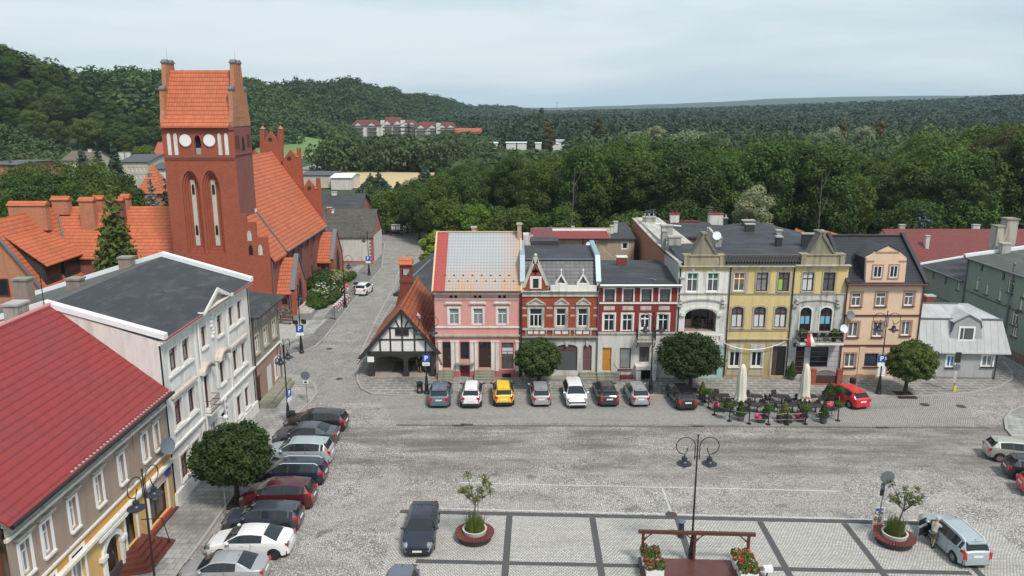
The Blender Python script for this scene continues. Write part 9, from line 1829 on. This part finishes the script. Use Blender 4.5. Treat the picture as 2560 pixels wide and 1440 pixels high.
m = MB(); r_ = random.Random(3); b0 = G((620,795),'Y',.1); m.lathe([(.5,0),(.62,.25),(.5,.6),(.25,.8),(1e-4,.84)], 9); m.v = [(x*(.85+.3*r_.random()), y*(.85+.3*r_.random()), z) for x, y, z in m.v]; tag(m.build('boulder', M_stone, loc=b0), 'grey boulder among the bushes of the church garden', 'boulder')
def at_tree(p, zo, Y): v = atY(p, Y, zo); return v
def conifer(top, zo, Y, wid, lab, mat, nm='spruce_tree', z0=None, n=3600, size=.34, tiers=16, droop=.3, pw=1.0):
 v = atY(top, Y, zo); g0 = terr(v.x, Y) if z0 is None else z0; h = v.z-g0; t = thing(nm, lab, 'tree', (v.x, Y, g0)); qobj('crown', conifer_V(h, wid, n, size, 1.2, droop, tiers, pw), mat, t); m = MB(); m.tube([(0,0,-.3),(0,0,h*.95)], [.22,.04], 7); m.build('trunk', M_bark, t); return t
conifer((1155,30),'W',82,7.0,'ragged tall larch in front of the orange school roof',M_larch,'larch_tree',n=6000,size=.42,tiers=15,droop=.6,pw=.75)
conifer((1222,1035),'R',104,5.2,'blue spruce between the turret and the church tower',M_bluen,n=4200); conifer((1345,1080),'R',106,4.0,'narrow dark spruce touching the tower edge',M_leafn); conifer((915,740),'R',160,8.5,'tall dark spruce before the cream villa',M_leafn,size=.5); conifer((655,775),'R',185,8,'dark spruce before the brown roof',M_leafn,size=.5); conifer((785,790),'R',190,8,'dark spruce right of the brown roof',M_leafn,size=.5); conifer((82,935),'R',150,6,'small dark spruce before the brick building at the left edge',M_leafn,size=.45)
conifer((2310,512),'Z',118,6.2,'blue spruce behind the maroon roof',M_bluen,n=4200,size=.36)
for p, lab in (((930,862),'spruce beside the stubble field, left of the pair'),((835,880),'spruce beside the warehouse yard'),((1450,762),'bushy dark spruce right of the stubble field'),((1145,975),'tiny spruce before the stubble field')): conifer(p,'S',215 if p[1] < 900 else 205,8 if p[0] != 1145 else 4,lab,M_leafn,size=.5)
def broad(cpx, zo, Y, wpx, ty, lab, mat, nm='deciduous_tree', n=9000, size=.36, stretch=1.0, bark=None, z0=None, k=22, seed=0, bot=.22):
 v = atY(cpx, Y, zo); t3 = atY((cpx[0],ty), Y, zo); g0 = terr(v.x, Y) if z0 is None else z0; h = t3.z-g0; s = (Vector((v.x,Y,v.z))-CO).dot(Vector((0,math.cos(TH),-math.sin(TH))))/FPX*ZO[zo][2]; w_ = wpx*s
 tree(nm, lab, 'tree', leafq(crown_lobes(w_, h*(1-bot), h*bot, k, .4, seed=seed), n, size, .35, .6), mat, trunk_mb(h*.8, .25, 5, seed=seed), bark, None, (v.x, Y, g0))
broad((1885,510),'Z',112,112,457,'pale silvery willow behind the tenement roofs',M_leafs,'willow_tree',12000,.26,bot=.05,seed=31)
for i, (x, ty, w_, Y, mt, lab) in enumerate(((1185,512,95,132,M_leafy,'bright yellow-green bush tree at the bend of the street'),(1085,575,70,104,M_leafy,'small bright green tree beside the pink house roof'),(1400,515,110,122,M_leafb,'bright leafy tree behind the beige back building'),(2445,488,90,124,M_leafy,'yellow-green tree between the tall chimneys'),(1040,470,120,150,M_leafb,'dense round tree beside the street bend'),(965,475,105,150,M_leafb,'broad tree over the black barn roof'),(1118,500,110,134,M_leaf,'dark bushy tree above the street bend'),(1290,520,120,128,M_leaf,'dark bushy tree behind the pink house'),(905,480,60,155,M_leaf,'tree squeezed between barn and street'),(1240,520,80,150,M_leafb,'low tree by the river gap'),(2280,500,150,121,M_leafb,'leafy tree around the blue spruce'),(1560,540,140,117,M_leaf,'dark tree behind the flat roof'),(1700,500,150,116,M_leaf,'dark tree behind the white chimneys'))): broad((x,ty+60),'Z',Y,w_,ty,lab,mt,seed=60+i,bot=.1,size=.3,n=10000)
for i, (x, ty, w_, Y, mt) in enumerate(((20,440,150,118,M_leafb),(120,410,170,124,M_leaf),(215,395,150,130,M_leafb),(300,430,130,118,M_leaf),(60,405,150,136,M_leaf),(160,450,160,112,M_leafb),(270,455,120,110,M_leafb),(-60,430,160,122,M_leaf),(330,465,90,114,M_leaf),(10,480,160,106,M_leafb),(360,360,70,215,M_leafb),(100,455,140,108,M_leaf))): broad((x,ty+60),'Z',Y,w_,ty,'big leafy tree standing behind the orange school roof' if i != 10 else 'rounded green tree beyond the cream villa roof',mt,seed=90+i,bot=.08,size=.3,n=12000); bpy.data.objects[[o.name for o in bpy.data.objects if o.name.startswith('deciduous_tree')][-1]]
for o in COL.objects:
 if o.get('label') == 'big leafy tree standing behind the orange school roof': o['group'] = 'trees behind the school'
for x, ty, Y, w_, lab in ((1353,264,560,16,'tall slim poplar in the far wood'),(1328,280,590,30,'second broader poplar beside the slim one')): broad((x,ty+25),'Z',Y,w_,ty,lab,M_leafn,'poplar_tree',2400,1.2,bot=.1,seed=x)
for x, ty, Y, w_, lab in ((1636,310,330,52,'large silvery crown in the middle distance'),(1720,328,300,110,'broad pale willow above the alder wood'),(1590,328,310,60,'pale rounded willow left of the silvery crown'),(2080,318,300,70,'silver-green crown among the pines'),(2160,312,310,60,'second silver-green crown among the pines'),(2040,330,290,60,'pale crown left of the brownish larch')): broad((x,ty+25),'Z',Y,w_,ty,lab,M_leafs,'willow_tree',7000,.5,bot=.1,seed=x)
for x, ty, Y, w_, lab in ((2105,303,300,36,'yellow-brown conical tree among silver crowns'),(2200,296,310,26,'thin rust-tipped tree in front of the pines'),(1495,285,380,32,'tall bare-trunked tree with brownish crown'),(1375,300,350,28,'brownish half-dead tree near the poplar')): broad((x,ty+25),'Z',Y,w_,ty,lab,M_copper,'deciduous_tree',5000,.5,bot=.25,seed=x)
def dead(p, q, lab, seed, Y=120): a = atY(p, Y); c = atY(q, Y); t = thing('dead_tree', lab, 'tree', (a.x,Y,0)); m = MB(); r_ = random.Random(seed); h = c.z; m.tube([(0,0,-.2),(c.x-a.x,0,h)], [.10,.03], 6); [m.tube([((c.x-a.x)*f,0,h*f),((c.x-a.x)*f+r_.uniform(-1.6,1.6),r_.uniform(-1,1),h*f+r_.uniform(1.5,3.5))], [.045,.015], 5) for f in (.4,.5,.58,.66,.75,.82,.9)]; m.build('trunk', plain('bleached_wood', (.12,.105,.088), .9), t)
dead((1425,520),(1438,418),'bare bleached dead tree against the dark wood',2,117); dead((2050,560),(2056,430),'thin bare trunk rising behind the right pyramid gable',4,110)
M_skin = plain('skin', (.50,.29,.2), .6, var=.05)
def skin_mesh(V, E_, Rr, name, mat, parent, sub=2):
 me = bpy.data.meshes.new(name); me.from_pydata(V, E_, []); o = bpy.data.objects.new(name, me); COL.objects.link(o); s_ = o.modifiers.new('s','SKIN'); s_.use_smooth_shade = True
 for i, r in enumerate(Rr): me.skin_vertices[0].data[i].radius = (r, r) if not isinstance(r, tuple) else r
 me.skin_vertices[0].data[0].use_root = True; u = o.modifiers.new('u','SUBSURF'); u.levels = sub; u.render_levels = sub
 dg = bpy.context.evaluated_depsgraph_get(); m2 = bpy.data.meshes.new_from_object(o.evaluated_get(dg)); bpy.data.objects.remove(o); m2.materials.clear(); m2.materials.append(mat); m2.polygons.foreach_set('use_smooth', [True]*len(m2.polygons)); n_ = bpy.data.objects.new(name, m2); COL.objects.link(n_); setparent(n_, parent); return n_
def person(loc, yaw, lab, shirt, shorts, hair, lean=0.0, armL=(.25,-.25), armR=(.1,0), step=.12, long=False, hairlong=False):
 t = thing('person', lab, 'person', loc, yaw); s_ = math.sin(lean); c_ = math.cos(lean)
 def up(h, y=0, x=0): d_ = h-.92; return (x, -s_*d_+y*1.0, .92+c_*d_)           # facing -y
 J = {'pel':(0,0,.92),'spi':up(1.12),'che':up(1.34),'nec':up(1.5),'hea':up(1.6,-.02),'top':up(1.74,-.02)}
 for s, k in ((1,'l'),(-1,'r')):
  ar = armL if s > 0 else armR; J['sho'+k] = up(1.42,0,s*.18); e = up(1.16,-.05-ar[0]*.4,s*.25); J['elb'+k] = e; J['wri'+k] = (e[0]-s*.03, e[1]-.10-ar[0]*.5, e[2]-.20+ar[0]*.35)
  w_ = Vector(J['wri'+k]); d_ = (w_-Vector(e)).normalized(); J['pal'+k] = tuple(w_+d_*.07)
  J['hip'+k] = (s*.09,0,.86); J['kne'+k] = (s*.1,-.04-s*step*.5,.48); J['ank'+k] = (s*.1,.02-s*step,.09); J['toe'+k] = (s*.11,-.13-s*step,.04)
 V = []; idx = {}; Rr = []; rad = dict(pel=(.15,.115),spi=(.135,.10),che=(.155,.11),nec=.058,hea=.088,top=.075)
 for k, v in J.items():
  idx[k] = len(V); V.append(v); b_ = k[:3]; Rr.append(rad.get(k) or {'sho':.062,'elb':.043,'wri':.03,'pal':.036,'hip':.088,'kne':.058,'ank':.042,'toe':.038}[b_])
 E_ = [('pel','spi'),('spi','che'),('che','nec'),('nec','hea'),('hea','top')]+[(a+k, c+k) for k in 'lr' for a, c in (('sho','elb'),('elb','wri'),('wri','pal'),('hip','kne'),('kne','ank'),('ank','toe'))]+[('che','shol'),('che','shor'),('pel','hipl'),('pel','hipr')]
 E2 = [(idx[a], idx[c]) for a, c in E_]
 for k, s in (('l',1),('r',-1)):
  p = Vector(J['pal'+k]); d_ = (p-Vector(J['wri'+k])).normalized(); sd = Vector((0,1,0)).cross(d_).normalized() if abs(d_.y) < .9 else Vector((1,0,0))
  for q, l in ((-.026,.07),(-.009,.08),(.009,.078),(.026,.062)):
   a = len(V); V.append(tuple(p+sd*q*.9+d_*.035)); Rr.append(.010); V.append(tuple(p+sd*q*1.1+d_*(.035+l*.6))); Rr.append(.009); V.append(tuple(p+sd*q+d_*(.03+l)+Vector((0,-.012,-.01)))); Rr.append(.008); E2 += [(idx['pal'+k],a),(a,a+1),(a+1,a+2)]
  a = len(V); V.append(tuple(p-sd*.045+d_*.005)); Rr.append(.011); V.append(tuple(p-sd*.055+d_*.04)); Rr.append(.009); E2 += [(idx['pal'+k],a),(a,a+1)]
 body = skin_mesh(V, E2, Rr, 'body', M_skin, t)
 def part(keys, edges, grow, name, mat, extra=None):
  K_ = list(keys); ii = {k: i for i, k in enumerate(K_)}; vv = [(extra or {}).get(k, J.get(k)) for k in K_]; rr = [tuple(x+grow for x in (Rr[idx[k]] if isinstance(Rr[idx[k]], tuple) else (Rr[idx[k]],)*2)) if k in idx else (.05+grow,)*2 for k in K_]; return skin_mesh(vv, [(ii[a], ii[c]) for a, c in edges], rr, name, mat, t)
 def mixp(a, c, f): return tuple(p+(q-p)*f for p, q in zip(J[a], J[c]))
 part(['spi','che','pel','shol','shor','elbl','elbr'], [('spi','pel'),('spi','che'),('che','shol'),('che','shor'),('shol','elbl'),('shor','elbr')], .022, 'shirt', shirt, {'elbl':mixp('shol','elbl',.75),'elbr':mixp('shor','elbr',.75),'pel':(0,0,.97)})
 f = .95 if not long else 1.9
 part(['pel','hipl','hipr','knel','kner'], [('pel','hipl'),('pel','hipr'),('hipl','knel'),('hipr','kner')], .026, 'shorts' if not long else 'trousers', shorts, {'knel':mixp('hipl','knel',.9),'kner':mixp('hipr','kner',.9)} if not long else {'knel':J['ankl'],'kner':J['ankr']})
 h = Vector(J['hea']); tp = Vector(J['top']); m = MB(); m.ball(tuple((h+tp)/2+Vector((0,.025,.045))), .112, 12, 0, 1.0)
 if hairlong: m.ball(tuple(h+Vector((0,.07,-.03))), .10, 10, 0, 1.3)
 m.build('hair', hair, body, smooth=180, uv=False); fc = (h+tp)/2
 m = MB(); m.ball(tuple(fc+Vector((0,-.1,-.01))), .018, 6); m.ball(tuple(fc+Vector((.09,0,0))), .022, 6); m.ball(tuple(fc+Vector((-.09,0,0))), .022, 6); m.build('nose_and_ears', M_skin, body, smooth=180, uv=False)
 for x in (.033,-.033): m = MB(); m.ball(tuple(fc+Vector((x,-.083,.02))), .012, 6); m.build('eye', M_blk, body, uv=False)
 m = MB(); m.box(fc.x-.025,fc.y-.09,fc.z-.06,fc.x+.025,fc.y-.078,fc.z-.05); m.build('mouth', plain('lip', (.3,.09,.08), .6), body, uv=False)
 for k in 'lr': a = Vector(J['ank'+k]); e = Vector(J['toe'+k]); m = MB(); m.tube([tuple(a+Vector((0,.05,-.045))), tuple(a+Vector((0,-.02,-.03))), tuple(e+Vector((0,0,.002)))], [.048,.058,.045], 8); m.build('shoe', M_trim, t, smooth=60, uv=False)
 return t
f, l = hv(MPV.rotation_euler.z); pm_ = G((2337,1364))
person(pm_+l*.22-f*.1, math.atan2((MPVC-pm_).y+.6, (MPVC-pm_).x)+math.pi/2, 'grey-haired man in a pale grey T-shirt leaning at the open car door', plain('pale_grey_shirt', (.42,.42,.40), .9), plain('dark_grey_shorts', (.10,.10,.095), .9), plain('grey_hair', (.45,.44,.42), .9), R(18), (.9,0), (.6,0))
person(G((867,738),'Z',.12), R(60), 'woman in a bright pink top and white shorts beside the small white car', plain('bright_pink_cloth', (.75,.03,.22), .9), plain('white_cloth', (.7,.68,.68), .9), plain('brown_hair', (.10,.055,.03), .8), 0, (.2,0), (.1,0), hairlong=True)
person(G((858,744),'Z',.12), R(-20), 'person in dark clothes walking by the hedge next to the woman in pink', plain('black_cloth', (.02,.02,.022), .9), plain('dark_shorts', (.03,.03,.035), .9), plain('dark_hair', (.03,.02,.015), .8), 0, (.2,0), (.15,0))
person(G((1049,931),'Z',.25), R(10), 'person in black standing inside the timber arcade', plain('black_cloth', (.02,.02,.022), .9), plain('dark_shorts', (.03,.03,.035), .9), MATS['dark_hair'], 0, (.3,0), (.1,0)); person(G((1063,928),'Z',.25), R(-30), 'second person in dark clothes behind the parking sign in the arcade', plain('charcoal_cloth', (.05,.05,.05), .9), plain('dark_shorts', (.03,.03,.035), .9), MATS['dark_hair'])
p = atY((1392,268), 3000); t = thing('pylon', 'tiny electricity pylon on the horizon', 'pylon', (p.x, 3000, terr(p.x,3000))); m = MB(); zt_ = atY((1392,256), 3000).z-t.location.z; m.tube([(-3,0,0),(-1,0,zt_)], .5, 4); m.tube([(3,0,0),(1,0,zt_)], .5, 4); m.build('mast', M_gal, t); m = MB(); m.tube([(-9,0,zt_),(9,0,zt_)], .5, 4); m.build('crossarm', M_gal, t)
HAZE_MARK = 1
hm = bpy.data.materials.new('summer_haze'); hm.use_nodes = True; n_ = hm.node_tree; n_.nodes.clear(); o = n_.nodes.new('ShaderNodeOutputMaterial'); v = n_.nodes.new('ShaderNodeVolumePrincipled'); v.inputs['Color'].default_value = (.68,.85,1,1); v.inputs['Density'].default_value = .00009; v.inputs['Anisotropy'].default_value = 0; n_.links.new(v.outputs[0], o.inputs['Volume'])
m = MB(); m.box(-7400,-260,-4,7400,7400,118); tag(m.build('haze', hm, uv=False), 'thin pale summer haze filling the air over the valley', 'haze', None, 'stuff')
sc.cycles.max_bounces = 6; sc.cycles.diffuse_bounces = 3; sc.cycles.volume_bounces = 2; sc.cycles.transparent_max_bounces = 4
for i, (x, ty, w_, Y) in enumerate(((58,138,90,455),(20,158,60,452),(92,160,60,458),(118,182,44,460),(300,182,60,470),(345,186,60,480),(388,190,50,485))): broad((x,ty+20),'Z',Y,w_,ty,('tall spreading tree crowning the left hill','rounded dark tree on the hill crest left of the tower')[i > 3],M_leaf,'hilltop_tree',7000,.6,bot=.05,seed=200+i); bpy.data.objects[[o.name for o in bpy.data.objects if o.name.startswith('hilltop_tree')][-1]]['group'] = ('trees crowning the left hill','dark trees on the hill crest')[i > 3]
for i, (x, ty, w_, Y) in enumerate(((2500,308,150,135),(2555,345,140,128),(2430,380,110,130),(2350,400,120,128))): broad((x,ty+60),'Z',Y,w_,ty,('tallest tree at the right edge with an olive crown','second tall tree cut by the right edge','tall tree left of the tallest right-hand tree','broad tree above the maroon roof')[i],(M_copper,M_leaf,M_leafb,M_leaf)[i],'deciduous_tree',14000,.32,bot=.1,seed=230+i)
for x, y in ((1145,1064),(1745,1066),(2205,1069),(1168,1062)): m = MB(); m.box(-.45,-.16,0,.45,.16,.022); tag(m.build('drain_grate', M_iron, loc=G((x,y))), 'rusty iron drain grate in the gutter across the square', 'drain', 'drain grates in the gutter')
